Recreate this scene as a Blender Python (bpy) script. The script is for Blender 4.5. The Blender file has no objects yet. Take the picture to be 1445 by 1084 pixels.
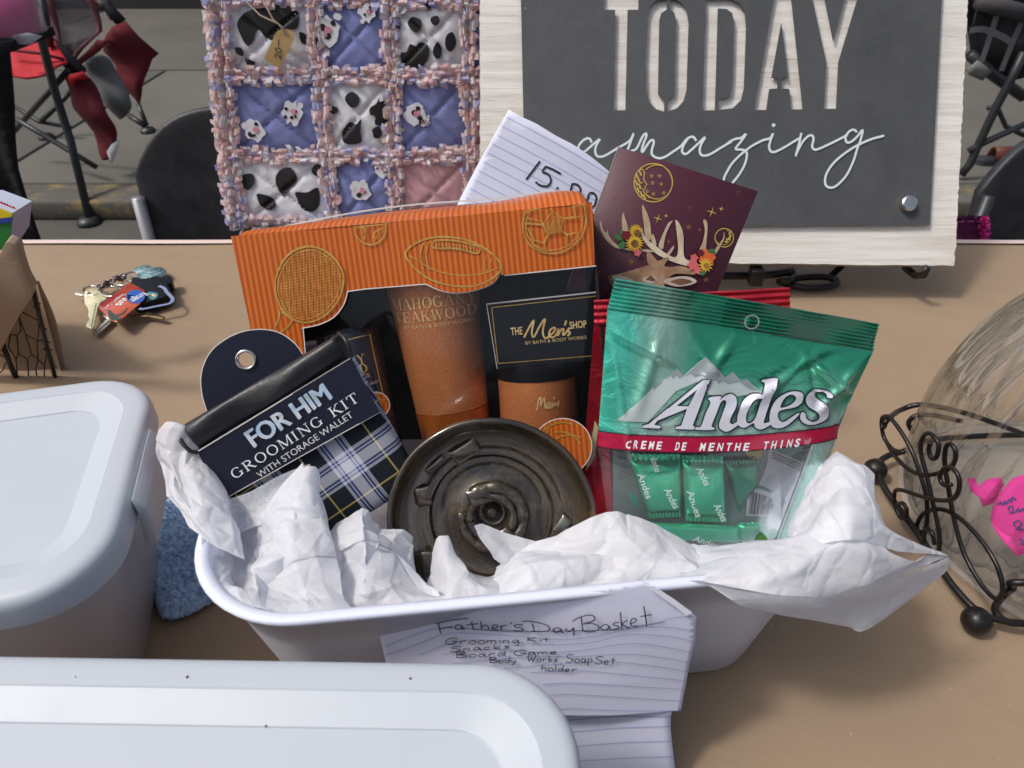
import bpy, bmesh, math, random
import numpy as np
from mathutils import Vector, Matrix, noise
from mathutils.geometry import tessellate_polygon
R = math.radians
sc = bpy.context.scene
col = sc.collection
# ------------------------------------------------------------------ camera, light, exposure
CAMH = .45; FPX = 1002.; TH = R(36.5)
cd = bpy.data.cameras.new('camera'); cam = bpy.data.objects.new('camera', cd); col.objects.link(cam)
cam.location = (0, 0, CAMH); cam.rotation_euler = (R(90) - TH, 0, 0)
cd.sensor_width = 36; cd.lens = FPX / 1445 * 36; cd.clip_start = .02; cd.clip_end = 200
cd.dof.use_dof = True; cd.dof.focus_distance = .56; cd.dof.aperture_fstop = 15
sc.camera = cam
SUN_EL, SUN_AZ = R(56), R(-104)          # azimuth measured from +y towards +x: behind the table, to the left
wd = bpy.data.worlds.new('World'); sc.world = wd; wd.use_nodes = True
nt = wd.node_tree; nt.nodes.clear()
sky = nt.nodes.new('ShaderNodeTexSky'); sky.sky_type = 'NISHITA'; sky.sun_disc = False
sky.sun_elevation = SUN_EL; sky.sun_rotation = SUN_AZ; sky.dust_density = 5; sky.air_density = .9; sky.ozone_density = .5
bg = nt.nodes.new('ShaderNodeBackground'); bg.inputs['Strength'].default_value = .15
wo = nt.nodes.new('ShaderNodeOutputWorld')
hs = nt.nodes.new('ShaderNodeHueSaturation'); hs.inputs['Saturation'].default_value = .72   # thin cloud
nt.links.new(sky.outputs[0], hs.inputs['Color']); nt.links.new(hs.outputs[0], bg.inputs[0]); nt.links.new(bg.outputs[0], wo.inputs[0])
sl = bpy.data.lights.new('sun', 'SUN'); sl.energy = 1.85; sl.angle = R(7); sl.color = (1, .96, .91)
so = bpy.data.objects.new('sun', sl); col.objects.link(so)
sd = Vector((math.sin(SUN_AZ) * math.cos(SUN_EL), math.cos(SUN_AZ) * math.cos(SUN_EL), math.sin(SUN_EL)))
so.rotation_euler = sd.to_track_quat('Z', 'Y').to_euler(); so.location = (0, 0, 5)
vs = sc.view_settings; vs.view_transform = 'Standard'; vs.look = 'None'; vs.exposure = -.03; vs.gamma = 1; vs.use_curve_mapping = False
sc.render.engine = 'CYCLES'
sc.cycles.max_bounces = 14; sc.cycles.transparent_max_bounces = 16; sc.cycles.transmission_bounces = 12

# ------------------------------------------------------------------ geometry of the view: pixels of the photograph -> places in the world
FW = Vector((0, math.cos(TH), -math.sin(TH))); UP = Vector((0, math.sin(TH), math.cos(TH))); XX = Vector((1, 0, 0)); CO = Vector((0, 0, CAMH))
def ray(px, py): return FW + XX * ((px - 722.5) / FPX) - UP * ((py - 542) / FPX)
def atz(px, py, z): r = ray(px, py); return CO + r * ((z - CAMH) / r.z)
def aty(px, py, y): r = ray(px, py); return CO + r * (y / r.y)
class Pl:
    "a plane in the world: u right, v up the slope, n towards the viewer"
    def __init__(s, px=None, py=None, y=None, z=None, lean=0, yaw=0, roll=0, O=None, u=None, v=None):
        if O is None: O = aty(px, py, y) if y is not None else atz(px, py, z)
        s.O = Vector(O)
        if u is None:
            L = R(lean); rz = Matrix.Rotation(R(yaw), 3, 'Z')
            s.u = rz @ Vector((1, 0, 0)); s.v = rz @ Vector((0, math.sin(L), math.cos(L)))
        else: s.u = Vector(u).normalized(); s.v = Vector(v).normalized()
        s.n = s.u.cross(s.v).normalized()
        if roll:
            q = Matrix.Rotation(R(roll), 3, s.n); s.u = q @ s.u; s.v = q @ s.v
    def uv(s, px, py, w=0):
        r = ray(px, py); O = s.O + s.n * w
        t = (O - CO).dot(s.n) / r.dot(s.n); d = CO + r * t - O
        return (d.dot(s.u), d.dot(s.v))
    def pt(s, u, v, w=0): return s.O + s.u * u + s.v * v + s.n * w
    def W(s, px, py, w=0): return s.pt(*s.uv(px, py), w)
    def M(s):
        m = Matrix.Identity(4)
        for i, a in enumerate((s.u, s.v, s.n)):
            for j in range(3): m[j][i] = a[j]
        m.translation = s.O
        return m
    def moved(s, u=0, v=0, w=0): return Pl(O=s.pt(u, v, w), u=s.u, v=s.v)
TABLE = Pl(O=(0, 0, 0), u=(1, 0, 0), v=(0, 1, 0))
def cc(x0, y0, s): return lambda pts: [(x0 + s * a, y0 + s * b) for a, b in pts]
cA = cc(800, 160, .1592); cB = cc(1020, 160, .1592); cT = cc(840, 0, .263); cN = cc(860, 480, .22145); cD = cc(830, 280, .15225)
cF = cc(600, 820, .24913); cC = cc(870, 620, .2007); cO = cc(340, 260, .346); cS = cc(1225, 560, .3138); cK = cc(90, 360, .1199)
cR = cc(0, 0, .18447); cQ = cc(300, 0, .3044); cP = cc(640, 140, .16609); c6 = cc(200, 420, .369); c7 = cc(320, 240, .406); cE = cc(520, 560, .249)
cH = cc(500, 800, .4152); cM = cc(820, 380, .3873); cL = cc(0, 280, .2586); cX = cc(1330, 0, .3186); c1 = cc(0, 0, .3229); cU = cc(820, 180, .2976)

def cr(pts, closed=False, n=6):
    "Catmull-Rom through the points (any dimension)"
    P = [np.array(p, float) for p in pts]; m = len(P); out = []
    rng = range(m if closed else m - 1)
    for i in rng:
        p1, p2 = P[i], P[(i + 1) % m]
        p0 = P[(i - 1) % m] if closed or i > 0 else 2 * p1 - p2
        p3 = P[(i + 2) % m] if closed or i + 2 < m else 2 * p2 - p1
        for k in range(n):
            t = k / n
            out.append(tuple(.5 * ((2 * p1) + (-p0 + p2) * t + (2 * p0 - 5 * p1 + 4 * p2 - p3) * t * t + (-p0 + 3 * p1 - 3 * p2 + p3) * t ** 3)))
    if not closed: out.append(tuple(P[-1]))
    return out
def circ(cx, cy, r, n=24, a0=0, a1=360, ry=None):
    ry = r if ry is None else ry; full = abs(a1 - a0) >= 360
    k = n if full else n + 1
    return [(cx + r * math.cos(R(a0 + (a1 - a0) * i / n)), cy + ry * math.sin(R(a0 + (a1 - a0) * i / n))) for i in range(k)]
def rrect(hx, hy, r, n=6):
    out = []
    for sx, sy, a in ((1, 1, 0), (-1, 1, 90), (-1, -1, 180), (1, -1, 270)):
        for i in range(n + 1):
            t = R(a + 90 * i / n); out.append((sx * (hx - r) + r * math.cos(t), sy * (hy - r) + r * math.sin(t)))
    return out

class MB:
    def __init__(s): s.v = []; s.f = []; s.m = []; s.mi = 0
    def vert(s, p): s.v.append(tuple(p)); return len(s.v) - 1
    def face(s, idx): s.f.append(tuple(idx)); s.m.append(s.mi)
    def poly(s, pts): s.face([s.vert(p) for p in pts])
    def box(s, c, d, mat=None, taper=0):
        b = len(s.v); c = Vector(c)
        for z in (-1, 1):
            for x, y in ((-1, -1), (1, -1), (1, 1), (-1, 1)):
                k = 1 - taper if z > 0 else 1
                p = Vector((x * d[0] / 2 * k, y * d[1] / 2 * k, z * d[2] / 2))
                p = (mat @ p if mat is not None else p) + c; s.v.append(tuple(p))
        for q in ((0, 3, 2, 1), (4, 5, 6, 7), (0, 1, 5, 4), (1, 2, 6, 5), (2, 3, 7, 6), (3, 0, 4, 7)): s.face([b + i for i in q])
        return s
    def pbox(s, P, u0, u1, v0, v1, w0, w1):
        m = P.M().to_3x3(); s.box(P.pt((u0 + u1) / 2, (v0 + v1) / 2, (w0 + w1) / 2), (abs(u1 - u0), abs(v1 - v0), abs(w1 - w0)), m); return s
    def tube(s, pts, r, k=8, closed=False, cap=True):
        pts = [Vector(p) for p in pts]; n = len(pts); rs = r if isinstance(r, (list, tuple)) else [r] * n
        t0 = None; up = None; rings = []
        for i in range(n):
            a = pts[i - 1] if (i > 0 or closed) else pts[i]; b = pts[(i + 1) % n] if (i < n - 1 or closed) else pts[i]
            t = (b - a)
            t = t.normalized() if t.length > 1e-9 else (t0 or Vector((0, 0, 1)))
            if up is None: up = t.orthogonal().normalized()
            else:
                up = up - t * up.dot(t)
                up = up.normalized() if up.length > 1e-6 else t.orthogonal().normalized()
            t0 = t; sd_ = t.cross(up)
            rings.append([s.vert(pts[i] + (up * math.cos(2 * math.pi * j / k) + sd_ * math.sin(2 * math.pi * j / k)) * rs[i]) for j in range(k)])
        for i in range(n if closed else n - 1):
            A, B = rings[i], rings[(i + 1) % n]
            for j in range(k): s.face((A[j], A[(j + 1) % k], B[(j + 1) % k], B[j]))
        if cap and not closed: s.face(rings[0][::-1]); s.face(rings[-1])
        return s
    def rings(s, rings, closed=True, cap0=False, cap1=False):
        I = [[s.vert(p) for p in r] for r in rings]; k = len(I[0])
        for A, B in zip(I, I[1:]):
            for j in range(k if closed else k - 1): s.face((A[j], A[(j + 1) % k], B[(j + 1) % k], B[j]))
        if cap0: s.face(I[0][::-1])
        if cap1: s.face(I[-1])
        return s
    def lathe(s, prof, M=None, k=40, cap0=False, cap1=False, rf=None, a0=0, a1=2 * math.pi):
        "prof: (radius, height) about local z"
        M = M or Matrix.Identity(4); full = abs(a1 - a0 - 2 * math.pi) < 1e-6; rr = []
        for r, h in prof:
            rr.append([M @ Vector((r * (rf(a, h) if rf else 1) * math.cos(a), r * (rf(a, h) if rf else 1) * math.sin(a), h)) for a in (a0 + (a1 - a0) * j / k for j in range(k if full else k + 1))])
        return s.rings(rr, full, cap0, cap1)
    def grid(s, fn, nu, nv):
        I = [[s.vert(fn(i / nu, j / nv)) for i in range(nu + 1)] for j in range(nv + 1)]
        for j in range(nv):
            for i in range(nu): s.face((I[j + 1][i], I[j + 1][i + 1], I[j][i + 1], I[j][i]))
        return s
    def fill(s, P, loops, d=0, w=0, bend=None, ml=None, isuv=False):
        "flat outline (photograph pixels, or u,v) filled on plane P at height w, thickness d"
        if not isinstance(loops[0][0], (tuple, list)): loops = [loops]
        L = [[(p if isuv else P.uv(*p)) for p in lp] for lp in loops]
        L = [lp if (sum(a[0] * b[1] - b[0] * a[1] for a, b in zip(lp, lp[1:] + lp[:1])) > 0) == (i == 0) else lp[::-1] for i, lp in enumerate(L)]
        tris = tessellate_polygon([[Vector((a, b, 0)) for a, b in lp] for lp in L]); flat = [p for lp in L for p in lp]
        bm = bmesh.new(); vv = [bm.verts.new((a, b, 0)) for a, b in flat]
        for t in tris:
            a, b, c = (flat[i] for i in t)
            ar = (b[0] - a[0]) * (c[1] - a[1]) - (c[0] - a[0]) * (b[1] - a[1])
            if abs(ar) < 1e-14: continue
            try: bm.faces.new([vv[i] for i in (t if ar > 0 else t[::-1])])
            except ValueError: pass
        if ml:
            for _ in range(7):
                ed = [e for e in bm.edges if e.calc_length() > ml]
                if not ed: break
                bmesh.ops.subdivide_edges(bm, edges=ed, cuts=1)
                bmesh.ops.triangulate(bm, faces=[f for f in bm.faces if len(f.verts) > 3])
        bm.verts.index_update(); base = len(s.v)
        g = lambda x, y: (bend(x, y) if bend else 0)
        for q in bm.verts: s.v.append(tuple(P.pt(q.co.x, q.co.y, w + d + g(q.co.x, q.co.y))))
        for f in bm.faces: s.face([base + q.index for q in f.verts])
        if d:
            b2 = len(s.v)
            for q in bm.verts: s.v.append(tuple(P.pt(q.co.x, q.co.y, w + g(q.co.x, q.co.y))))
            for f in bm.faces: s.face([b2 + q.index for q in reversed(f.verts)])
            for e in bm.edges:
                if e.is_boundary:
                    lp = e.link_loops[0]; a = lp.vert.index; b = lp.link_loop_next.vert.index
                    s.face((base + b, base + a, b2 + a, b2 + b))
        bm.free(); return s
    def ribbon(s, P, pts, width, w=0, bend=None, closed=False, isuv=False, step=2e-6):
        uv = [np.array(p if isuv else P.uv(*p), float) for p in pts]; n = len(uv)
        ws = width if isinstance(width, (list, tuple)) else [width] * n; A = []
        for i in range(n):
            a = uv[i - 1] if (i > 0 or closed) else uv[i]; b = uv[(i + 1) % n] if (i < n - 1 or closed) else uv[i]
            t = b - a; l = np.hypot(*t); t = t / l if l > 1e-9 else np.array([1., 0]); nn = np.array([-t[1], t[0]]) * ws[i] / 2
            k = w + i * step
            A.append([s.vert(P.pt(*(uv[i] + q * nn), k + (bend(*(uv[i] + q * nn)) if bend else 0))) for q in (1, -1)])
        for i in range(n if closed else n - 1):
            a, b = A[i], A[(i + 1) % n]; s.face((a[0], a[1], b[1], b[0]))
        return s
    def text(s, P, body, pl, pr, hpx, w=0, bold=0, bend=None, shear=0, d=0):
        "upright sans lettering from pixel pl to pixel pr along the baseline, capitals hpx pixels high"
        c = bpy.data.curves.new('t', 'FONT'); c.body = body; c.offset = bold; c.resolution_u = 3
        ob = bpy.data.objects.new('t', c); me = bpy.data.meshes.new_from_object(ob)
        V = np.array([v.co[:] for v in me.vertices]); F = [tuple(p.vertices) for p in me.polygons]
        bpy.data.objects.remove(ob); bpy.data.curves.remove(c); bpy.data.meshes.remove(me)
        x0, x1 = V[:, 0].min(), V[:, 0].max(); a = np.array(P.uv(*pl)); b = np.array(P.uv(*pr)); L = np.hypot(*(b - a)); e = (b - a) / L
        f = np.array([-e[1], e[0]]); dpx = np.array([pr[0] - pl[0], pr[1] - pl[1]], float); dpx /= np.hypot(*dpx)
        q = np.array(P.uv(pl[0] + dpx[1] * hpx, pl[1] - dpx[0] * hpx)) - a; H = abs(q @ f)
        base = len(s.v)
        for x, y, _ in V:
            yy = y / .70 * H; xx = (x - x0) / (x1 - x0) * L + shear * yy
            p = a + e * xx + f * yy; s.v.append(tuple(P.pt(p[0], p[1], w + (bend(*p) if bend else 0))))
        for t in F: s.face([base + i for i in t])
        return s
    def build(s, name, mats, parent=None, smooth=False, kind=None, loc=None, auto=None):
        me = bpy.data.meshes.new(name); V = s.v
        if parent is not None:
            inv = mworld(parent).inverted(); V = [tuple(inv @ Vector(p)) for p in V]
        elif loc is not None:
            V = [tuple(Vector(p) - Vector(loc)) for p in V]
        me.from_pydata(V, [], s.f)
        ms = mats if isinstance(mats, (list, tuple)) else [mats]
        for m in ms: me.materials.append(m)
        if len(ms) > 1: me.polygons.foreach_set('material_index', s.m)
        if smooth: me.polygons.foreach_set('use_smooth', [True] * len(s.f))
        me.update()
        if auto is not None:
            bm = bmesh.new(); bm.from_mesh(me); bmesh.ops.remove_doubles(bm, verts=bm.verts, dist=1e-6)
            for e in bm.edges:
                if len(e.link_faces) == 2 and e.calc_face_angle(0) > R(auto): e.smooth = False
            for f in bm.faces: f.smooth = True
            bm.to_mesh(me); bm.free()
        o = bpy.data.objects.new(name, me); col.objects.link(o)
        if parent is not None: o.parent = parent
        elif loc is not None: o.location = loc
        if kind: o['kind'] = kind
        return o
def mworld(o):
    m = o.matrix_basis.copy()
    while o.parent is not None: o = o.parent; m = o.matrix_basis @ m
    return m
def thing(name, label, cat, loc=(0, 0, 0), rz=0, P=None, group=None):
    o = bpy.data.objects.new(name, None); col.objects.link(o); o.empty_display_size = .02
    if P is not None: o.matrix_basis = P.M()
    else: o.location = loc; o.rotation_euler = (0, 0, rz)
    o['label'] = label; o['category'] = cat
    if group: o['group'] = group
    return o
def tag(o, label, cat, group=None):
    o['label'] = label; o['category'] = cat
    if group: o['group'] = group
    return o
def bevel(o, w, seg=2):
    m = o.modifiers.new('bevel', 'BEVEL'); m.width = w; m.segments = seg; m.limit_method = 'ANGLE'; m.angle_limit = R(35)
    for p in o.data.polygons: p.use_smooth = True
    return o

# ------------------------------------------------------------------ materials
class N:
    def __init__(s, name):
        s.m = bpy.data.materials.new(name); s.m.use_nodes = True; s.t = s.m.node_tree; s.t.nodes.clear()
        s.out = s.t.nodes.new('ShaderNodeOutputMaterial'); s.tc = s.t.nodes.new('ShaderNodeTexCoord')
        s.b = s.node('ShaderNodeBsdfPrincipled'); s.ln(s.b.outputs[0], s.out.inputs[0])
    def node(s, t, **k):
        n = s.t.nodes.new(t)
        for a, b in k.items(): setattr(n, a, b)
        return n
    def ln(s, a, b): s.t.links.new(a, b)
    def inp(s, n, i, v):
        if hasattr(v, 'is_linked') or hasattr(v, 'links'): s.ln(v, n.inputs[i])
        elif v is not None: n.inputs[i].default_value = v
    def co(s, scale=(1, 1, 1), rot=0):
        mp = s.node('ShaderNodeMapping'); mp.inputs['Scale'].default_value = scale; mp.inputs['Rotation'].default_value = (0, 0, R(rot))
        s.ln(s.tc.outputs['Object'], mp.inputs[0]); return mp.outputs[0]
    def noise(s, sc_, det=4, rough=.55, co=None, dist=0):
        n = s.node('ShaderNodeTexNoise'); s.ln(co if co is not None else s.co(), n.inputs['Vector'])
        n.inputs['Scale'].default_value = sc_; n.inputs['Detail'].default_value = det; n.inputs['Roughness'].default_value = rough; n.inputs['Distortion'].default_value = dist
        return n.outputs['Fac']
    def ramp(s, fac, stops, interp='LINEAR'):
        n = s.node('ShaderNodeValToRGB'); n.color_ramp.interpolation = interp; e = n.color_ramp.elements
        while len(e) < len(stops): e.new(.5)
        for q, (p, c) in zip(e, stops): q.position = p; q.color = (*c, 1) if hasattr(c, '__len__') else (c, c, c, 1)
        s.inp(n, 0, fac); return n.outputs[0]
    def mix(s, f, a, b, mode='MIX'):
        n = s.node('ShaderNodeMix', data_type='RGBA', blend_type=mode); s.inp(n, 0, f)
        for i, q in ((6, a), (7, b)):
            if isinstance(q, tuple): n.inputs[i].default_value = (*q[:3], 1)
            else: s.ln(q, n.inputs[i])
        return n.outputs[2]
    def math(s, op, a, b=None, c=None):
        n = s.node('ShaderNodeMath', operation=op); s.inp(n, 0, a)
        if b is not None: s.inp(n, 1, b)
        if c is not None: s.inp(n, 2, c)
        return n.outputs[0]
    def sep(s, co=None):
        n = s.node('ShaderNodeSeparateXYZ'); s.ln(co if co is not None else s.tc.outputs['Object'], n.inputs[0]); return n.outputs
    def bump(s, h, st=.3, d=.001, prev=None):
        n = s.node('ShaderNodeBump'); n.inputs['Strength'].default_value = st; n.inputs['Distance'].default_value = d; s.ln(h, n.inputs['Height'])
        if prev is not None: s.ln(prev, n.inputs['Normal'])
        s.ln(n.outputs[0], s.b.inputs['Normal']); return n.outputs[0]
    def set(s, **k):
        for a, v in k.items():
            a = {'col': 'Base Color', 'rough': 'Roughness', 'metal': 'Metallic', 'sp': 'Specular IOR Level', 'coat': 'Coat Weight', 'cr': 'Coat Roughness', 'tr': 'Transmission Weight', 'ior': 'IOR', 'alpha': 'Alpha', 'sheen': 'Sheen Weight', 'sss': 'Subsurface Weight', 'sssr': 'Subsurface Radius', 'ssss': 'Subsurface Scale', 'aniso': 'Anisotropic'}[a]
            if isinstance(v, tuple) and len(v) == 3 and a == 'Base Color': v = (*v, 1)
            s.inp(s.b, a, v)
        return s
def mat(name, c, rough=.5, metal=0, var=.12, ns=6, bump=0, bs=120, bd=.0006, c2=None, sp=.5, coat=0, scale=(1, 1, 1), **k):
    n = N(name); co = n.co(scale)
    a = c; b = c2 or tuple(max(0, x * (1 - var)) for x in c)
    f = n.noise(ns, 5, .6, co); n.set(col=n.mix(n.ramp(f, [(.35, 0.), (.65, 1.)]), a, b), rough=rough, metal=metal, sp=sp, coat=coat, **k)
    if rough < 1: n.set(rough=n.math('MULTIPLY_ADD', n.noise(ns * 3, 3, .5, co), .12, max(0, rough - .06)))
    if bump: n.bump(n.noise(bs, 3, .6, co), bump, bd)
    return n.m
def trans_mix(n, fac, tint=(1, 1, 1)):
    "mix the principled surface with plain see-through"
    t = n.node('ShaderNodeBsdfTransparent'); t.inputs[0].default_value = (*tint, 1); mx = n.node('ShaderNodeMixShader')
    n.inp(mx, 0, fac); n.ln(t.outputs[0], mx.inputs[1]); n.ln(n.b.outputs[0], mx.inputs[2]); n.ln(mx.outputs[0], n.out.inputs[0])

def m_concrete(name, c, dirt=.5):
    n = N(name); f = n.noise(1.3, 6, .65); g = n.noise(60, 4, .7)
    c1 = n.mix(n.ramp(f, [(.3, 0.), (.7, 1.)]), c, tuple(x * dirt for x in c)); c2 = n.mix(n.math('MULTIPLY', g, .35), c1, (c[0] * 1.5, c[1] * 1.45, c[2] * 1.35))
    n.set(col=c2, rough=.9); n.bump(g, .4, .003); return n.m
M = {}
M['road'] = m_concrete('road', (.085, .081, .072)); M['pave'] = m_concrete('pavement', (.115, .110, .097), .62)
def m_kerb():
    n = N('kerb'); f = n.noise(5, 6, .7); c = n.mix(n.ramp(n.noise(2, 5, .7), [(.3, 0.), (.7, 1.)]), (.125, .118, .10), (.07, .066, .06))
    y = n.ramp(n.noise(3.2, 7, .75), [(.52, 0.), (.60, 1.)]); n.set(col=n.mix(n.math('MULTIPLY', y, .55), c, (.32, .23, .06)), rough=.9); n.bump(f, .5, .004); return n.m
M['kerb'] = m_kerb()
M['brick'] = mat('brick', (.09, .032, .024), .85, c2=(.05, .022, .02), ns=9, bump=.5, bs=60, bd=.003)
M['mortar'] = mat('mortar', (.07, .06, .055), .9, bump=.4, bs=60, bd=.003)
def m_kraft(name, c, wr=.35):
    n = N(name); a = n.noise(3.5, 5, .6); g = n.noise(420, 3, .8, n.co((1, 1.5, 1))); sp_ = n.noise(260, 2, .5)
    k = n.mix(n.ramp(a, [(.3, 0.), (.72, 1.)]), c, tuple(x * .86 for x in c))
    k = n.mix(n.ramp(g, [(.3, 0.), (.8, .35)]), k, tuple(x * .7 for x in c)); k = n.mix(n.ramp(sp_, [(.70, 0.), (.76, .5)]), k, tuple(min(1, x * 1.5) for x in c))
    n.set(col=k, rough=.72, sp=.3); b = n.bump(g, .25, .0004); n.bump(n.noise(9, 3, .5, n.co((1, 2.2, 1)), .6), wr, .006, b); return n.m
M['kraft'] = m_kraft('kraft_paper', (.33, .24, .158), .6); M['liner'] = m_kraft('kraft_liner', (.34, .25, .18), .7)
def m_plastic_white(name, c=(.47, .515, .565), rough=.42):
    n = N(name); a = n.noise(5, 4, .6); n.set(col=n.mix(n.ramp(a, [(.35, 0.), (.7, 1.)]), c, tuple(x * .95 for x in c)), rough=n.math('MULTIPLY_ADD', n.noise(30, 4, .6), .18, rough - .05), sp=.5, sss=.0)
    b = n.bump(n.noise(14, 3, .5), .12, .002); n.bump(n.noise(900, 2, .5), .04, .0002, b); return n.m
M['lid'] = m_plastic_white('white_lid_plastic'); M['tub'] = m_plastic_white('white_tub_plastic', (.70, .74, .86), .3)
def m_binbody():
    n = N('frosted_bin_plastic'); n.set(col=(.74, .72, .77), rough=.22); n.bump(n.noise(12, 3, .5), .2, .003); trans_mix(n, .66, (.80, .78, .80)); return n.m
M['binbody'] = m_binbody()
def m_tissue(name='tissue_paper', c=(.88, .89, .92)):
    n = N(name); g = n.noise(300, 4, .7, n.co((1, 1, 1))); n.set(col=n.mix(n.ramp(g, [(.3, 0.), (.8, 1.)]), c, tuple(x * .95 for x in c)), rough=.42, sp=.35)
    b = n.bump(n.noise(700, 2, .6), .06, .0002); n.bump(n.noise(38, 4, .6, n.co(), 1.2), .22, .003, b)
    vo = n.node('ShaderNodeTexVoronoi'); vo.feature = 'DISTANCE_TO_EDGE'; vo.inputs['Scale'].default_value = 55; wq = n.node('ShaderNodeTexNoise'); wq.inputs['Scale'].default_value = 30; n.ln(n.tc.outputs['Object'], wq.inputs['Vector'])
    ad = n.node('ShaderNodeVectorMath', operation='MULTIPLY_ADD'); n.ln(wq.outputs['Color'], ad.inputs[0]); ad.inputs[1].default_value = (.02, .02, .02); n.ln(n.tc.outputs['Object'], ad.inputs[2]); n.ln(ad.outputs[0], vo.inputs['Vector'])
    pb = n.b.inputs['Normal'].links[0].from_socket; n.bump(n.ramp(vo.outputs['Distance'], [(0, 0.), (.16, 1.)]), .35, .0012, pb)
    t = n.node('ShaderNodeBsdfTranslucent'); t.inputs[0].default_value = (.82, .84, .90, 1); mx = n.node('ShaderNodeMixShader'); mx.inputs[0].default_value = .46
    n.ln(n.b.outputs[0], mx.inputs[1]); n.ln(t.outputs[0], mx.inputs[2]); n.ln(mx.outputs[0], n.out.inputs[0]); return n.m
M['tissue'] = m_tissue()
def m_tissue_sheer():
    n = N('single_ply_tissue'); n.set(col=(.80, .82, .86), rough=.5, sp=.2); n.bump(n.noise(600, 3, .7), .2, .0004); trans_mix(n, n.ramp(n.noise(500, 3, .7), [(.3, .45), (.8, .75)])); return n.m
M['sheer'] = m_tissue_sheer()
M['paper'] = mat('writing_paper', (.70, .72, .88), .75, var=.05, ns=10, bump=.25, bs=25, bd=.002, sp=.25)
M['ruleline'] = mat('blue_rule', (.16, .26, .60), .8); M['ruleline2'] = mat('pale_blue_rule', (.42, .52, .80), .8)
M['ink'] = mat('black_ink', (.02, .018, .03), .6); M['inkv'] = mat('violet_ink', (.10, .05, .25), .6)
M['black'] = mat('black_board', (.004, .005, .008), .42, bump=.1, bs=40, sp=.25); M['blackmatte'] = mat('black_card', (.006, .006, .009), .6)
M['navy'] = mat('navy_card', (.010, .012, .028), .42, var=.1, bump=.15, bs=400, bd=.0002, sp=.4)
M['leather'] = mat('black_leatherette', (.012, .012, .014), .42, bump=.45, bs=380, bd=.0006, sp=.55)
M['whitepaint'] = mat('white_print', (.80, .82, .84), .55, var=.05); M['gold'] = mat('gold_foil', (.98, .74, .34), .36, .15, ns=60, c2=(.70, .46, .16))
M['golddull'] = mat('gold_line_print', (.50, .27, .045), .35, .5, ns=260, c2=(.72, .47, .13))
M['steel'] = mat('bright_steel', (.72, .70, .66), .22, 1, var=.2, ns=40)
def m_holo():
    n = N('silver_foil'); n.set(col=n.ramp(n.noise(28, 2, .5, None, 1.5), [(.3, (.46, .52, .48)), (.45, (.62, .80, 1.)), (.55, (.90, .94, .96)), (.65, (.45, .60, .56)), (.8, (.80, .84, .76))]), rough=.3, metal=.4); return n.m
M['holo'] = m_holo()
def m_stripe(name, a, b, pitch, rough=.33):
    n = N(name); x = n.sep()[0]; f = n.math('FRACT', n.math('DIVIDE', x, pitch)); g = n.ramp(n.math('PINGPONG', f, .5), [(.20, 0.), (.28, 1.)])
    n.set(col=n.mix(g, n.mix(n.noise(7, 3), a, tuple(q * .92 for q in a)), b), rough=rough, sp=.5, metal=.08); n.bump(g, .25, .0003); return n.m
M['orange'] = m_stripe('orange_striped_card', (.66, .165, .015), (.43, .078, .008), .0038)
def m_copper():
    n = N('copper_paint'); g = n.noise(1400, 2, .6); n.set(col=n.mix(n.ramp(g, [(.4, 0.), (.65, 1.)]), (.56, .17, .05), (.78, .33, .13)), rough=.42, metal=.35); n.bump(g, .3, .0002); return n.m
M['copper'] = m_copper(); M['copperband'] = mat('copper_brushed', (.66, .19, .03), .3, .45, ns=30, c2=(.48, .12, .02), scale=(1, 1, 14))
def m_film(name, rough=.06, k=.01, bs=9, bst=.25, fm_=.42, hz=.004):
    n = N(name); n.set(col=(.8, .82, .86), rough=rough, sp=.8); b = n.bump(n.noise(bs, 3, .5, n.co(), .8), bst, .004)
    fr = n.node('ShaderNodeFresnel'); fr.inputs[0].default_value = 1.5; n.ln(b, fr.inputs[1]) if False else None
    g = n.node('ShaderNodeBsdfGlossy'); g.inputs['Roughness'].default_value = rough; g.inputs[0].default_value = (1, 1, 1, 1); n.ln(b, g.inputs['Normal'])
    t = n.node('ShaderNodeBsdfTransparent'); m1 = n.node('ShaderNodeMixShader'); n.ln(n.math('MULTIPLY_ADD', fr.outputs[0], fm_, k), m1.inputs[0]); n.ln(t.outputs[0], m1.inputs[1]); n.ln(g.outputs[0], m1.inputs[2])
    m2 = n.node('ShaderNodeMixShader'); m2.inputs[0].default_value = hz; n.ln(m1.outputs[0], m2.inputs[1]); n.ln(n.b.outputs[0], m2.inputs[2]); n.ln(m2.outputs[0], n.out.inputs[0]); return n.m
M['film'] = m_film('clear_window_film'); M['bagclear'] = m_film('clear_bag_film', .10, .02, 22, .6, .9, .03)
M['chair'] = mat('black_chair_plastic', (.012, .013, .016), .5, ns=25, c2=(.03, .031, .035), bump=.5, bs=300, bd=.001)
M['tubegrey'] = mat('grey_painted_steel', (.30, .31, .33), .35, .3); M['tubedark'] = mat('dark_painted_steel', (.035, .038, .042), .4, .3)
M['wire'] = mat('black_wrought_wire', (.009, .008, .008), .36, .3, ns=60, c2=(.020, .016, .014), bump=.4, bs=250, bd=.0006)
M['red'] = mat('red_canvas', (.50, .012, .022), .8, ns=8, bump=.3, bs=500); M['darkred'] = mat('dark_red_canvas', (.13, .004, .014), .85, ns=8, var=.4)
M['greycanvas'] = mat('grey_canvas', (.13, .14, .145), .85, bump=.3, bs=400); M['greydark'] = mat('charcoal_canvas', (.035, .035, .042), .85)
M['blackcloth'] = mat('black_cloth', (.005, .005, .007), .9)

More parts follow.
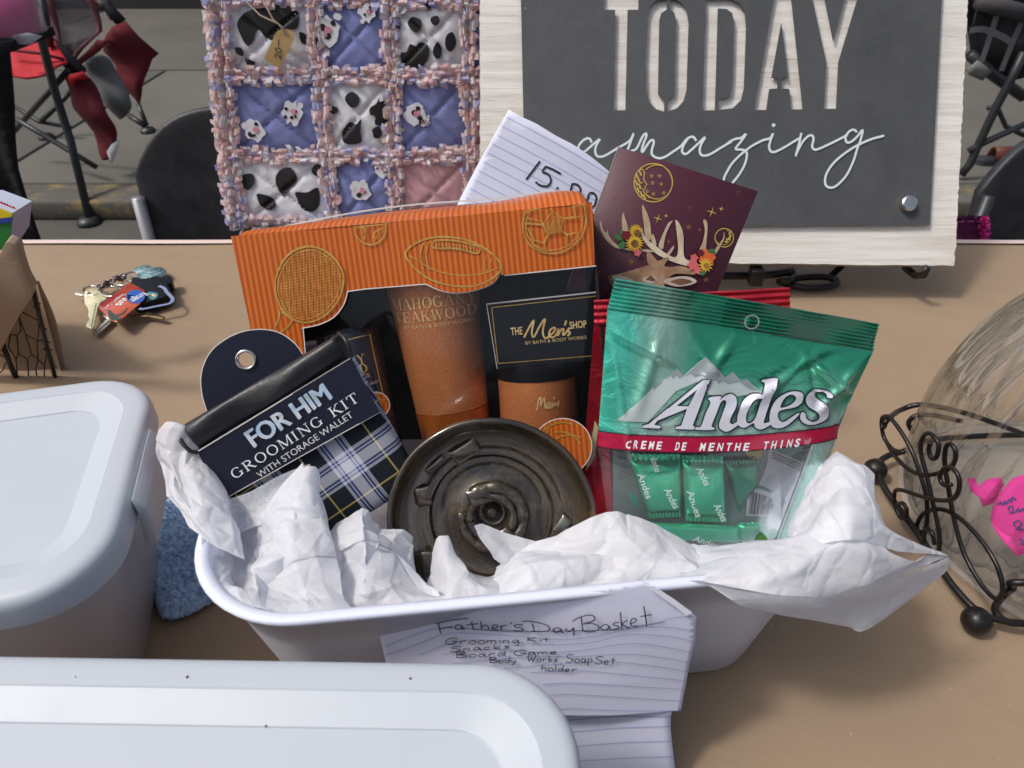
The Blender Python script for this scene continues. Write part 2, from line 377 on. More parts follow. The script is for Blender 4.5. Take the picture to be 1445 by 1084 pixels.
# ------------------------------------------------------------------ the setting: ground, kerb, pavement, brick wall
def struct(name, mb, m, **k):
    o = mb.build(name, m, **k); o['kind'] = 'structure'; return o
RZ = -.75; PZ = -.67
b = MB(); b.grid(lambda s, t: (-80 + 160 * s, -60 + 200 * t, RZ), 2, 2); struct('ground', b, M['road'])
b = MB(); b.box((0, 2.857, (RZ + PZ) / 2), (30, .20, PZ - RZ + .002)); bevel(struct('kerb', b, M['kerb']), .012)
for i in range(8):
    for j in range(2):
        b = MB(); b.box((-7.4 + i * 2.05 + (.6 if j else 0), 3.97 + j * 2.03 + (.5 if j else 0) * .68, (RZ + PZ) / 2 + .002), (2.03, 2.0 if j == 0 else 2.66, PZ - RZ)); 
        if j == 0: bevel(struct('pavement', b, M['pave']), .008)
        else:
            bevel(struct('pavement', b, M['pave']), .008)
wl = thing('brick_wall', 'long dark red brick wall at the back beyond the pavement', 'wall', (0, 7.4, PZ))
b = MB(); b.box((0, 7.56, PZ + 1.5), (16, .25, 3.0)); b.build('mortar_core', M['mortar'], wl)
b = MB(); b.box((0, 7.40, PZ + .04), (16, .12, .09)); b.build('plinth', mat('plinth_concrete', (.035, .033, .03), .9), wl)
rb = random.Random(4); bme = None
for r_ in range(4):
    for i in range(36):
        x = -4.6 + i * .255 + (.127 if r_ % 2 else 0); z = PZ + .13 + r_ * .092
        if bme is None:
            b = MB(); b.box((0, 0, 0), (.243, .05, .080)); o = b.build('brick', M['brick']); bme = o.data
            bevel(o, .004, 1)
        else: o = bpy.data.objects.new('brick', bme); col.objects.link(o); mm = o.modifiers.new('bevel', 'BEVEL'); mm.width = .004; mm.segments = 1
        o.parent = wl; o.location = (x, .012 + rb.uniform(-.003, .003), z - PZ)
b = MB()
for r_ in range(26):
    for i in range(60):
        b.box((-7.6 + i * .255 + (.127 if r_ % 2 else 0), 7.412, PZ + .13 + (r_ + 4) * .092), (.243, .05, .080))
o = b.build('brick_courses', M['brick'], wl, kind='stuff')

# ------------------------------------------------------------------ the table under kraft paper
tb = thing('folding_table', 'long table under brown kraft paper that carries the basket and bins', 'table', (0, .56, -.75))
b = MB(); b.box((0, .545, -.024), (2.4, .83, .04)); bevel(b.build('tabletop', mat('table_plastic', (.55, .47, .42), .6), tb), .008)
for x in (-1.1, 1.1):
    for y in (.25, .85):
        b = MB(); b.tube([(x, y, -.75), (x, y, -.044)], .014); b.build('leg', M['tubegrey'], tb, smooth=True)
def papz(x, y):
    return .0006 * math.sin(9 * x + 4 * y) + .0016 * noise.noise(Vector((x * 6, y * 9, 0))) - .0012
b = MB()
def pf(s, t):
    x = -1.205 + 2.41 * s
    if t < .90: y = .125 + (.9605 - .125) * t / .9; return (x, y, papz(x, y))
    k = (t - .9) / .1; y = .9605 + .0075 * math.sin(k * 1.57); return (x, y + .001, -.0012 - .045 * k ** 1.6)
b.grid(pf, 260, 150)
kp = b.build('kraft_tablecloth', M['kraft'], smooth=True); tag(kp, 'brown kraft paper spread flat over the table as a cover', 'table cover')
b = MB(); b.grid(lambda s, t: (-1.205 + 2.41 * s, .949 + .0205 * t + .0006 * math.sin(s * 60), .0016 - .010 * max(0, t - .45) ** 1.5), 60, 6)
tp = b.build('edge_tape', mat('pale_pink_tape', (.74, .60, .54), .5)); tag(tp, 'pale pinkish strip along the far edge of the brown table paper', 'tape')

# ------------------------------------------------------------------ storage bins
def bin_(cx, cy, yaw, label, H=.15, latch=True):
    t = thing('storage_bin', label, 'storage bin', (cx, cy, 0), R(yaw), group='white lidded storage bins'); m = Matrix.Translation((cx, cy, 0)) @ Matrix.Rotation(R(yaw), 4, 'Z')
    hx, hy = .165, .099
    def ring(ins, z, r, hx=hx, hy=hy): return [m @ Vector((x, y, z)) for x, y in rrect(hx - ins, hy - ins, max(.004, r), 9)]
    b = MB(); b.rings([ring(.003, H - .020, .042), ring(.0, H - .0195, .045), ring(.0002, H - .008, .045), ring(.0005, H - .0055, .045), ring(.0013, H - .0033, .0445), ring(.0027, H - .0016, .0435), ring(.0048, H - .0005, .042), ring(.0075, H, .040), ring(.0165, H + .0003, .034), ring(.0172, H - .0004, .0335),
        ring(.031, H - .0048, .024), ring(.0315, H - .0056, .0235), ring(.036, H - .0056, .020), ring(.05, H - .0055, .012)], True)
    b.face([len(b.v) - 40 + i for i in range(40)])
    b.rings([ring(.003, H - .020, .042), ring(.003, H - .004, .042)], True)
    b.build('lid', M['lid'], t, auto=25)
    b = MB(); b.rings([ring(.036, .0, .03), ring(.032, .003, .034), ring(.012, H - .035, .038), ring(.006, H - .018, .040), ring(.009, H - .017, .038), ring(.034, .006, .030)], True, True, True)
    b.build('bin_body', M['binbody'], t, smooth=True)
    if latch:
        for s_ in (1, -1):
            b = MB()
            pr = [(hx + .0015, H - .003), (hx + .0075, H - .012), (hx + .006, H - .042), (hx + .001, H - .045), (hx - .001, H - .040), (hx + .0015, H - .018)]
            b.rings([[m @ Vector((s_ * x, y, z)) for x, z in pr] for y in (-.034, -.03, .03, .034)], True, True, True); bevel(b.build('latch', M['lid'], t), .001)
        b = MB(); b.box(m @ Vector((hx - .05, .075, H + .0002)), (.002, .0, .0)) if False else None
    return t, m
bt, bmx = bin_(-.394, .288, 14, 'white lidded frosted storage bin at the left edge beside the blue cloth')
b = MB(); b.poly([bmx @ Vector(p) for p in ((.02, -.0735, .03), (.105, -.0735, .03), (.105, -.084, .105), (.02, -.084, .105))]); b.build('paper_label', mat('cream_label', (.62, .58, .54), .7), bt)
b = MB(); b.tube([bmx @ Vector(p) for p in ((.01, -.0855, .094), (.05, -.0858, .097), (.085, -.0865, .101))], .0011); b.build('marker_line', mat('plum_marker', (.07, .01, .04), .6), bt)
bt2, bm2 = bin_(-.137, .0905, -1, 'white lidded storage bin in the foreground, cut by the bottom edge', .155, False)
spk = mat('dark_speck', (.08, .03, .02), .7)
for x, y, r_ in ((-.01, .087, .0007), (.03, .068, .0006), (.045, .073, .0004), (-.11, .08, .0004), (-.06, .086, .0003), (.135, .06, .0004), (.0, .04, .0004), (-.13, .09, .0003), (.075, .045, .0003), (.09, .088, .0006), (.11, .05, .0004), (.07, .082, .0005)):
    b = MB(); b.lathe([(r_ * .1, .0), (r_, .0001), (r_ * .6, .0005), (r_ * .05, .0006)], bm2 @ Matrix.Translation((x, y, .1552 if y > .082 else .1500)), 8); b.build('crumb', spk, bt2)

# ------------------------------------------------------------------ white tub
BC = Vector((.004, .365, 0)); BYW = R(6.5); bk = Matrix.Translation(BC) @ Matrix.Rotation(BYW, 4, 'Z')
t = thing('gift_tub', 'white plastic tub lined with tissue paper holding the gifts', 'tub', BC, BYW)
def br(z, ins, r): 
    k = z / .14; hx = .161 + .026 * k; hy = .106 + .024 * k; return [bk @ Vector((x, y, z)) for x, y in rrect(hx - ins, hy - ins, r, 12)]
b = MB(); b.rings([br(.001, .008, .035), br(.002, .003, .04), br(.006, 0, .043), br(.05, 0, .050), br(.10, 0, .056), br(.133, 0, .06), br(.134, -.0045, .063), br(.139, -.0055, .064), br(.1405, -.004, .063), br(.1405, -.001, .061), br(.139, .0018, .058), br(.10, .0025, .054), br(.05, .0025, .048), br(.006, .003, .04), br(.004, .01, .035)], True, True, True)
b.build('tub_shell', M['tub'], t, smooth=True)

# ------------------------------------------------------------------ crumpled sheets
from mathutils.geometry import delaunay_2d_cdt
def facet(seed, X, Y, cell, amp):
    "creased paper: random heights on scattered points, flat triangles between them"
    rg = np.random.RandomState(seed); x0, x1, y0, y1 = X.min() - cell * 2, X.max() + cell * 2, Y.min() - cell * 2, Y.max() + cell * 2
    nx, ny = max(2, int((x1 - x0) / cell)), max(2, int((y1 - y0) / cell)); P = []
    for i in range(nx + 1):
        for j in range(ny + 1): P.append((x0 + (x1 - x0) * (i + rg.uniform(-.48, .48)) / nx, y0 + (y1 - y0) * (j + rg.uniform(-.48, .48)) / ny))
    vs_, _, fs_, *_r = delaunay_2d_cdt([Vector(p) for p in P], [], [], 0, 1e-7); h = rg.uniform(-1, 1, len(vs_)); h = np.sign(h) * np.abs(h) ** .7
    out = np.zeros(X.size); xf, yf = X.ravel(), Y.ravel(); order = np.argsort(xf); xs = xf[order]
    for f in fs_:
        (ax, ay), (bx, by), (cx, cy) = [tuple(vs_[i]) for i in f]; lo = np.searchsorted(xs, min(ax, bx, cx)); hi = np.searchsorted(xs, max(ax, bx, cx), 'right')
        if hi <= lo: continue
        id_ = order[lo:hi]; qx, qy = xf[id_], yf[id_]; D = (by - cy) * (ax - cx) + (cx - bx) * (ay - cy)
        if abs(D) < 1e-14: continue
        l1 = ((by - cy) * (qx - cx) + (cx - bx) * (qy - cy)) / D; l2 = ((cy - ay) * (qx - cx) + (ax - cx) * (qy - cy)) / D; l3 = 1 - l1 - l2
        m = (l1 >= -1e-9) & (l2 >= -1e-9) & (l3 >= -1e-9); out[id_[m]] = (l1 * h[f[0]] + l2 * h[f[1]] + l3 * h[f[2]])[m]
    return out.reshape(X.shape) * amp
def lin(pts, n):
    P = [np.array(p, float) for p in pts]; out = []
    for a_, b_ in zip(P, P[1:]): out += [tuple(a_ + (b_ - a_) * k / n) for k in range(n)]
    return out + [tuple(P[-1])]
def crumple(seed, amp, f0=22, n=9):
    rg = random.Random(seed); D = []
    for i in range(n):
        a = rg.uniform(0, math.pi); f = f0 * 1.25 ** (i * .8) * rg.uniform(.8, 1.2); D.append((math.cos(a) * f, math.sin(a) * f, rg.uniform(0, 2), rg.uniform(.6, 1.2) / (1.22 ** (i * .8)), rg.uniform(0, 99)))
    def g(x, y):
        wx = x + .010 * noise.noise(Vector((x * 25, y * 25, seed))); wy = y + .010 * noise.noise(Vector((x * 25, y * 25, seed + 9.5))); w = 0
        for a, c, p, k, q in D:
            m_ = .5 + .9 * noise.noise(Vector((x * 11 + q, y * 11, q * .3)))
            v = (wx * a + wy * c + p) % 2.; w += k * max(0, m_) * (abs(v - 1) - .5)
        return w * amp
    return g
def sheet(rows, nu=90, nv=60, amp=.004, seed=1, f0=22, edge=0, M_='tissue', name='tissue_paper', parent=None, fl=0, ft=0, ang=0):
    "rows of (px, py, y) control points from far to near, smooth surface with creases"
    nu = int(nu * 1.5); nv = int(nv * 1.5)
    K = [[(aty(*p) if len(p) == 3 else atz(p[0], p[1], p[3])) for p in r_] for r_ in rows]
    cv_ = (lambda p, n: [tuple(.75 * np.array(x) + .25 * np.array(y)) for x, y in zip(lin(p, n), cr(p, n=n))]) if ang else (lambda p, n: cr(p, n=n))
    fine = [cv_([tuple(p) for p in r_], max(1, nu // (len(r_) - 1))) for r_ in K]; m_ = min(len(f) for f in fine)
    cols = [cv_([fine[j][i] for j in range(len(fine))], max(1, nv // (len(fine) - 1))) for i in range(m_)]
    G = np.array(cols); nx, ny = G.shape[:2]
    dx = np.gradient(G, axis=0); dy = np.gradient(G, axis=1); nn = np.cross(dx, dy); nn /= (np.linalg.norm(nn, axis=2, keepdims=True) + 1e-12)
    amp_ = amp; amp = amp * .10; g = crumple(seed, amp, f0)
    ux = np.concatenate([[0], np.cumsum(np.linalg.norm(np.diff(G[:, ny // 2], axis=0), axis=1))]); uy = np.concatenate([[0], np.cumsum(np.linalg.norm(np.diff(G[nx // 2], axis=0), axis=1))])
    b = MB(); UX, UY = np.meshgrid(ux, uy, indexing='ij'); s_ = amp_ / .0055
    wb = .004 * np.sin(UX * 90 + seed) * np.cos(UY * 80)
    H_ = (facet(seed, UX, UY, .030, .0062) + facet(seed + 1, UX, UY, .015, .0026) + facet(seed + 2, UX + wb, UY, .007, .0006)) * min(1.35, s_)
    for i in range(nx):
        for j in range(ny):
            k = min(1., .12 + 5. * (ny - 1 - j) / ny) * (min(1., .12 + 7. * i / nx) if fl else 1) * (min(1., .12 + 5. * j / ny) if ft else 1); p = G[i, j] + nn[i, j] * (g(ux[i], uy[j]) + H_[i, j]) * k; b.v.append(tuple(p))
    for i in range(nx - 1):
        for j in range(ny - 1): b.face((i * ny + j, i * ny + j + 1, (i + 1) * ny + j + 1, (i + 1) * ny + j))
    return b.build(name, M[M_] if isinstance(M_, str) else M_, parent, smooth=True)

# ------------------------------------------------------------------ unseen dark building, added behind the camera to darken the foil and film reflections
t = thing('unseen_dark_building', 'long dark brick building added out of view behind the viewer to darken reflections', 'building', (0, -9, RZ))
b = MB(); b.box((0, -11, 1.1), (46, 4, 3.7)); b.build('wall', mat('far_brick', (.10, .055, .045), .9, c2=(.06, .035, .03)), t)
b = MB(); b.box((0, -10.8, 3.06), (47, 4.6, .22)); b.build('cornice', mat('far_cornice', (.20, .19, .17), .8), t)
for i in range(9):
    b = MB(); b.box((-20 + i * 5, -8.98, 1.0), (3.0, .06, 2.2)); o = b.build('window', mat('far_glass', (.02, .025, .03), .1) if i == 0 else bpy.data.materials['far_glass'], t)
    for z_ in (2.16, -.16): b = MB(); b.box((-20 + i * 5, -8.95, z_), (3.2, .12, .10)); b.build('window_trim', bpy.data.materials['far_cornice'], t)
# ------------------------------------------------------------------ background: chairs beyond the table
def plastic_chair(label, cx, y, dark, top=.135, hw=.225):
    t = thing('stacking_chair', label, 'chair', (cx, y, RZ), group='black plastic chairs behind the table')
    def shell(s, q):   # s across, q 0 bottom .. 1 top
        a = (s - .5) * 2; zt = top - .023 - .105 * abs(a) ** 4.5
        z = -.30 + (zt + .30) * q; x = cx + a * hw; yy = y + .05 * (1 - a * a) * -1 * -1 + .06 * q
        return x, yy, z
    b = MB(); b.grid(lambda s, q: shell(s, q), 30, 20); o = b.build('backrest', M['chair'], t, smooth=True); m = o.modifiers.new('solid', 'SOLIDIFY'); m.thickness = .022; m.offset = 0
    m = o.modifiers.new('bev', 'BEVEL'); m.width = .007; m.segments = 3; m.limit_method = 'ANGLE'
    b = MB(); b.grid(lambda s, q: (cx + (s - .5) * .43, y + .02 + .40 * q, -.30 - .02 * math.sin(3.1 * s)), 10, 10); o = b.build('seat', M['chair'], t, smooth=True); m = o.modifiers.new('solid', 'SOLIDIFY'); m.thickness = .02
    for s_ in (-1, 1):
        b = MB(); x = cx + s_ * (hw - .006); b.tube([(x, y + .03, -.03 + .0), (x + s_ * .004, y + .02, -.25), (x + s_ * .01, y - .02, RZ + .01)], .0115, 10); b.build('leg', dark, t, smooth=True)
        b = MB(); b.tube([(x, y + .40, -.31), (x + s_ * .01, y + .44, RZ + .01)], .0115, 10); b.build('leg', dark, t, smooth=True)
    return t
plastic_chair('black plastic chair with pale grey legs behind the table, left of the quilt', -.43, 1.17, M['tubegrey'], .130, .235)
plastic_chair('scuffed black plastic chair with dark legs at the right edge behind the table', 1.075, 1.18, M['tubedark'], .095, .235)

def ypl(y, lean=0): return Pl(O=(0, y, 0), u=(1, 0, 0), v=(0, math.sin(R(lean)), math.cos(R(lean))))
def yt(pts): return [aty(*p) for p in pts]
def cloth(name, y, px, m, parent, th=.006, wav=.02, smooth=False, lean=0):
    P = ypl(y, lean); b = MB(); b.fill(P, cr(px, True, 4) if smooth else px, th, 0, lambda u, v: wav * math.sin(u * 23 + v * 9) + wav * .5 * math.sin(v * 31 + 1), .05); return b.build(name, m, parent, smooth=True)
t = thing('camp_chair', 'folding camp chair of bright red canvas with grey mesh on dark steel legs, far left', 'camp chair', (-1.9, 3.3, PZ))
Q = lambda pts, y: [(a, c, y) for a, c in cR(pts)]
for nm, pts, y, r_ in (('leg', [(215, -40), (330, 350), (420, 700), (540, 1080)], 2.9, .016),):
    b = MB(); p = yt(Q(pts, y)) + [aty(132, 325, 2.72)]; p[-1].z = RZ + .012; b.tube(p, r_, 10); b.build('leg', M['tubedark'], t, smooth=True)
b = MB(); f_ = aty(131, 329, 2.72); b.lathe([(.002, .03), (.03, .028), (.045, .012), (.045, 0), (.002, 0)], Matrix.Translation((f_.x, f_.y, RZ)), 16); b.build('foot', M['tubedark'], t, smooth=True)
def lg(pts, r_=.012, m='tubedark', name='leg', z=PZ):
    b = MB(); p = yt(pts)
    if z is not None: p[-1].z = max(p[-1].z, z + .01)
    b.tube(p, r_, 8); return b.build(name, M[m], t, smooth=True)
lg([(96, 100, 3.0), (60, 140, 3.1), (20, 185, 3.2)]); lg([(99, 130, 3.6), (78, 152, 3.6), (57, 172, 3.55)]); lg([(20, 150, 3.6), (55, 172, 3.58), (100, 180, 3.55)], .010)
lg([(22, 168, 3.05), (60, 190, 3.05), (100, 214, 3.0), (136, 236, 2.98)], .011); lg([(195, 147, 3.7), (207, 177, 3.66)]); lg([(182, 163, 3.7), (205, 178, 3.66)], .014)
for px, py, y in ((207, 178, 3.66), (57, 172, 3.56)):
    b = MB(); f_ = aty(px, py, y); b.lathe([(.002, .03), (.03, .024), (.038, .01), (.038, 0), (.002, 0)], Matrix.Translation((f_.x, f_.y, PZ)), 12); b.build('foot', M['tubedark'], t, smooth=True)
lg([(58, -10, 3.05), (72, 66, 3.05)], .014, name='back_tube', z=None); lg([(150, -10, 3.5), (158, 28, 3.5)], .011, name='back_tube', z=None); lg([(10, 70, 2.98), (60, 76, 2.98), (90, 84, 2.98)], .006, 'darkred', 'seat_seam', None)
b = MB(); P = ypl(3.3, 60); b.fill(P, cR([(30, 330), (210, 272), (400, 290), (520, 480), (420, 500), (340, 555), (180, 580), (75, 570)]), .008, 0, lambda u, v: .02 * math.sin(u * 11), .06); b.build('seat', M['red'], t, smooth=True)
cloth('seat_side', 3.28, cR([(75, 565), (180, 575), (340, 550), (335, 565), (180, 588), (80, 580)]), M['darkred'], t)
def m_mesh():
    n = N('grey_mesh'); n.set(col=(.16, .15, .17), rough=.9); trans_mix(n, .55); return n.m
cloth('backrest', 3.22, cR([(385, -60), (640, -60), (765, 245), (560, 460), (430, 360)]), m_mesh(), t)
mv = mat('mauve_canvas', (.16, .06, .075), .85, bump=.3, bs=500)
for pts in ([(330, -60), (430, -60), (475, 330), (560, 455), (500, 430), (400, 340)], [(640, -60), (700, -60), (768, 245), (575, 470), (560, 430), (735, 240)]): cloth('back_border', 3.20, cR(pts), mv, t, .01)
cloth('mesh_lower', 3.24, cR([(470, 350), (640, 290), (730, 270), (565, 455)]), mat('dusty_red_canvas', (.22, .055, .065), .85), t)
b = MB(); b.tube(yt([(70, 62, 3.1), (95, 85, 3.08), (113, 103, 3.06)]), .03, 8); b.build('arm_rest', M['blackmatte'], t, smooth=True)
b = MB(); b.tube(yt([(131, 8, 3.5), (150, 7, 3.5), (158, 18, 3.5), (172, 32, 3.5)]), .026, 8); b.build('arm_rest', M['blackmatte'], t, smooth=True)
cloth('arm_panel', 3.45, cR([(880, 195), (950, 168), (1190, 425), (1145, 465), (1112, 700), (1045, 815), (990, 720), (900, 610), (870, 500), (780, 400)]), M['darkred'], t, .01, .03)
cloth('arm_strap', 3.42, cR([(575, 470), (760, 295), (860, 300), (770, 385), (610, 500)]), M['darkred'], t)
cloth('grey_flap', 3.2, cR([(650, 520), (760, 410), (840, 450), (890, 560), (1000, 720), (1025, 820), (940, 905), (880, 890), (760, 690)]), M['greycanvas'], t, .01, .03, True)
cloth('front_panel', 3.02, cR([(520, 600), (560, 560), (640, 545), (700, 610), (840, 830), (905, 960), (905, 1080), (860, 1200), (790, 1230), (750, 1180), (620, 900), (550, 800)]), M['darkred'], t, .012, .035, True)
cloth('panel_trim', 2.99, cR([(530, 585), (560, 560), (640, 545), (680, 600), (600, 600), (560, 660)]), M['red'], t, .01, .01)
cloth('white_tag', 3.0, c1([(490, 630), (520, 610), (515, 660), (490, 712), (470, 660)]), M['whitepaint'], t, .01, .0)
cloth('cup_pouch', 3.5, cR([(698, 10), (740, -10), (770, 40), (720, 48)]), M['red'], t, .02, .01)
# neighbouring table fall, pink tub
b = MB(); P = ypl(1.75); b.fill(P, [(-150, 58), (6, 60), (22, 150), (33, 235), (60, 340), (90, 520), (-200, 560)], .01, 0, lambda u, v: .02 * math.sin(u * 40), .05)
b.v += [] ; o = b.build('cloth_fall', M['blackcloth'], None, smooth=True)
nt_ = thing('side_table', 'black cloth hanging from a small table at the far left edge', 'table', (-1.5, 1.9, RZ)); o.parent = nt_; o.matrix_parent_inverse = Matrix.Translation((1.5, -1.9, -RZ))
tp_ = aty(3, 62, 1.75); b = MB(); b.box((tp_.x - .30, 1.87, tp_.z - .012), (.60, .20, .02)); b.build('tabletop', M['blackcloth'], nt_)
for dx in (-.47, -.57):
    for y in (1.82, 1.93): b = MB(); b.tube([(tp_.x + dx, y, tp_.z - .02), (tp_.x + dx, y, RZ)], .014); b.build('leg', M['tubedark'], nt_, smooth=True)
def m_pinkish(name, c, f): n = N(name); n.set(col=c, rough=.35); trans_mix(n, f); return n.m
pt_ = thing('plastic_tub', 'translucent tub of pink stuff on the black cloth, far top left', 'tub', (tp_.x - .03, 1.9, tp_.z))
b = MB(); b.lathe([(.05, .0), (.068, .006), (.075, .10)], Matrix.Translation((tp_.x - .045, 1.86, tp_.z)), 28, True, True); b.build('pink_filling', m_pinkish('pink_filling', (.75, .12, .35), .9), pt_, smooth=True)
b = MB(); b.lathe([(.06, .0), (.082, .004), (.088, .14), (.098, .142), (.098, .148), (.086, .148)], Matrix.Translation((tp_.x - .045, 1.86, tp_.z)), 28, True, False); b.build('tub_wall', m_pinkish('milky_plastic', (.6, .55, .62), .35), pt_, smooth=True)
cr_ = cloth('crumpled_wrap', 1.80, [(-20, 56), (40, 46), (62, 50), (45, 62), (5, 66)], m_pinkish('clear_wrap', (.6, .6, .68), .4), pt_, .004, .01)

# right-hand folding chair
t = thing('camp_chair', 'dark grey folding camp chair with a windowpane grid pocket, top right', 'camp chair', (2.3, 3.1, PZ))
lg([(c[0], c[1], 3.0) for c in cX([(361, 230), (300, 360), (235, 480), (160, 640), (120, 730), (82, 775)])], .017); lg([(c[0], c[1], 3.0) for c in cX([(115, 668), (200, 625), (361, 552)])], .013, z=None)
lg([(c[0], c[1], 3.1) for c in cX([(120, 240), (220, 330), (361, 430)])], .022, z=None); lg([(c[0], c[1], 3.1) for c in cX([(200, 480), (240, 470), (280, 560), (361, 600)])], .010, z=None)
cloth('backrest', 3.15, cX([(110, -60), (420, -60), (420, 330), (300, 350), (215, 300), (125, 240)]), M['blackcloth'], t, .012)
cloth('side_pocket', 3.08, cX([(160, 20), (365, 60), (352, 200), (300, 190), (215, 140), (135, 120)]), M['greydark'], t, .012)
b = MB(); b.tube(yt([(c[0], c[1], 3.05) for c in cX([(160, 5), (250, 30), (400, 70)])]), .03, 8); b.build('back_roll', mat('grey_webbing', (.06, .055, .06), .8), t, smooth=True)
gw = mat('pale_grid_tape', (.14, .145, .16), .8)
for pts in ([(240, 70), (215, 150), (172, 275)], [(352, 95), (310, 190), (260, 315)], [(120, 135), (180, 130), (250, 155), (310, 190)]):
    b = MB(); b.ribbon(ypl(3.05), cr(cX(pts), n=5), .022); b.build('grid_tape', gw, t)
cloth('grey_bag', 3.02, cX([(105, 300), (150, 265), (222, 315), (175, 357), (110, 330)]), mat('pale_grey_bag', (.19, .19, .18), .8), t, .01, .01)
t = thing('sandal', 'dark brown sandal lying beyond the chair legs at the right edge', 'shoe', aty(1428, 172, 3.3)); f_ = aty(1425, 172, 3.2); f_.z = PZ
b = MB(); mm_ = Matrix.Translation(f_ + Vector((0.04, 0, 0)))
b.rings([[mm_ @ Vector((x * k, y * k * .8, z)) for x, y in rrect(.13, .045, .04, 4)] for k, z in ((1, 0), (1, .025), (.92, .03))], True, True, True); b.build('sole', M['greydark'], t)
b = MB(); b.rings([[f_ + Vector((.04 + dx, .036 * math.cos(a), .03 + .05 * math.sin(a))) for a in [math.pi * i / 8 for i in range(9)]] for dx in (-.06, .0, .05)], False); o = b.build('strap', mat('rust_leather', (.16, .045, .02), .5), t, smooth=True); m = o.modifiers.new('s', 'SOLIDIFY'); m.thickness = .006
# magenta textile beyond the right end of the table
b = MB(); b.fill(ypl(1.12), cX([(40, 965), (185, 960), (196, 1120), (30, 1120)]), .02, 0, None, .02); o = b.build('magenta_throw', mat('dark_magenta_fleece', (.11, .01, .07), .95, ns=20, bump=.6, bs=90, bd=.01), None, loc=aty(1365, 350, 1.12), smooth=True); tag(o, 'dark magenta fleece with a bright pink edge seen below the sign at right', 'textile')
rf = random.Random(5); b = MB()
for i in range(260):
    p = aty(1348 + rf.random() * 42, 308 + 3 * rf.random(), 1.10) if i < 120 else aty(1386 + rf.uniform(-2.5, 3), 308 + 32 * rf.random(), 1.095)
    d = Vector((rf.uniform(-1, 1), -.6, rf.uniform(-.2, 1))) * .008; q = Vector((rf.uniform(-1, 1), 0, rf.uniform(-1, 1))) * .002; b.mi = 0 if i < 120 else 1
    b.poly([p - q, p + q, p + q + d, p - q + d])
f2 = b.build('pile', [mat('magenta_pile', (.14, .015, .09), .9), mat('hot_pink_pile', (.75, .05, .35), .8)], None, kind='stuff'); f2.parent = o; f2.matrix_parent_inverse = Matrix.Translation(-o.location)

# ------------------------------------------------------------------ wooden sign on a black easel
PS = Pl(px=1020, py=375, y=.785, lean=30)
t = thing('wooden_sign', 'whitewashed board with a slate grey metal plate reading TODAY amazing', 'sign', P=PS)
def m_wood():
    n = N('whitewashed_wood'); co = n.co((1.6, 34, 1)); a = n.noise(3.0, 7, .72, co, .4); g = n.noise(9, 8, .8, n.co((1.0, 60, 1)))
    e = n.noise(5, 5, .6); k = n.mix(n.ramp(a, [(.40, 0.), (.60, 1.)]), (.80, .79, .75), (.66, .63, .57))
    k = n.mix(n.ramp(g, [(.585, 0.), (.66, .85)]), k, (.24, .15, .075)); k = n.mix(n.math('MULTIPLY', n.ramp(e, [(.54, 0.), (.68, .6)]), n.ramp(a, [(.3, 0.), (.6, 1.)])), k, (.45, .34, .20))
    n.set(col=k, rough=.8, sp=.25); b = n.bump(g, .5, .002); n.bump(a, .35, .002, b); return n.m
M['wood'] = m_wood(); M['woodedge'] = mat('bare_wood_edge', (.30, .19, .10), .85, ns=30, c2=(.50, .46, .40), bump=.6, bs=200, bd=.002)
def jag(pts, n, a, seed):
    rg = random.Random(seed); out = []
    for i in range(n + 1):
        s = i / n; out.append((pts[0][0] * (1 - s) + pts[1][0] * s + rg.uniform(-a, a), pts[0][1] * (1 - s) + pts[1][1] * s + rg.uniform(-a, a)))
    return out
c0 = [PS.uv(*p) for p in ((677, 0), (678, 368), (1347, 375), (1366, 0))]
ex = lambda a, b_, k: (a[0] + (b_[0] - a[0]) * k, a[1] + (b_[1] - a[1]) * k)
TL = ex(c0[1], c0[0], 1.35); TR = ex(c0[2], c0[3], 1.35)
loop = jag([TL, c0[1]], 90, .0007, 1) + jag([c0[1], c0[2]], 40, .0006, 2) + jag([c0[2], TR], 90, .0010, 3)
b = MB(); b.fill(PS, loop, .020, -.020, None, None, True); b.build('board', M['wood'], t)
b = MB(); b.fill(PS, [(x * 1.0, y - .0008) for x, y in loop], .0175, -.0192, None, None, True); o = b.build('board_edge', M['woodedge'], t); o.scale = (1.0015, 1, 1)
def m_slate():
    n = N('slate_grey_metal'); a = n.noise(14, 6, .7); g = n.noise(500, 3, .7); k = n.mix(n.ramp(a, [(.3, 0.), (.7, 1.)]), (.050, .056, .062), (.085, .090, .094)); k = n.mix(n.ramp(g, [(.35, 0.), (.75, .5)]), k, (.12, .125, .128))
    k = n.mix(n.ramp(n.noise(90, 2, .5), [(.78, 0.), (.80, .8)]), k, (.4, .42, .44)); n.set(col=k, rough=.62, metal=.15, sp=.4); n.bump(g, .15, .0003); return n.m
M['slate'] = m_slate()
pc = [PS.uv(*p, .004) for p in ((735, 0), (742, 322), (1311, 318), (1328, 0))]
PTL = ex(pc[1], pc[0], 1.32); PTR = ex(pc[2], pc[3], 1.32)
def up_(pts):  # letters run on above the frame edge of the photograph
    return [PS.uv(*p, .006) for p in cT(pts)]
T_ = [(43, -60), (233, -60), (233, 52), (175, 52), (163, 592), (97, 592), (107, 52), (43, 52)]
O1 = [(386, -8), (386, 50), (355, 70), (345, 105), (338, 500), (350, 520), (372, 538), (372, 600), (325, 585), (290, 545), (272, 480), (270, 330), (280, 80), (300, 25), (335, -2)]
O2 = [(402, -8), (402, 50), (425, 70), (433, 105), (426, 480), (418, 515), (388, 536), (387, 600), (440, 580), (475, 540), (492, 480), (503, 120), (490, 45), (450, 5)]
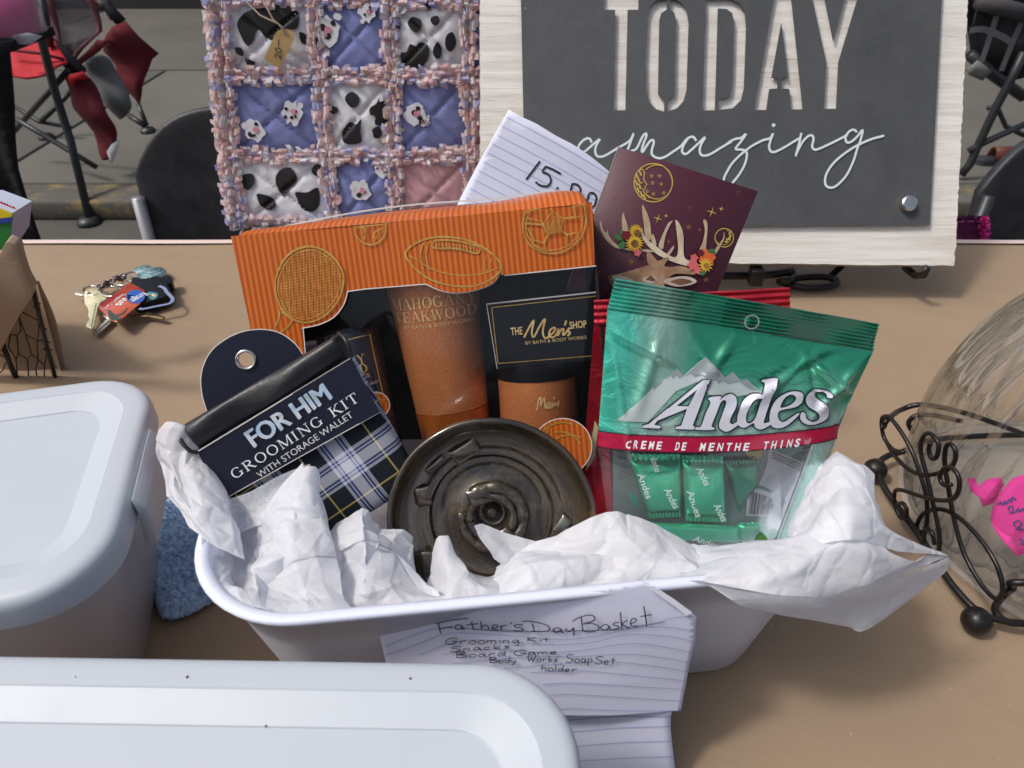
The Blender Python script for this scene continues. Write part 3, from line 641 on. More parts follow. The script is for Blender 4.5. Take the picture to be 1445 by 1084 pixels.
D1 = [(592, -8), (592, 90), (583, 330), (575, 592), (644, 592), (652, 330), (660, 45), (705, 48), (735, 70), (745, 120), (738, 420), (730, 490), (715, 520), (662, 535), (662, 590), (740, 580), (785, 535), (800, 470), (812, 150), (805, 60), (770, 15), (720, -8)]
A1 = [(965, -40), (945, 60), (852, 590), (920, 590), (936, 477), (980, 474), (982, 418), (948, 414), (1000, 125), (1035, 414), (1000, 418), (998, 474), (1042, 477), (1052, 587), (1116, 587), (1052, -40)]
Y1 = [(1158, -40), (1240, 335), (1228, 584), (1296, 584), (1308, 330), (1420, -40), (1345, -40), (1280, 218), (1228, -40)]
holes = [up_(T_), up_(cr(O1[:1] + O1[1:], True, 3) if False else O1), up_(O2), up_(D1), up_(A1), up_(Y1)]
b = MB(); b.fill(PS, [[PTL, pc[1], pc[2], PTR]] + holes, .0022, .0035, None, None, True); b.build('metal_plate', M['slate'], t)
am = [(cA([(215, 270), (200, 240), (175, 232), (140, 250), (105, 290), (95, 330), (105, 355), (150, 350), (210, 300), (285, 240), (262, 280), (245, 330), (255, 380), (290, 395), (340, 380), (440, 320), (520, 275), (560, 240), (583, 190), (565, 240), (540, 310), (520, 350)])),
      (cA([(520, 360), (560, 345), (610, 320), (660, 220), (690, 190), (695, 215), (670, 280), (655, 340), (665, 350), (690, 310), (730, 255), (755, 250), (760, 275), (745, 330), (745, 375), (790, 405), (850, 400), (930, 350), (1000, 300), (1040, 250), (1080, 222), (1110, 222), (1135, 255)])),
      (cA([(1060, 235), (1030, 280), (1010, 330), (1015, 360), (1045, 370), (1090, 335), (1150, 280), (1210, 225), (1180, 280), (1165, 330), (1175, 375), (1215, 385), (1270, 365), (1360, 310), (1445, 262)])),
      (cB([(-5, 303), (60, 255), (110, 235), (145, 230), (188, 196), (150, 255), (98, 325), (150, 332), (192, 350), (195, 400), (175, 470), (130, 550), (75, 620), (40, 665), (0, 660), (-8, 600), (20, 530), (70, 450), (150, 370), (250, 295), (340, 250), (400, 232), (427, 190), (405, 250), (392, 310), (410, 350), (450, 350), (530, 310), (620, 255), (660, 232)])),
      (cB([(676, 185), (662, 250), (640, 340), (625, 388), (645, 340), (690, 260), (740, 212), (775, 212), (782, 250), (770, 300), (790, 332), (830, 325), (930, 280), (1040, 225), (1070, 205), (1100, 170), (1135, 158), (1165, 180)])),
      (cB([(1085, 185), (1063, 230), (1075, 268), (1110, 265), (1160, 225), (1213, 162), (1195, 250), (1165, 330), (1130, 440), (1070, 560), (990, 645), (930, 668), (888, 640), (890, 560), (950, 460), (1050, 370), (1160, 300), (1280, 245), (1402, 210)]))]
b = MB()
for i, s_ in enumerate(am): b.ribbon(PS, cr(s_, n=5), .0027, .0060 + i * .0002)
p = PS.uv(*cB([(450, 105)])[0], .006); b.fill(PS, circ(p[0], p[1], .0022, 12), 0, .006, None, None, True)
b.build('script_lettering', mat('pale_blue_paint', (.66, .76, .80), .6), t)
q = PS.uv(1283, 287, .012); mm_ = PS.moved(q[0], q[1], .0055).M()
b = MB(); b.lathe([(.0001, .009), (.0075, .009), (.0092, .0078), (.0095, .005), (.0095, 0)], mm_, 30); b.build('bolt', M['steel'], t, auto=30)
# easel
t = thing('easel', 'black wrought iron easel that holds the wooden sign on the table', 'easel', (.27, .80, 0))
def foot_pts(pts, z=.008): return [atz(a, c, z) for a, c in pts]
b = MB(); b.tube(cr(foot_pts([(840, 388), (900, 386), (1010, 389), (1080, 388), (1118, 383)], .022), n=4), .0052, 10); b.build('rail', M['wire'], t, smooth=True)
b = MB(); b.tube([Vector(p) for p in cr([tuple(q) for q in foot_pts([(1118, 384), (1116, 394), (1104, 397)], .018) + foot_pts([(1102, 398), (1135, 406), (1168, 405), (1181, 398), (1165, 391), (1130, 392), (1108, 397)], .008)], n=5)], .0045, 10); b.build('foot_scroll', M['wire'], t, smooth=True)
b = MB(); b.tube([PS.pt(.24, -.001, -.03), PS.pt(.24, -.012, -.006), PS.pt(.24, -.012, .012), PS.pt(.24, -.002, .018)], .0045, 8); b.build('ledge_hook', M['wire'], t, smooth=True)
b = MB(); b.box(PS.pt(.045, -.012, -.012), (.016, .018, .022)); bevel(b.build('rail_clamp', M['wire'], t), .002)
for x in (-.02, .30): b = MB(); b.tube([atz(900 + x * 900, 392, .006) * 1.0, PS.pt(x - .04, .10, -.03), PS.pt(x * .6, .40, -.032)], .0045, 8); b.build('upright', M['wire'], t, smooth=True)
b = MB(); b.tube([PS.pt(.1, .36, -.032), Vector((.25, 1.0 - .06, .004))], .0045, 8); b.build('back_strut', M['wire'], t, smooth=True)

# ------------------------------------------------------------------ rag quilt
PQ = Pl(px=480, py=300, y=1.04, lean=8)
t = thing('rag_quilt', 'rag quilt of blue, pink and cow print squares with frayed pink fringe seams', 'quilt', P=PQ)
def qb(u, v): return .006 * math.sin(u * 17 + 1) * math.cos(v * 9)
def m_cowprint():
    n = N('cow_print_flannel'); f = n.noise(27, 1.2, .4, n.co((1, .8, 1)), .9); k = n.ramp(f, [(.545, 0.), (.553, 1.)]); n.set(col=n.mix(k, (.78, .79, .84), (.008, .008, .011)), rough=.95, sheen=.2); n.bump(n.noise(25, 4, .6), .5, .004); return n.m
def m_flan(name, c): n = N(name); n.set(col=n.mix(n.ramp(n.noise(20, 5, .6), [(.3, 0.), (.7, 1.)]), c, tuple(x * .78 for x in c)), rough=.95, sheen=.2); b = n.bump(n.noise(700, 2, .6), .3, .0005); n.bump(n.noise(22, 4, .6), .5, .004, b); return n.m
M['cowprint'] = m_cowprint(); M['qblue'] = m_flan('periwinkle_flannel', (.21, .245, .52)); M['qpink'] = m_flan('dusty_pink_flannel', (.66, .38, .42)); M['qwhite'] = m_flan('white_flannel', (.74, .76, .82))
X0 = {0: [60, 470, 828, 1170, 1500], -1: [40, 465, 825, 1165, 1490], 1: [75, 475, 832, 1175, 1510], 2: [100, 500, 840, 1180, 1520]}
Ys = [-390, -10, 345, 715, 1050]
def qx(i, j):   # corner i across, j down, in crop units
    xs = [45, 458, 822, 1185, 1530]; sk = [(-20, 0), (0, 0), (25, 8), (45, 14), (85, 25)][j]
    return (xs[i] + sk[0] * (1 - i / 4.) + 14 * j * (i == 1), Ys[j] + (10 if i == 2 else 0))
pat = {(0, 1): 'cowprint', (1, 1): 'qblue', (2, 1): 'cowprint', (0, 2): 'qblue', (1, 2): 'cowprint', (2, 2): 'qblue', (0, 3): 'cowprint', (1, 3): 'qblue', (2, 3): 'qpink', (3, 1): 'qblue', (3, 2): 'qpink', (3, 3): 'qblue', (0, 0): 'qblue', (1, 0): 'cowprint', (2, 0): 'qblue', (3, 0): 'cowprint'}
QC = {(i, j): np.array(PQ.uv(*cQ([qx(i, j)])[0])) for i in range(5) for j in range(5)}
for (i, j), mn in pat.items():
    a, b1, c_, d_ = QC[i, j], QC[i + 1, j], QC[i + 1, j + 1], QC[i, j + 1]
    def pf_(s, q):
        p = (a * (1 - s) + b1 * s) * (1 - q) + (d_ * (1 - s) + c_ * s) * q
        x, y = 2 * s - 1, 2 * q - 1; dd = min(abs(x - y), abs(x + y)); h = .010 * (1 - abs(x) ** 4) * (1 - abs(y) ** 4) - .0045 * math.exp(-(dd / .07) ** 2) + .0012 * noise.noise(Vector((p[0] * 90, p[1] * 90, i)))
        return PQ.pt(p[0], p[1], h + qb(*p))
    bb = MB(); bb.grid(lambda s, q: pf_(s, 1 - q), 26, 26); bb.f = [f[::-1] for f in bb.f]
    o = bb.build('patch', M['qwhite' if mn == 'cowprint' else mn], t, smooth=True); o['label'] = {'cowprint': 'black and white cow print patch', 'qblue': 'periwinkle blue patch', 'qpink': 'plain pink patch', 'qwhite': 'white patch'}[mn]
bb = MB(); bb.fill(PQ, [tuple(QC[0, 0]), tuple(QC[4, 0]), tuple(QC[4, 4]), tuple(QC[0, 4])][::-1], .006, -.010, qb, .03, True); bb.build('backing', M['qpink'], t, smooth=True)
def qh(i, j, p):   # height of the padded square under a printed spot
    a, b1, c_, d_ = QC[i, j], QC[i + 1, j], QC[i + 1, j + 1], QC[i, j + 1]; A_ = np.array([b1 - a, d_ - a]).T; s, q = np.linalg.solve(A_, np.array(p) - a); s = min(1, max(0, s)); q = min(1, max(0, q))
    x, y = 2 * s - 1, 2 * q - 1; dd = min(abs(x - y), abs(x + y)); return .010 * (1 - abs(x) ** 4) * (1 - abs(y) ** 4) - .0045 * math.exp(-(dd / .07) ** 2) + qb(*p)
spots = {(0, 1): [[(118, 110), (150, 60), (240, 30), (330, 20), (392, 60), (392, 130), (340, 140), (285, 185), (245, 175), (212, 135), (192, 190), (165, 212), (135, 165)], [(108, 220), (140, 225), (145, 258), (115, 250)], [(400, 150), (432, 165), (440, 205), (410, 200)], [(150, 270), (200, 290), (170, 310)]],
 (2, 1): [[(905, 100), (930, 78), (968, 95), (965, 130), (945, 152), (915, 130)], [(1012, 85), (1040, 72), (1055, 95), (1040, 118), (1018, 110)], [(1085, 165), (1115, 150), (1130, 200), (1105, 240), (1080, 215)], [(870, 250), (900, 240), (915, 205), (945, 215), (960, 198), (1000, 210), (1000, 270), (960, 315), (890, 310)], [(1028, 215), (1045, 193), (1062, 225), (1058, 262), (1038, 272), (1022, 245)], [(975, 5), (1015, 10), (1012, 40), (990, 45)], [(850, 85), (870, 110), (858, 150), (845, 130)]],
 (1, 2): [[(618, 445), (648, 425), (680, 450), (675, 485), (650, 500), (622, 480)], [(505, 410), (530, 440), (545, 485), (582, 500), (575, 525), (545, 535), (545, 580), (515, 575), (500, 500)], [(730, 500), (760, 480), (775, 452), (810, 460), (822, 540), (790, 580), (755, 575), (755, 540), (732, 530)], [(600, 625), (615, 590), (640, 565), (665, 575), (690, 555), (688, 610), (692, 655), (650, 668), (612, 660)], [(742, 600), (775, 585), (785, 630), (752, 640)]],
 (0, 3): [[(292, 820), (320, 785), (360, 778), (390, 815), (382, 850), (350, 880), (328, 912), (300, 880)], [(200, 905), (240, 905), (268, 915), (290, 950), (270, 975), (225, 965)], [(385, 890), (440, 890), (490, 870), (495, 950), (450, 985), (405, 960), (395, 925)], [(130, 820), (180, 810), (190, 850), (160, 885), (132, 870)], [(458, 785), (500, 750), (515, 800), (480, 815)]],
 (2, 0): [[(900, -150), (960, -140), (950, -80), (910, -90)]], (1, 0): [[(560, -180), (640, -170), (650, -100), (580, -80)]]}
for (i, j), L_ in spots.items():
    for l in L_:
        bb = MB(); bb.fill(PQ, [PQ.uv(*p, .010) for p in cr(cQ(l), True, 4)], 0, .0024, lambda u, v: qh(i, j, (u, v)), .004, True); bb.build('cow_spot', M['blackmatte'], t, smooth=True)
# little cows printed on the blue squares
rq = random.Random(11)
cowm = [M['qwhite'], M['blackmatte'], mat('cow_nose_pink', (.62, .25, .33), .9)]
def qpl(px, py, w): return PQ.uv(px, py, w)
for cx_, cy_, sz in ((525, 145, 58), (715, 60, 34), (370, 520, 48), (195, 605, 50), (940, 530, 50), (985, 560, 22), (690, 880, 52), (790, 780, 34)):
    bb = MB(); cp = np.array(qpl(*cQ([(cx_, cy_)])[0], .008)); rr = sz * .3044 / FPX * 1.02
    def blob(x, y, r_, n_=18, j_=.25): return [(x + r_ * (1 + rq.uniform(-j_, j_)) * math.cos(2 * math.pi * k / n_), y + r_ * (1 + rq.uniform(-j_, j_)) * math.sin(2 * math.pi * k / n_)) for k in range(n_)]
    bb.mi = 0; bb.fill(PQ, blob(cp[0], cp[1], rr), 0, .0125, qb, None, True)
    for k in range(3): bb.fill(PQ, blob(cp[0] + rq.uniform(-1, 1) * rr, cp[1] + rq.uniform(-1, 1) * rr, rr * .28, 9), 0, .01255 + k * 1e-4, qb, None, True)
    bb.mi = 1
    for k in range(5): bb.fill(PQ, blob(cp[0] + rq.uniform(-.7, .7) * rr, cp[1] + rq.uniform(-.7, .7) * rr, rr * rq.uniform(.12, .26), 8), 0, .0131 + k * 1e-4, qb, None, True)
    bb.mi = 2; bb.fill(PQ, blob(cp[0] + .2 * rr, cp[1] + .1 * rr, rr * .28, 10), 0, .0138, qb, None, True)
    bb.build('cow_motif', cowm, t)
# fringe: cut strips standing out of every seam
def m_fr(nm, c):
    m_ = m_flan(nm, c); nt_m = m_.node_tree; o_ = [x for x in nt_m.nodes if x.type == 'OUTPUT_MATERIAL'][0]; pr_ = [x for x in nt_m.nodes if x.type == 'BSDF_PRINCIPLED'][0]
    tl_ = nt_m.nodes.new('ShaderNodeBsdfTranslucent'); tl_.inputs[0].default_value = (*c, 1); mx_ = nt_m.nodes.new('ShaderNodeMixShader'); mx_.inputs[0].default_value = .4
    nt_m.links.new(pr_.outputs[0], mx_.inputs[1]); nt_m.links.new(tl_.outputs[0], mx_.inputs[2]); nt_m.links.new(mx_.outputs[0], o_.inputs[0]); return m_
fm = [m_fr('rose_flannel', (.80, .52, .56)), m_fr('pale_pink_flannel', (.92, .74, .75)), m_fr('cream_flannel', (.88, .88, .92)), m_fr('lavender_flannel', (.50, .52, .80)), m_fr('peach_flannel', (.78, .56, .50))]
def fringe(A, B, n, side, ed=False):
    bb = MB(); L = B - A; ln_ = np.hypot(*L); e = L / ln_; f = np.array([-e[1], e[0]]); 
    for k in range(n):
        s = (k + rq.uniform(-.4, .4)) / n; p = A + L * s; sd_ = (side if side else rq.choice((-1, 1))); h = rq.uniform(.45, 1.25) * (.018 if ed else .0118); p = p + f * rq.uniform(-.0035, .0035); wd_ = rq.uniform(.0022, .0044); bb.mi = rq.choices((0, 1, 2, 3, 4), (2, 10, 5, 3, 3))[0]
        d = f * sd_ + e * rq.uniform(-.55, .55); rise = rq.uniform(.25, 1.15); w0 = .004 + qb(*p); q = [];
        tw = rq.uniform(-.45, .45)
        for m_ in range(4):
            r_ = m_ / 3.; c_ = p + d * h * r_ + e * rq.uniform(-.0008, .0008) * m_; w_ = w0 + .010 * rise * math.sin(r_ * 2.2) + .002
            a_ = wd_ * (1 + .15 * math.sin(m_)); q.append((c_ - e * a_, w_ + tw * a_ * r_)); q.append((c_ + e * a_, w_ - tw * a_ * r_))
        ids = [bb.vert(PQ.pt(x[0], x[1], w_)) for x, w_ in q]
        for m_ in range(3): bb.face((ids[2 * m_], ids[2 * m_ + 1], ids[2 * m_ + 3], ids[2 * m_ + 2]))
    return bb
for j in range(5):
    for i in range(5):
        if i < 4: o = fringe(QC[i, j], QC[i + 1, j], 92, 0, j == 4).build('fringe', fm, t, kind='stuff')
        if j < 4: o = fringe(QC[i, j], QC[i, j + 1], 130 if i == 0 else 104, (0, -1)[i == 0] if rq.random() < 2 else 0, i == 0).build('fringe', fm, t, kind='stuff')
        if j < 4 and i == 0: o = fringe(QC[i, j], QC[i, j + 1], 70, 1).build('fringe', fm, t, kind='stuff')
rk = thing('quilt_rack', 'black rack behind the quilt that it hangs from', 'rack', (-.24, 1.10, RZ)); b = MB()
bx0 = PQ.pt(*QC[0, 0], -.02); bx1 = PQ.pt(*QC[4, 0], -.02); b.tube([bx0 + Vector((.02, 0, .004)), bx1 + Vector((0, 0, .004))], .007); b.build('crossbar', M['wire'], rk, smooth=True)
for p in (bx0 + Vector((.08, .02, 0)), bx1 + Vector((-.06, .02, 0))): b = MB(); b.tube([p, (p.x, p.y + .02, RZ)], .008); b.build('post', M['wire'], rk, smooth=True)
# price tag on string
PT = PQ.moved(0, 0, .020); tg = cr(cQ([(345, 135), (372, 150), (377, 185), (320, 300), (300, 312), (250, 280), (246, 262), (295, 155), (310, 142)]), True, 3)
t = thing('price_tag', 'kraft paper price tag reading 20 tied by string to the quilt', 'price tag', P=PT)
b = MB(); hp = PT.uv(*cQ([(345, 160)])[0]); b.fill(PT, [[PT.uv(*p) for p in tg], circ(hp[0], hp[1], .0018, 10)], .0006, .0, lambda u, v: .002 * math.sin(v * 60), .01, True); b.build('tag_card', mat('golden_kraft', (.46, .31, .13), .7), t)
b = MB()
gt = lambda pts: [(322 - .96 * y + .06 * x - 2, 276 - .98 * x - .28 * y) for x, y in pts]
for s_ in (gt([(2, 22), (8, 30), (17, 28), (20, 20), (12, 9), (1, 0), (12, 2), (24, 0)]), gt([(40, 30), (31, 22), (31, 8), (39, 0), (49, 8), (49, 22), (40, 30)]), gt([(60, 15), (72, 17), (92, 16)])):
    b.ribbon(PT, cr(cQ(s_), n=4), .0012, .0032)
b.build('handwriting', M['ink'], t)
b = MB(); b.tube([PT.W(*p, w) for p, w in zip(cQ([(345, 160), (310, 110), (230, 70), (150, -10), (120, -80)]), (.003, .006, .01, .01, .006))], .0011, 6); b.tube([PT.W(*p, w) for p, w in zip(cQ([(347, 158), (325, 120), (290, 90), (240, -10), (215, -80)]), (.003, .007, .01, .01, .006))], .0011, 6)
b.build('string', mat('cream_string', (.62, .52, .42), .9), t, smooth=True)

# ------------------------------------------------------------------ lined note with the price, leaning behind the gift box
PN = Pl(px=750, py=230, y=.60, lean=24)
t = thing('lined_note', 'lined paper price note reading 15.00 propped in front of the sign', 'note', P=PN)
nb = lambda u, v: .004 * math.sin(u * 22 + 1) + .002 * math.sin(v * 40)
out = cP([(470, 95), (570, 155), (700, 215), (870, 320), (1000, 385), (1050, 415), (1160, 490), (1310, 608), (1400, 700), (1100, 1500), (-150, 1280), (60, 830), (230, 510)])
b = MB(); b.fill(PN, out, .0002, 0, nb, .012); b.build('sheet', M['paper'], t, smooth=True)
b = MB()
for k in range(11):
    a = (445 - k * 38.5, 155 + k * 75); e_ = (445 + 905, 155 + 500); 
    L_ = min(1., (1360 - 36 * k * .9 - a[0]) / 905.); pts = [(a[0] + (905) * s, a[1] + 505 * s - 12 * math.sin(s * 3)) for s in [L_ * i / 14 for i in range(15)]]
    b.ribbon(PN, cP(pts), .0004, .0008, nb)
b.build('ruled_line', M['ruleline2'], t, kind='stuff')
b = MB()
for s_ in ([(733, 530), (615, 685)], [(908, 638), (850, 605), (780, 575)], [(780, 575), (755, 620), (800, 640), (825, 690), (800, 738), (740, 735), (695, 705)], [(888, 750), (872, 765)], [(1000, 740), (1010, 722), (1050, 730), (1075, 770), (1060, 830), (1015, 840), (990, 800), (1000, 740)], [(1150, 800), (1185, 798), (1210, 835), (1195, 900), (1160, 920), (1130, 880), (1150, 800)]):
    b.ribbon(PN, cr(cP(s_), n=6), .0016, .0009, nb)
b.build('handwriting', M['ink'], t)

# ------------------------------------------------------------------ keys
t = thing('key_bunch', 'bunch of keys with a red loyalty tag and black car fob on the brown paper', 'keys', atz(180, 430, 0))
TP = lambda z: Pl(O=(0, 0, z), u=(1, 0, 0), v=(0, 1, 0))
brass = mat('brass_key', (.96, .88, .56), .28, .45, ns=90); nick = mat('nickel_key', (.80, .76, .66), .28, .5, ns=90)
def keyp(pts, z, m, th=.0022, sm=False): b = MB(); b.fill(TP(z), cr(cK(pts), True, 3) if sm else cK(pts), th); return bevel(b.build('key', m, t), .0004, 1)
b = MB(); b.fill(TP(.010), [cK([(250, 450), (300, 415), (400, 400), (420, 415), (395, 440), (460, 440), (470, 465), (440, 480), (525, 500), (500, 540), (440, 570), (405, 640), (360, 860), (330, 885), (300, 875), (270, 860), (265, 830), (290, 800), (305, 760), (290, 730), (300, 690), (290, 640), (255, 590), (245, 530)]), cK([(310, 455), (350, 470), (330, 500), (305, 490)])], .0022); bevel(b.build('key', brass, t), .0004, 1)
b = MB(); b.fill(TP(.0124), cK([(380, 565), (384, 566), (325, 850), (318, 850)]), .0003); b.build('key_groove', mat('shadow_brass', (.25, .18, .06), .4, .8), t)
keyp([(470, 720), (545, 745), (560, 790), (400, 940), (375, 945), (345, 930), (345, 900), (390, 880), (400, 850), (440, 820), (450, 790), (480, 770)], .004, nick)
b = MB(); b.fill(TP(.0064), cK([(530, 770), (536, 776), (372, 925), (366, 918)]), .0002); b.build('key_groove', M['tubedark'], t)
keyp([(750, 700), (850, 720), (1000, 690), (1180, 735), (1200, 752), (1160, 768), (1000, 735), (850, 742), (740, 740)], .006, mat('bronze_key', (.30, .22, .12), .4, .8))
keyp([(130, 450), (150, 445), (260, 475), (255, 497), (140, 480)], .008, nick)
b = MB(); b.fill(TP(.004), cr(cK([(850, 370), (1000, 380), (1120, 350), (1200, 370), (1260, 340), (1305, 370), (1300, 430), (1250, 445), (1290, 520), (1240, 590), (1000, 665), (880, 680), (820, 600), (830, 450)]), True, 3), .013); bevel(b.build('key_fob', M['black'], t), .003, 3)
b = MB(); b.ribbon(TP(.0176), cr(cK([(1120, 362), (1180, 390), (1215, 440), (1280, 515), (1240, 570), (1100, 600), (930, 635), (890, 625)]), n=6), .0042, 0); b.build('fob_trim', mat('chrome_blue', (.55, .60, .85), .2, .8), t)
b = MB(); b.fill(TP(.0174), cr(cK([(990, 440), (1060, 440), (1110, 460), (1090, 510), (1040, 530), (1000, 500)]), True, 3), .0004); b.build('fob_badge', mat('teal_badge', (.06, .22, .26), .3), t)
b = MB(); b.fill(TP(.0179), cK([(1030, 450), (1095, 475), (1070, 480), (1080, 500), (1055, 485), (1040, 490)]), .0002); b.build('fob_mark', M['gold'], t)
tagc = cK([(420, 610), (440, 590), (770, 335), (820, 350), (950, 420), (965, 480), (900, 580), (660, 780), (620, 800), (580, 785), (430, 650)])
rt = thing('x', 'x', 'x'); bpy.data.objects.remove(rt)
n = N('red_loyalty_card'); x_, y_, z_ = n.sep(); n.set(col=n.mix(n.ramp(n.noise(30, 2, .4), [(.4, 0.), (.6, 1.)]), (.42, .045, .05), (.62, .12, .05)), rough=.25, coat=.5); 
b = MB(); b.fill(TP(.018), tagc, .0012); lt = bevel(b.build('loyalty_tag', n.m, t), .0004, 1)
b = MB(); b.fill(TP(.0194), circ(*cK([(845, 490)])[0], 13.2, 28, 0, 360, 9.5), .0002); b.build('oval', mat('blue_oval', (.02, .10, .42), .35), t)
b = MB(); b.text(TP(.0198), 'Kroger', *cK([(925, 440), (760, 535)]), 7.5, 0, .01); b.text(TP(.0196), 'Plus', *cK([(740, 470), (600, 590)]), 8, 0, .02); b.text(TP(.0196), "Shopper's Card", *cK([(690, 455), (465, 625)]), 3.8); b.build('lettering', M['whitepaint'], t)
b = MB(); b.fill(TP(.0196), cr(cK([(520, 660), (550, 650), (600, 700), (680, 680), (760, 610), (700, 690), (620, 730), (690, 740), (640, 770), (560, 760), (530, 720)]), True, 3), .0002); b.build('tag_picture', mat('dark_green_print', (.05, .09, .06), .4), t)
b = MB(); b.fill(TP(.006), cr(cK([(830, 200), (900, 165), (1000, 150), (1060, 175), (1140, 170), (1215, 215), (1200, 260), (1120, 300), (1000, 350), (900, 350), (820, 310), (880, 260)]), True, 3), .004)
n = N('turquoise_enamel'); n.set(col=n.ramp(n.noise(70, 4, .6), [(.35, (.10, .26, .28)), (.45, (.30, .45, .44)), (.55, (.03, .12, .20)), (.65, (.42, .48, .40)), (.75, (.25, .18, .05))]), rough=.25, coat=.6); n.bump(n.noise(200, 3), .6, .001)
b.build('charm', n.m, t, smooth=True)
for cx_, cy_, rx, ry, z, ti in ((690, 300, 130, 60, .010, 0), (860, 255, 140, 60, .008, 0), (340, 420, 110, 55, .009, 10), (560, 430, 120, 60, .012, 0)):
    b = MB(); b.tube([atz(*cK([(cx_ + rx * math.cos(a), cy_ + ry * math.sin(a) - (a > 3.14) * 0)])[0], z + .003 * math.sin(a)) for a in [2 * math.pi * i / 28 for i in range(28)]], .0014, 7, True); b.build('key_ring', M['steel'], t, smooth=True)
b = MB()
for i in range(9):
    a = cK([(420 + 34 * i, 375 - 15 * i + (5 if i % 2 else -5))])[0]; p = atz(*a, .012); b.tube([p + Vector((.004 * math.cos(q), .0035 * math.sin(q), .002 * math.sin(q + i * 1.6))) for q in [2 * math.pi * k / 10 for k in range(10)]], .0016, 6, True)
b.build('chain', mat('dark_chain', (.12, .10, .09), .3, .9), t, smooth=True)

# ------------------------------------------------------------------ wire basket with kraft liner and crayon box, left edge
PB_ = Pl(px=40, py=400, y=.60, lean=-12, yaw=0)
t = thing('wire_basket', 'chicken wire basket lined with folded kraft paper at the left edge', 'basket', (-.50, .60, 0))
lb = lambda u, v: .004 * math.sin(u * 60) + .004 * math.sin(v * 35 + 1)
ln_px = cL([(20, 260), (80, 178), (110, 175), (145, 195), (162, 245), (200, 350), (227, 400), (222, 450), (190, 515), (120, 620), (40, 770), (0, 830), (-160, 900), (-260, 600), (-200, 300)])
b = MB(); b.fill(PB_, cr(ln_px, True, 4), .010, .004, lb, .012); o = bevel(b.build('liner_fold', M['liner'], t), .004, 2)
b = MB(); b.fill(PB_, cL([(180, 500), (330, 1020), (400, 1300), (-250, 1300), (-250, 500)]), .003, -.016, lb, .02); b.build('liner_wall', M['liner'], t, smooth=True)
b = MB(); q0 = [PB_.W(*p, -.008) for p in cL([(185, 500), (330, 1020), (410, 1300)])]; b.rings([q0, [p + Vector((-.13, .10, .0)) for p in q0]], False); b.build('liner_side', M['liner'], t)
b = MB(); b.tube([PB_.W(*p, .003) for p in cL([(190, 490), (225, 640), (265, 810), (320, 1010), (400, 1300)])], .0022, 8); b.tube([PB_.W(*p, .004) for p in cL([(20, 770), (60, 880), (115, 1010), (180, 1200)])], .0026, 8); b.tube([PB_.W(*p, .004) for p in cL([(115, 1010), (0, 1045), (-250, 1100)])], .002, 8); b.build('frame', M['wire'], t, smooth=True)
HX = [[(120, 610), (160, 630), (212, 660), (205, 620)], [(120, 610), (110, 640), (145, 735), (210, 770), (218, 690), (212, 660)], [(110, 640), (120, 715), (97, 740), (62, 735)], [(97, 740), (105, 840), (155, 870), (178, 845), (145, 735)], [(178, 845), (212, 870), (205, 775), (245, 760)], [(212, 870), (248, 905), (265, 800)], [(105, 840), (92, 870), (100, 960), (155, 1010)], [(155, 870), (160, 960), (180, 1010)], [(212, 870), (200, 920), (210, 1010)], [(248, 905), (245, 950), (260, 1010)], [(62, 735), (50, 800), (92, 870)], [(40, 985), (75, 980), (100, 1010)], [(0, 990), (40, 985), (45, 1040)], [(0, 840), (45, 870), (20, 930), (0, 950)], [(120, 610), (115, 590)], [(225, 640), (238, 700)], [(100, 960), (75, 980)]]
b = MB()
for i in HX and range(len(HX)): b.tube([PB_.W(*p, .002) for p in cL(HX[i])], .0007, 5)
rg = random.Random(3)
for i in range(14):
    s_ = i / 13; p = PB_.W(*cL([(190 + 130 * s_, 490 + 520 * s_)])[0], .004); d = Vector((rg.uniform(-1, 1), rg.uniform(-1, 0), rg.uniform(-1, 1))) * .004; b.tube([p - d, p + d], .0008, 5)
b.build('chicken_wire', M['wire'], t, smooth=True)
PCb = Pl(px=15, py=320, y=.628, lean=4)
t = thing('crayon_box', 'green and yellow crayon box poking out of the paper lined basket', 'box', P=PCb)
def cpart(nm, px, m, th=.001, w=0): b = MB(); b.fill(PCb, cL(px), th, w); return b.build(nm, m, t)
cpart('box_front', [(-160, -10), (72, 80), (68, 130), (45, 290), (30, 420), (-160, 420)], mat('green_card', (.025, .22, .045), .35), .0012)
cpart('yellow_band', [(-160, -20), (72, 80), (70, 97), (0, 106), (-160, 110)], mat('yellow_card', (.78, .62, .02), .35), .0012, .0012); cpart('blue_band', [(-160, 110), (0, 106), (71, 94), (67, 127), (0, 135), (-160, 140)], mat('blue_card', (.03, .06, .36), .35), .0012, .0012)
cpart('orange_corner', [(-20, 230), (6, 300), (10, 320), (0, 330), (-30, 330)], mat('amber_card', (.75, .38, .02), .35), .0006, .0012)
b = MB(); b.poly([PCb.W(*p, w) for p, w in zip(cL([(72, 78), (108, 52), (95, 190), (40, 330)]), (0, -.02, -.02, 0))]); b.build('box_side', mat('lavender_card', (.42, .42, .60), .4), t)
b = MB(); b.poly([PCb.W(*p, w) for p, w in zip(cL([(-160, -15), (72, 78), (108, 52), (-60, -10)]), (.001, .001, -.02, -.02))]); b.build('box_top', mat('white_blue_card', (.55, .60, .72), .4), t)
b = MB(); b.ribbon(PCb.moved(0, 0, -.004), cr(cL([(0, 28), (10, 20), (16, 36), (26, 26), (32, 44), (42, 32), (48, 50), (58, 40), (62, 58), (76, 46), (80, 62)]), n=3), .0014); b.build('red_lettering', M['red'], t)

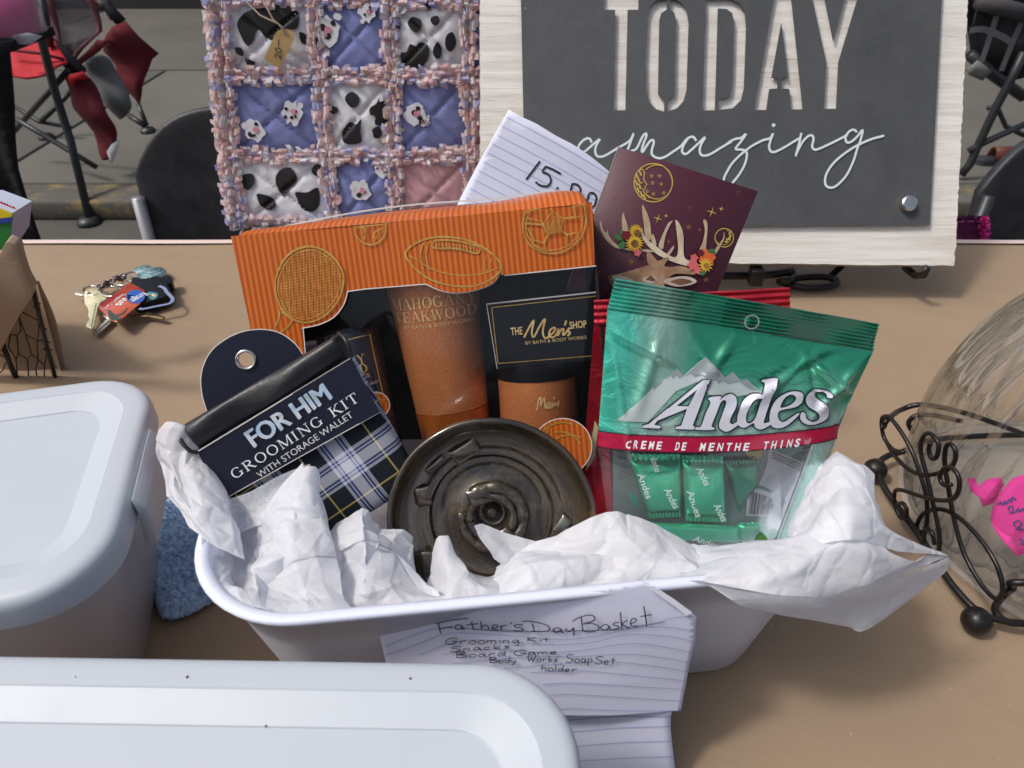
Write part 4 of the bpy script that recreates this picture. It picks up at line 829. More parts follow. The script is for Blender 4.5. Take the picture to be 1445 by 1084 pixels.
# ------------------------------------------------------------------ blue microfibre cloth
def m_blue():
    n = N('blue_microfibre'); g = n.noise(260, 3, .6); n.set(col=n.mix(n.ramp(g, [(.3, 0.), (.7, 1.)]), (.24, .42, .68), (.46, .68, .92)), rough=.95, sheen=.6); n.bump(g, .9, .003); return n.m
M['bluec'] = m_blue()
o_rows = [[(222, 668, .42), (245, 672, .43), (275, 690, .42), (300, 700, .41)], [(216, 700, .405), (250, 700, .41), (280, 720, .40), (310, 740, .39)], [(224, 740, .39), (250, 742, .40), (280, 760, .39), (312, 770, .37)], [(216, 805, .36), (250, 800, .37), (282, 810, .36), (310, 815, .34)], [(224, 850, .338), (236, 869, .333), (272, 858, .33), (300, 838, .335)]]
K = [[atz(a, b_, .004 + (.012 if 0 < j < 3 else .003)) for (a, b_, y) in r_] for j, r_ in enumerate(o_rows)]
fine = [cr([tuple(p) for p in r_], n=26) for r_ in K]; G = [cr([fine[j][i] for j in range(5)], n=34) for i in range(len(fine[0]))]
b = MB(); nx, ny = len(G), len(G[0])
for i in range(nx):
    for j in range(ny):
        p = Vector(G[i][j]); ed = min(i, nx - 1 - i, j, ny - 1 - j) / 6.
        p.z = max(.001, p.z * min(1, .25 + ed) + .0022 * noise.noise(Vector((p.x * 400, p.y * 260, 0))) + .004 * noise.noise(Vector((p.x * 40, p.y * 30, 2)))); p.x += .0012 * noise.noise(Vector((p.x * 300, p.y * 300, 7))); b.v.append(tuple(p))
for i in range(nx - 1):
    for j in range(ny - 1): b.face((i * ny + j, i * ny + j + 1, (i + 1) * ny + j + 1, (i + 1) * ny + j))
o = b.build('microfibre_cloth', M['bluec'], None, smooth=True); m = o.modifiers.new('s', 'SOLIDIFY'); m.thickness = -.006; m.offset = 0
tag(o, 'fuzzy light blue microfibre cloth between the bin and the white tub', 'cloth')
rgc = random.Random(8); bb = MB()
for q in range(5200):
    i = rgc.randrange(nx); j = rgc.randrange(ny); p = Vector(b.v[i * ny + j]) + Vector((0, 0, .003)); d = Vector((rgc.uniform(-1, 1), rgc.uniform(-1, .4), rgc.uniform(.3, 1.2))) * .0024; w_ = Vector((rgc.uniform(-1, 1), rgc.uniform(-1, 1), 0)) * .0007
    bb.v += [tuple(p - w_), tuple(p + w_), tuple(p + d)]; bb.face((len(bb.v) - 3, len(bb.v) - 2, len(bb.v) - 1))
bb.build('pile', M['bluec'], o, kind='stuff')

# ------------------------------------------------------------------ glass dome in a wrought wire stand
JX, JY = .464, .402
t = thing('wire_stand', 'black wrought wire scroll stand with ball feet round the glass dome', 'stand', (JX, JY, 0))
base = [atz(*p, .012) for p in cS([(300, 730), (220, 610), (100, 450), (55, 370), (50, 300), (90, 265), (160, 245)])]
ft = [atz(*p, .012) for p in cS([(390, 860), (500, 970), (620, 1010), (701, 1020)])][::-1]
loop = [tuple(p) for p in ft[::1]]
allp = [tuple(p) for p in base] + [(.40, .505, .012), (.50, .51, .012), (.58, .49, .012), (.605, .44, .012), (.605, .36, .012), (.58, .32, .012), (.50, .302, .012), (.42, .302, .012)] + loop
b = MB(); b.tube(cr(allp, True, 8), .0027, 10, True); b.build('base_ring', M['wire'], t, smooth=True)
for p in (aty(0, 0, 1), ):
    pass
for px, py in ((1235, 663), (1378, 876)):
    f_ = atz(px, py, .010); b = MB(); b.lathe([(.0001, -.010), (.006, -.0085), (.0095, -.004), (.0103, 0), (.0095, .004), (.006, .0085), (.0001, .010)], Matrix.Translation(f_), 20); b.build('ball_foot', M['wire'], t, smooth=True)
for x, y in ((.59, .49), (.575, .315)):
    b = MB(); b.lathe([(.0001, -.010), (.006, -.0085), (.0103, 0), (.006, .0085), (.0001, .010)], Matrix.Translation((x, y, .010)), 16); b.build('ball_foot', M['wire'], t, smooth=True)
PSc = Pl(O=(.330, .40, .012), u=(.10, -1, 0), v=(-.16, -.016, 1))
def swire(pts, w=0, r_=.0017, closed=False, P=PSc):
    b = MB(); b.tube([P.W(a, c, w) for a, c in cr(cS(pts), closed, 6)], r_, 9, closed); b.build('scroll', M['wire'], t, smooth=True)
swire([(160, 250), (110, 235), (75, 190), (62, 140), (62, 100), (75, 88), (100, 95), (150, 160), (200, 250), (235, 350), (262, 450), (265, 560), (250, 605), (225, 600), (222, 570), (250, 525), (310, 505), (370, 520), (440, 570), (520, 660), (580, 760), (605, 850), (598, 905), (560, 900), (500, 830), (430, 700), (385, 540), (360, 400), (345, 300), (350, 230), (370, 212), (392, 240), (390, 290), (360, 325), (300, 348), (240, 350), (180, 325), (120, 265), (75, 190)])
swire([(325, 660), (315, 610), (290, 590), (278, 620), (285, 680), (320, 705), (345, 680), (345, 600), (320, 480), (290, 350), (265, 250), (268, 190), (290, 160), (320, 170), (345, 210), (335, 265), (310, 270), (300, 230), (308, 200)], .0045)
swire([(430, 385), (395, 385), (378, 350), (400, 310), (435, 310), (465, 350), (465, 410), (435, 450), (370, 455), (280, 435), (200, 410), (168, 420), (170, 480), (195, 535), (220, 530), (222, 495), (205, 470), (180, 475)], .009)
b = MB(); b.tube(cr([tuple(atz(*p, .012)) for p in cS([(595, 905), (570, 950), (590, 990), (640, 1015), (701, 1020)])], n=6), .0026, 9); b.tube(cr([tuple(PSc.W(*cS([(605, 895)])[0]))] + [tuple(p) for p in [aty(*cS([(650, 860)])[0], .312), aty(*cS([(701, 835)])[0], .306), Vector((.44, .30, .06))]], n=6), .0026, 9); b.build('scroll', M['wire'], t, smooth=True)
b = MB(); b.tube(cr([tuple(PSc.W(*p)) for p in cS([(70, 135), (85, 105)])] + [tuple(aty(*p, .50)) for p in cS([(150, 58), (250, 36), (430, 72), (600, 130), (760, 190)])], n=6), .0024, 9); b.tube(cr([tuple(aty(*p, .49)) for p in cS([(200, 160), (182, 120), (205, 90), (250, 80), (330, 90), (420, 110)])], n=6), .0022, 9); b.build('back_wire', M['wire'], t, smooth=True)
# dome
def m_glass():
    n = N('moulded_glass'); n.set(col=(.9, .93, .93), rough=.06); b = n.bump(n.noise(26, 3, .5, n.co((1, 1, .3)), .6), .35, .004)
    g = n.node('ShaderNodeBsdfGlossy'); g.inputs['Roughness'].default_value = .04; n.ln(b, g.inputs['Normal'])
    lw_ = n.node('ShaderNodeLayerWeight'); lw_.inputs[0].default_value = .5; n.ln(b, lw_.inputs['Normal'])
    t = n.node('ShaderNodeBsdfTransparent'); n.ln(n.mix(n.ramp(lw_.outputs['Facing'], [(.25, 0.), (.95, 1.)]), (.98, .985, .98), (.84, .86, .85)), t.inputs[0])
    fr = n.node('ShaderNodeFresnel'); fr.inputs[0].default_value = 1.5; n.ln(b, fr.inputs['Normal'])
    m1 = n.node('ShaderNodeMixShader'); n.ln(n.math('MULTIPLY_ADD', fr.outputs[0], .32, .01), m1.inputs[0]); n.ln(t.outputs[0], m1.inputs[1]); n.ln(g.outputs[0], m1.inputs[2]); n.ln(m1.outputs[0], n.out.inputs[0]); return n.m
M['glass'] = m_glass()
t = thing('glass_dome', 'clear fluted glass dome over pink notes at the right edge', 'glass dome', (JX, JY, 0)); Mj = Matrix.Translation((JX, JY, 0))
fl = lambda a, h: 1 + (.020 * abs(math.sin(a * 17 + .5)) ** .8 - .012) * (1 if .02 < h < .19 else .5)
pro = cr([(.129, .013), (.133, .022), (.1365, .05), (.136, .088), (.131, .119), (.121, .150), (.106, .179), (.085, .200), (.058, .214), (.028, .221)], n=5)
inn = [(r_ - .0045, h - .003 if i > 12 else h) for i, (r_, h) in enumerate(pro)][::-1]
b = MB(); b.lathe([(.0005, .2225)] + pro[::-1] + [(.130, .0125), (.1235, .0125)] + [(r_ - .0028, max(.0128, h - .004 * (i / 45) ** 2)) for i, (r_, h) in enumerate(pro)] + [(.0005, .218)], Mj, 408, rf=fl); b.build('dome_shell', M['glass'], t, smooth=True)
b = MB(); b.lathe([(.0001, .008), (.130, .008), (.134, .0095), (.134, .012), (.129, .012), (.1, .0105), (.0001, .0105)], Mj, 80); n = N('pale_glass_plate'); n.set(col=(.85, .88, .88), rough=.08); trans_mix(n, .10); b.build('glass_plate', n.m, t, smooth=True)
def m_pinkpaper(): return mat('neon_pink_paper', (.86, .05, .36), .7, var=.1, bump=.3, bs=30, bd=.003)
pk = m_pinkpaper()
PPk = Pl(px=1400, py=700, y=.36, lean=52, yaw=-20)
pn = thing('pink_note', 'neon pink handwritten note inside the glass dome', 'note', P=PPk)
b = MB(); b.fill(PPk, cS([(701, 350), (640, 370), (590, 430), (560, 500), (555, 550), (570, 590), (590, 620), (640, 680), (670, 717), (701, 705), (900, 620), (900, 330)]), .0004, 0, lambda u, v: .003 * math.sin(u * 80 + v * 50), .01); b.build('sheet', pk, pn, smooth=True)
b = MB(); b.fill(PPk.moved(0, 0, -.006), cS([(455, 360), (490, 365), (500, 400), (540, 370), (590, 365), (600, 400), (560, 480), (520, 495), (505, 450), (470, 420)]), .0004, 0, lambda u, v: .004 * math.sin(u * 120), .01); b.build('torn_piece', pk, pn, smooth=True)
b = MB()
for s_ in ([(580, 488), (590, 475), (600, 488), (608, 470), (615, 485), (628, 462), (635, 478), (640, 455), (655, 470)], [(630, 515), (625, 500), (640, 495), (645, 515), (630, 525), (655, 520), (665, 505), (672, 520), (685, 505), (690, 518), (701, 505)], [(655, 585), (650, 570), (670, 560), (680, 580), (660, 595), (700, 600)], [(675, 640), (690, 650), (685, 665), (701, 660)]):
    b.ribbon(PPk, cr(cS(s_), n=4), .0011, .0010, lambda u, v: .003 * math.sin(u * 80 + v * 50))
b.build('handwriting', M['inkv'], pn)
# ------------------------------------------------------------------ gift set in an orange striped box
PG = Pl(px=580, py=312, y=.45, lean=25, roll=6)
tl, tr_ = PG.uv(327, 334), PG.uv(837, 287); bot = -(PG.O.z - .014) / math.cos(R(25)) / math.cos(R(6))
t = thing('gift_box', 'open-fronted orange striped gift box with gold sports balls and a clear window', 'gift box', P=PG.moved(0, bot, 0))
GD = .074; uL, uR = tl[0], tr_[0]; vT = (tl[1] + tr_[1]) / 2; vB = bot
black = M['black']
b = MB(); b.pbox(PG, uL + .003, uR - .001, vB, vT - .001, -GD, -GD + .002); b.build('back_panel', black, t)
b = MB(); b.pbox(PG, uL + .001, uL + .0025, vB, vT - .001, -GD, -.001); b.build('side_panel', M['orange'], t)
b = MB(); b.pbox(PG, uR - .0022, uR - .0006, vB, vT - .001, -GD, -.001); b.build('side_panel', M['blackmatte'], t)
b = MB(); b.pbox(PG, uL, uR, vB, vB + .0016, -GD, 0); b.build('bottom_panel', M['orange'], t)
front = cO([(-37, 212), (700, 147), (1432, 77), (1443, 335), (1062, 370)]) + cr(cO([(1062, 350), (1030, 400), (960, 430), (880, 442), (810, 430), (755, 405)]), n=4) + cO([(510, 425), (437, 435)]) + cr(cO([(437, 435), (420, 490), (380, 540), (320, 570), (250, 585)]), n=4) + c7([(272, 640), (300, 900), (330, 1080), (200, 1080)])
b = MB(); b.fill(PG, front, .0012, 0, lambda u, v: .0007 * math.sin(u * 40), .02); b.build('striped_sleeve', M['orange'], t)
edge_ = mat('white_card_edge', (.75, .70, .66), .6)
b = MB(); b.ribbon(PG, cO([(1062, 350)]) and cr(cO([(1062, 352), (1030, 402), (960, 432), (880, 444), (810, 432), (755, 407)]), n=4), .0007, .0013, None); b.ribbon(PG, cO([(755, 407), (510, 427), (437, 437)]), .0007, .0013); b.ribbon(PG, cr(cO([(437, 437), (420, 492), (380, 542), (320, 572), (250, 587)]), n=4), .0007, .0013); b.ribbon(PG, c7([(267, 548), (275, 640)]), .0007, .0013); b.ribbon(PG, c7([(1283, 333), (965, 366)]), .0007, .0013); b.build('cut_edge', edge_, t)
PTp = Pl(O=PG.pt(0, vT, 0), u=PG.u, v=-PG.n)
def topf(s, q):   # the top flap bows upward and rolls over the front edge
    u = uL + (uR - uL) * s; dv = tl[1] + (tr_[1] - tl[1]) * s - vT; d = GD * q
    h = .008 * math.sin(math.pi * min(1, s * 1.02)) * math.sin(q * 1.4) + .0075 * math.exp(-((s - .93) / .16) ** 2) * math.sin(min(1, q * 2.2) * 1.57) + .0035 * math.sin(min(1, q * 5) * 1.57)
    if s > .97: h -= .010 * ((s - .97) / .03) ** 2
    if s < .03: h -= .006 * ((.03 - s) / .03) ** 2
    return PG.pt(u, vT + dv + h, -d + .0012 * (1 - q))
b = MB(); b.grid(lambda s, q: topf(s, (1 - q) * .55), 120, 14); b.build('top_flap', M['orange'], t, smooth=True)
b = MB(); b.grid(lambda s, q: topf(.16 + s * .60, .56 + .25 * math.sin(math.pi * s) * (1 - q)), 50, 6); b.build('top_gap_dark', M['blackmatte'], t, smooth=True)  # black sheet put in for the darkness inside the slit
b = MB(); b.grid(lambda s, q: Vector(topf(.02 + s * .93, .80)) + PG.v * (.0012 * q + .002 * math.sin(math.pi * s)), 60, 2); b.build('top_back_edge', edge_, t)
# gold line drawings
g = MB(); gw_ = .0012
def gl(pts, w_=gw_, closed=False, sm=True, k=.0020, cv=cO): g.ribbon(PG, cr(cv(pts), closed, 5) if sm else cv(pts), w_ * .72, k, None, closed)
# racket
gl([(165, 500), (143, 430), (150, 370), (185, 300), (240, 262), (300, 255), (365, 285), (410, 340), (420, 400), (400, 470), (350, 530), (280, 562), (215, 550), (175, 515)], .0018, True)
gl([(180, 495), (155, 430), (163, 370), (195, 310), (245, 275), (300, 268), (355, 295), (398, 345), (407, 400), (388, 465), (340, 518), (280, 548), (215, 538)], .0008, True, k=.0024)
rx_ = lambda y: 132 * math.sqrt(max(0, 1 - ((y - 408) / 145.) ** 2))
for i in range(23):
    d = -126 + i * 11.5; h = math.sqrt(max(0, 1 - (d / 132) ** 2)) * 140
    g.ribbon(PG, cO([(281 + d + .0 * h, 408 - h), (281 + d, 408 + h)]), .00035, .0016 + i * 1e-6); 
for i in range(25):
    d = -138 + i * 11.5; h = math.sqrt(max(0, 1 - (d / 145) ** 2)) * 126
    g.ribbon(PG, cO([(281 - h, 408 + d - .18 * -h), (281 + h, 408 + d - .18 * h)]), .00035, .0018 + i * 1e-6)
gl([(160, 515), (158, 545), (135, 600)], .0016); gl([(218, 550), (195, 580), (160, 608)], .0016); gl([(168, 520), (215, 548)], .0014)
# football
fb = [(672, 285), (715, 240), (790, 217), (870, 217), (950, 238), (1020, 280), (1062, 335), (1030, 380), (960, 412), (880, 415), (790, 395), (720, 350)]
gl(fb, .0016, True); gl([(690, 290), (780, 345), (880, 370), (980, 365), (1050, 340)], .001); gl([(745, 240), (732, 290), (745, 345)], .0011); gl([(768, 235), (756, 290), (768, 350)], .0011); gl([(1000, 290), (990, 330), (985, 365)], .0011); gl([(1025, 300), (1012, 335), (1005, 362)], .0009)
gl([(785, 238), (800, 228), (880, 232), (965, 252), (975, 270), (955, 282), (880, 262), (800, 262), (783, 250)], .0014, True, k=.0026)
for i in range(12): x = 795 + i * 14; gl([(x, 232 + i * 1.6), (x + 3, 262 + i * 1.4)], .0009, k=.0030)
# baseball cut by the top edge
gl([(464, 172), (470, 205), (500, 238), (535, 246), (570, 232), (592, 195), (592, 155)], .0013); gl([(490, 168), (510, 190), (505, 225)], .0012, k=.0024); gl([(540, 235), (545, 200), (580, 178)], .0012, k=.0024)
for i in range(6): gl([(484 + 5 * i, 182 + 8 * i), (505 + 2 * i, 176 + 8 * i)], .0006, sm=False, k=.0027); gl([(545 + 7 * i, 215 - 6 * i), (555 + 6 * i, 228 - 6 * i)], .0006, sm=False, k=.0027)
gl([(470, 175), (590, 163)], .0010, sm=False)
# football (soccer): pentagons and seams
cen = (1280, 180)
gl([(1165, 105), (1150, 150), (1155, 210), (1190, 258), (1250, 282), (1320, 272), (1380, 225), (1405, 160), (1400, 95), (1385, 78)], .0015); gl([(1180, 105), (1164, 150), (1168, 205), (1200, 248), (1252, 268), (1315, 258), (1366, 218), (1390, 160), (1386, 100)], .0008, k=.0024)
pent = [[(1230, 165), (1268, 112), (1312, 140), (1302, 190), (1250, 205)], [(1168, 110), (1215, 98), (1225, 150), (1170, 140)], [(1350, 92), (1398, 85), (1402, 130), (1365, 135)], [(1330, 205), (1372, 196), (1378, 225), (1345, 255), (1322, 245)], [(1195, 228), (1235, 240), (1250, 275), (1215, 265), (1190, 245)]]
for p_ in pent: gl(p_ + [p_[0]], .0011, sm=False, k=.0026)
for a, c_ in (((1225, 150), (1230, 165)), ((1312, 140), (1365, 135)), ((1302, 190), (1330, 205)), ((1250, 205), (1235, 240)), ((1170, 180), (1195, 228)), ((1155, 160), (1230, 165)), ((1268, 112), (1262, 98))): gl([a, c_], .0016, sm=False, k=.0023)
for p_ in pent[:1]:
    for i in range(12): gl([(1236 + i * 6, 162 - 34 * min(1, i / 7)), (1240 + i * 5, 200)], .0005, sm=False, k=.0029)
g.build('gold_drawing', M['golddull'], t)
fp = PG.moved(0, 0, -.0005)
b = MB()
wpts = [PG.uv(*p) for p in c7([(272, 400), (560, 370), (1283, 325), (1300, 660), (1310, 1030), (300, 1060)])]
b.fill(PG, wpts, 0, -.0012, lambda u, v: .0012 * math.sin(u * 35 + 1) + .001 * math.sin(v * 28), .012, True); b.build('window_film', M['film'], t, smooth=True)
# copper tumbler
def axpl(pt, pb, w):   # axis plane for round goods inside the box
    a = PG.uv(*pt, w); c_ = PG.uv(*pb, w); v = (PG.u * (a[0] - c_[0]) + PG.v * (a[1] - c_[1])).normalized(); u = (PG.u - v * PG.u.dot(v)).normalized()
    return Pl(O=PG.pt(c_[0], c_[1], w), u=u, v=v), math.hypot(a[0] - c_[0], a[1] - c_[1])
Pt, Ht = axpl(c7([(716, 395)])[0], c7([(797, 915)])[0], -.040)
Mt = Matrix.Identity(4)
for i, a in enumerate((Pt.u, -Pt.n, Pt.v)):
    for j in range(3): Mt[j][i] = a[j]
Mt.translation = Pt.O
tm = thing('tumbler', 'tall tapered copper tumbler with gold lettering standing inside the gift box', 'tumbler', P=Pt)
H2 = Ht + .018; r0, r1 = .0262, .0352
rad = lambda h: r0 + (r1 - r0) * h / H2
b = MB(); b.lathe([(.0001, .022), (rad(.022), .022)] + [(rad(h), h) for h in np.linspace(.022, H2, 12)] + [(rad(H2) - .002, H2), (.0001, H2 - .004)], Mt, 56); b.build('cup_body', M['copper'], tm, auto=40)
b = MB(); b.lathe([(.0001, -.006), (.023, -.006), (.0255, -.003), (rad(0) + .0003, .002), (rad(.021) + .0004, .0215), (.0001, .0215)], Mt, 56); b.build('base_band', M['copperband'], tm, auto=40)
def cylb(r_): return lambda u, v: math.sqrt(max(1e-6, (rad(v) + .0004) ** 2 - u * u)) if r_ is None else math.sqrt(max(1e-6, r_ ** 2 - u * u))
class PlC(Pl): pass
def serif(P, body, pl, pr, hpx, w=0, bend=None, thick=.15, thin=.055):
    b = MB(); S = .05
    G_ = {'A': (.84, [('l', .10, 0, .44, 1, thin), ('l', .42, 1, .76, 0, thick), ('l', .22, .34, .62, .34, thin), ('s', .0, .24), ('s', .60, .90)]),
          'M': (1.0, [('l', .14, 0, .14, 1, thin), ('l', .16, 1, .50, .05, thick), ('l', .50, .05, .84, 1, thin), ('l', .86, 0, .86, 1, thick), ('s', .02, .27), ('s', .73, .99), ('t', .02, .20), ('t', .80, .99)]),
          'H': (.86, [('l', .17, 0, .17, 1, thick), ('l', .70, 0, .70, 1, thick), ('l', .17, .5, .70, .5, thin), ('s', .03, .31), ('s', .56, .84), ('t', .03, .31), ('t', .56, .84)]),
          'O': (.86, [('o', .42, .5, .34, .47)]), 'G': (.86, [('g', .42, .5, .34, .47), ('l', .70, .06, .70, .42, thick * .9), ('h', .56, .84, .42)]),
          'N': (.90, [('l', .15, 0, .15, 1, thin), ('l', .15, 1, .73, .03, thick), ('l', .73, 0, .73, 1, thin), ('s', .03, .27), ('t', .02, .20), ('t', .61, .87)]),
          'Y': (.82, [('l', .10, 1, .42, .46, thick), ('l', .74, 1, .42, .46, thin), ('l', .42, 0, .42, .5, thick), ('t', .0, .26), ('t', .60, .86), ('s', .28, .56)]),
          'T': (.78, [('l', .38, 0, .38, 1, thick), ('h', .03, .73, .975), ('l', .055, .74, .055, 1, thin), ('l', .705, .74, .705, 1, thin), ('s', .24, .52)]),
          'E': (.74, [('l', .17, 0, .17, 1, thick), ('h', .03, .64, .975), ('h', .03, .66, .025), ('h', .17, .50, .51), ('l', .64, 0, .64, .26, thin), ('l', .62, .76, .62, 1, thin), ('l', .49, .40, .49, .62, thin)]),
          'K': (.86, [('l', .17, 0, .17, 1, thick), ('l', .20, .42, .70, 1, thin), ('l', .34, .58, .74, 0, thick), ('s', .03, .31), ('t', .03, .31), ('s', .60, .88), ('t', .56, .84)]),
          'W': (1.14, [('l', .10, 1, .33, .02, thick), ('l', .33, .02, .54, 1, thin), ('l', .52, 1, .78, .02, thick), ('l', .78, .02, 1.0, 1, thin), ('t', .0, .24), ('t', .44, .64), ('t', .90, 1.1)]),
          'D': (.84, [('l', .17, 0, .17, 1, thick), ('c', .17, .5, .55, .475), ('s', .03, .25), ('t', .03, .25)]),
          'R': (.86, [('l', .17, 0, .17, 1, thick), ('c', .20, .735, .40, .24), ('l', .38, .5, .74, 0, thick), ('s', .03, .31), ('t', .03, .25), ('s', .66, .86)]),
          'I': (.40, [('l', .18, 0, .18, 1, thick), ('s', .04, .32), ('t', .04, .32)]), ' ': (.5, [])}
    n_ = len(body); sp_ = .10 if thick > .1 else .34; tot = sum(G_[c][0] for c in body) + sp_ * (n_ - 1)
    a = np.array(P.uv(*pl)); c_ = np.array(P.uv(*pr)); L = np.hypot(*(c_ - a)); e = (c_ - a) / L; f = np.array([-e[1], e[0]]); dp = np.array([pr[0] - pl[0], pr[1] - pl[1]], float); dp /= np.hypot(*dp)
    q = np.array(P.uv(pl[0] + dp[1] * hpx, pl[1] - dp[0] * hpx)) - a; H = abs(q @ f); sx = L / tot; x0 = 0; k = 0
    for ch in body:
        wd_, it = G_[ch]
        for s_ in it:
            k += 1; ww = w + k * 1.2e-5; mp = lambda x, y: tuple(a + e * (x0 + x) * sx + f * y * H)
            if s_[0] == 'l': pts = [mp(s_[1] + (s_[3] - s_[1]) * i / 3, s_[2] + (s_[4] - s_[2]) * i / 3) for i in range(4)]; wi = s_[5] * sx
            elif s_[0] == 's': pts = [mp(s_[1], .025), mp(s_[2], .025)]; wi = S * H
            elif s_[0] == 't': pts = [mp(s_[1], .975), mp(s_[2], .975)]; wi = S * H
            elif s_[0] == 'h': pts = [mp(s_[1], s_[3]), mp(s_[2], s_[3])]; wi = S * H * 1.1
            elif s_[0] == 'o': pts = [mp(s_[1] + s_[3] * math.cos(R(i * 15)), s_[2] + s_[4] * math.sin(R(i * 15))) for i in range(25)]; wi = [(thin + (thick - thin) * abs(math.cos(R(i * 15))) ** 1.5) * sx for i in range(25)]
            elif s_[0] == 'g': pts = [mp(s_[1] + s_[3] * math.cos(R(40 + i * 280 / 20)), s_[2] + s_[4] * math.sin(R(40 + i * 280 / 20))) for i in range(21)]; wi = [(thin + (thick - thin) * abs(math.cos(R(40 + i * 14))) ** 1.5) * sx for i in range(21)]
            elif s_[0] == 'c': pts = [mp(s_[1] + .02 + s_[3] * max(0, math.cos(R(a_))) ** .8, s_[2] + s_[4] * math.sin(R(a_))) for a_ in range(-90, 91, 15)]; wi = [(thin + (thick - thin) * abs(math.cos(R(a_))) ** 1.5) * sx for a_ in range(-90, 91, 15)]
            b.ribbon(P, pts, wi, ww, bend, isuv=True)
        x0 += wd_ + sp_
    return b
Pf = Pt
def front_uv(P, rfun):
    "pixel -> (u, v) on the round front of a vessel whose axis lies in P"
    class F(Pl):
        def uv(s, px, py, w=0):
            r_ = .03
            for _ in range(6):
                u, v = Pl.uv(s, px, py, r_); R_ = rfun(v); r_ = math.sqrt(max(1e-8, R_ * R_ - min(u * u, R_ * R_ * .98)))
            return (u, v)
    return F(O=P.O, u=P.u, v=P.v)
Fr = front_uv(Pt, lambda v: rad(v)); cb = lambda u, v: math.sqrt(max(1e-7, rad(v) ** 2 - min(u * u, rad(v) ** 2 * .985))) + .0005
b = serif(Fr, 'MAHOGANY', *c7([(580, 487), (870, 452)]), 15.5, 0, cb); b.build('lettering', M['gold'], tm)
b = serif(Fr, 'TEAKWOOD', *c7([(590, 530), (872, 494)]), 14.5, 0, cb); b.build('lettering', M['gold'], tm)
b = MB(); b.text(Fr, 'BY BATH & BODY WORKS', *c7([(620, 553), (862, 521)]), 5, 0, .0, cb); b.build('lettering', M['gold'], tm)
# black wash tube behind the wallet
Pw, Hw = axpl(c7([(420, 560)])[0], c7([(480, 850)])[0], -.030)
Mw = Matrix.Identity(4)
for i, a in enumerate((Pw.u, -Pw.n, Pw.v)):
    for j in range(3): Mw[j][i] = a[j]
Mw.translation = Pw.O
tw_ = thing('wash_tube', 'glossy black body wash bottle with gold bordered label at left inside the gift box', 'bottle', P=Pw)
rt_ = .0235; b = MB(); b.lathe([(.0001, -.03), (rt_, -.028), (rt_, Hw - .002), (rt_ - .001, Hw), (rt_ - .004, Hw + .001), (rt_ - .004, Hw - .001), (.0001, Hw - .001)], Mw, 48); b.build('bottle_body', mat('glossy_black', (.01, .012, .02), .12, coat=.6), tw_, auto=40)
Fw = front_uv(Pw, lambda v: rt_); cw = lambda u, v: math.sqrt(max(1e-7, rt_ ** 2 - min(u * u, rt_ ** 2 * .985))) + .0005
b = MB(); b.ribbon(Fw, c7([(330, 610), (420, 590), (460, 580), (498, 571), (512, 640), (530, 720), (549, 800)]), .0007, 0, cw); b.build('gold_border', M['gold'], tw_)
serif(Fw, 'MAHOGANY', *c7([(300, 700), (484, 668)]), 12.5, 0, cw, .2, .08).build('lettering', M['gold'], tw_); serif(Fw, 'TEAKWOOD', *c7([(310, 737), (494, 700)]), 13, 0, cw, .2, .08).build('lettering', M['gold'], tw_)
b = MB(); b.text(Fw, '& BODY WORKS', *c7([(350, 745), (498, 717)]), 5, 0, .02, cw); b.build('lettering', M['gold'], tw_); b = MB(); b.text(Fw, 'BODY WASH', *c7([(440, 764), (535, 735)]), 4.4, 0, 0, cw); b.build('lettering', M['whitepaint'], tw_)
def ball_sticker(nm, cx_, cy_, r_, w_, par, mirror=False):
    cpx = c7([(cx_, cy_)])[0]; P = PG.moved(0, 0, w_); c_ = P.uv(*cpx); rr = r_ * .406 / FPX * (PG.W(*cpx) - CO).dot(FW) * 1.02
    b = MB(); b.fill(P, circ(c_[0], c_[1], rr, 40), .0006, 0, None, .02, True); b.build(nm, M['orange'], par)
    b = MB(); b.ribbon(P, circ(c_[0], c_[1], rr, 40), .0007, .0007, None, True, True); b.build('white_rim', edge_, par)
    b = MB()
    for a0, a1, dx, dy, k in ((100, 20, -.1, -.2, .75), (150, 60, 0, 0, .86), (60, 160, .2, -.5, .9), (200, 120, .5, .3, 1)):
        pts = [(c_[0] + dx * rr + k * rr * math.cos(R(a0 + (a1 - a0) * i / 14)), c_[1] + dy * rr + k * rr * math.sin(R(a0 + (a1 - a0) * i / 14))) for i in range(15)]
        pts = [p for p in pts if math.hypot(p[0] - c_[0], p[1] - c_[1]) < rr * .93]
        if len(pts) > 2: b.ribbon(P, pts, .0011, .0010 + .0002 * abs(dx), None, False, True)
    b.build('gold_drawing', M['golddull'], par)
ball_sticker('ball_sticker', 522, 815, 44, -.004, tw_)
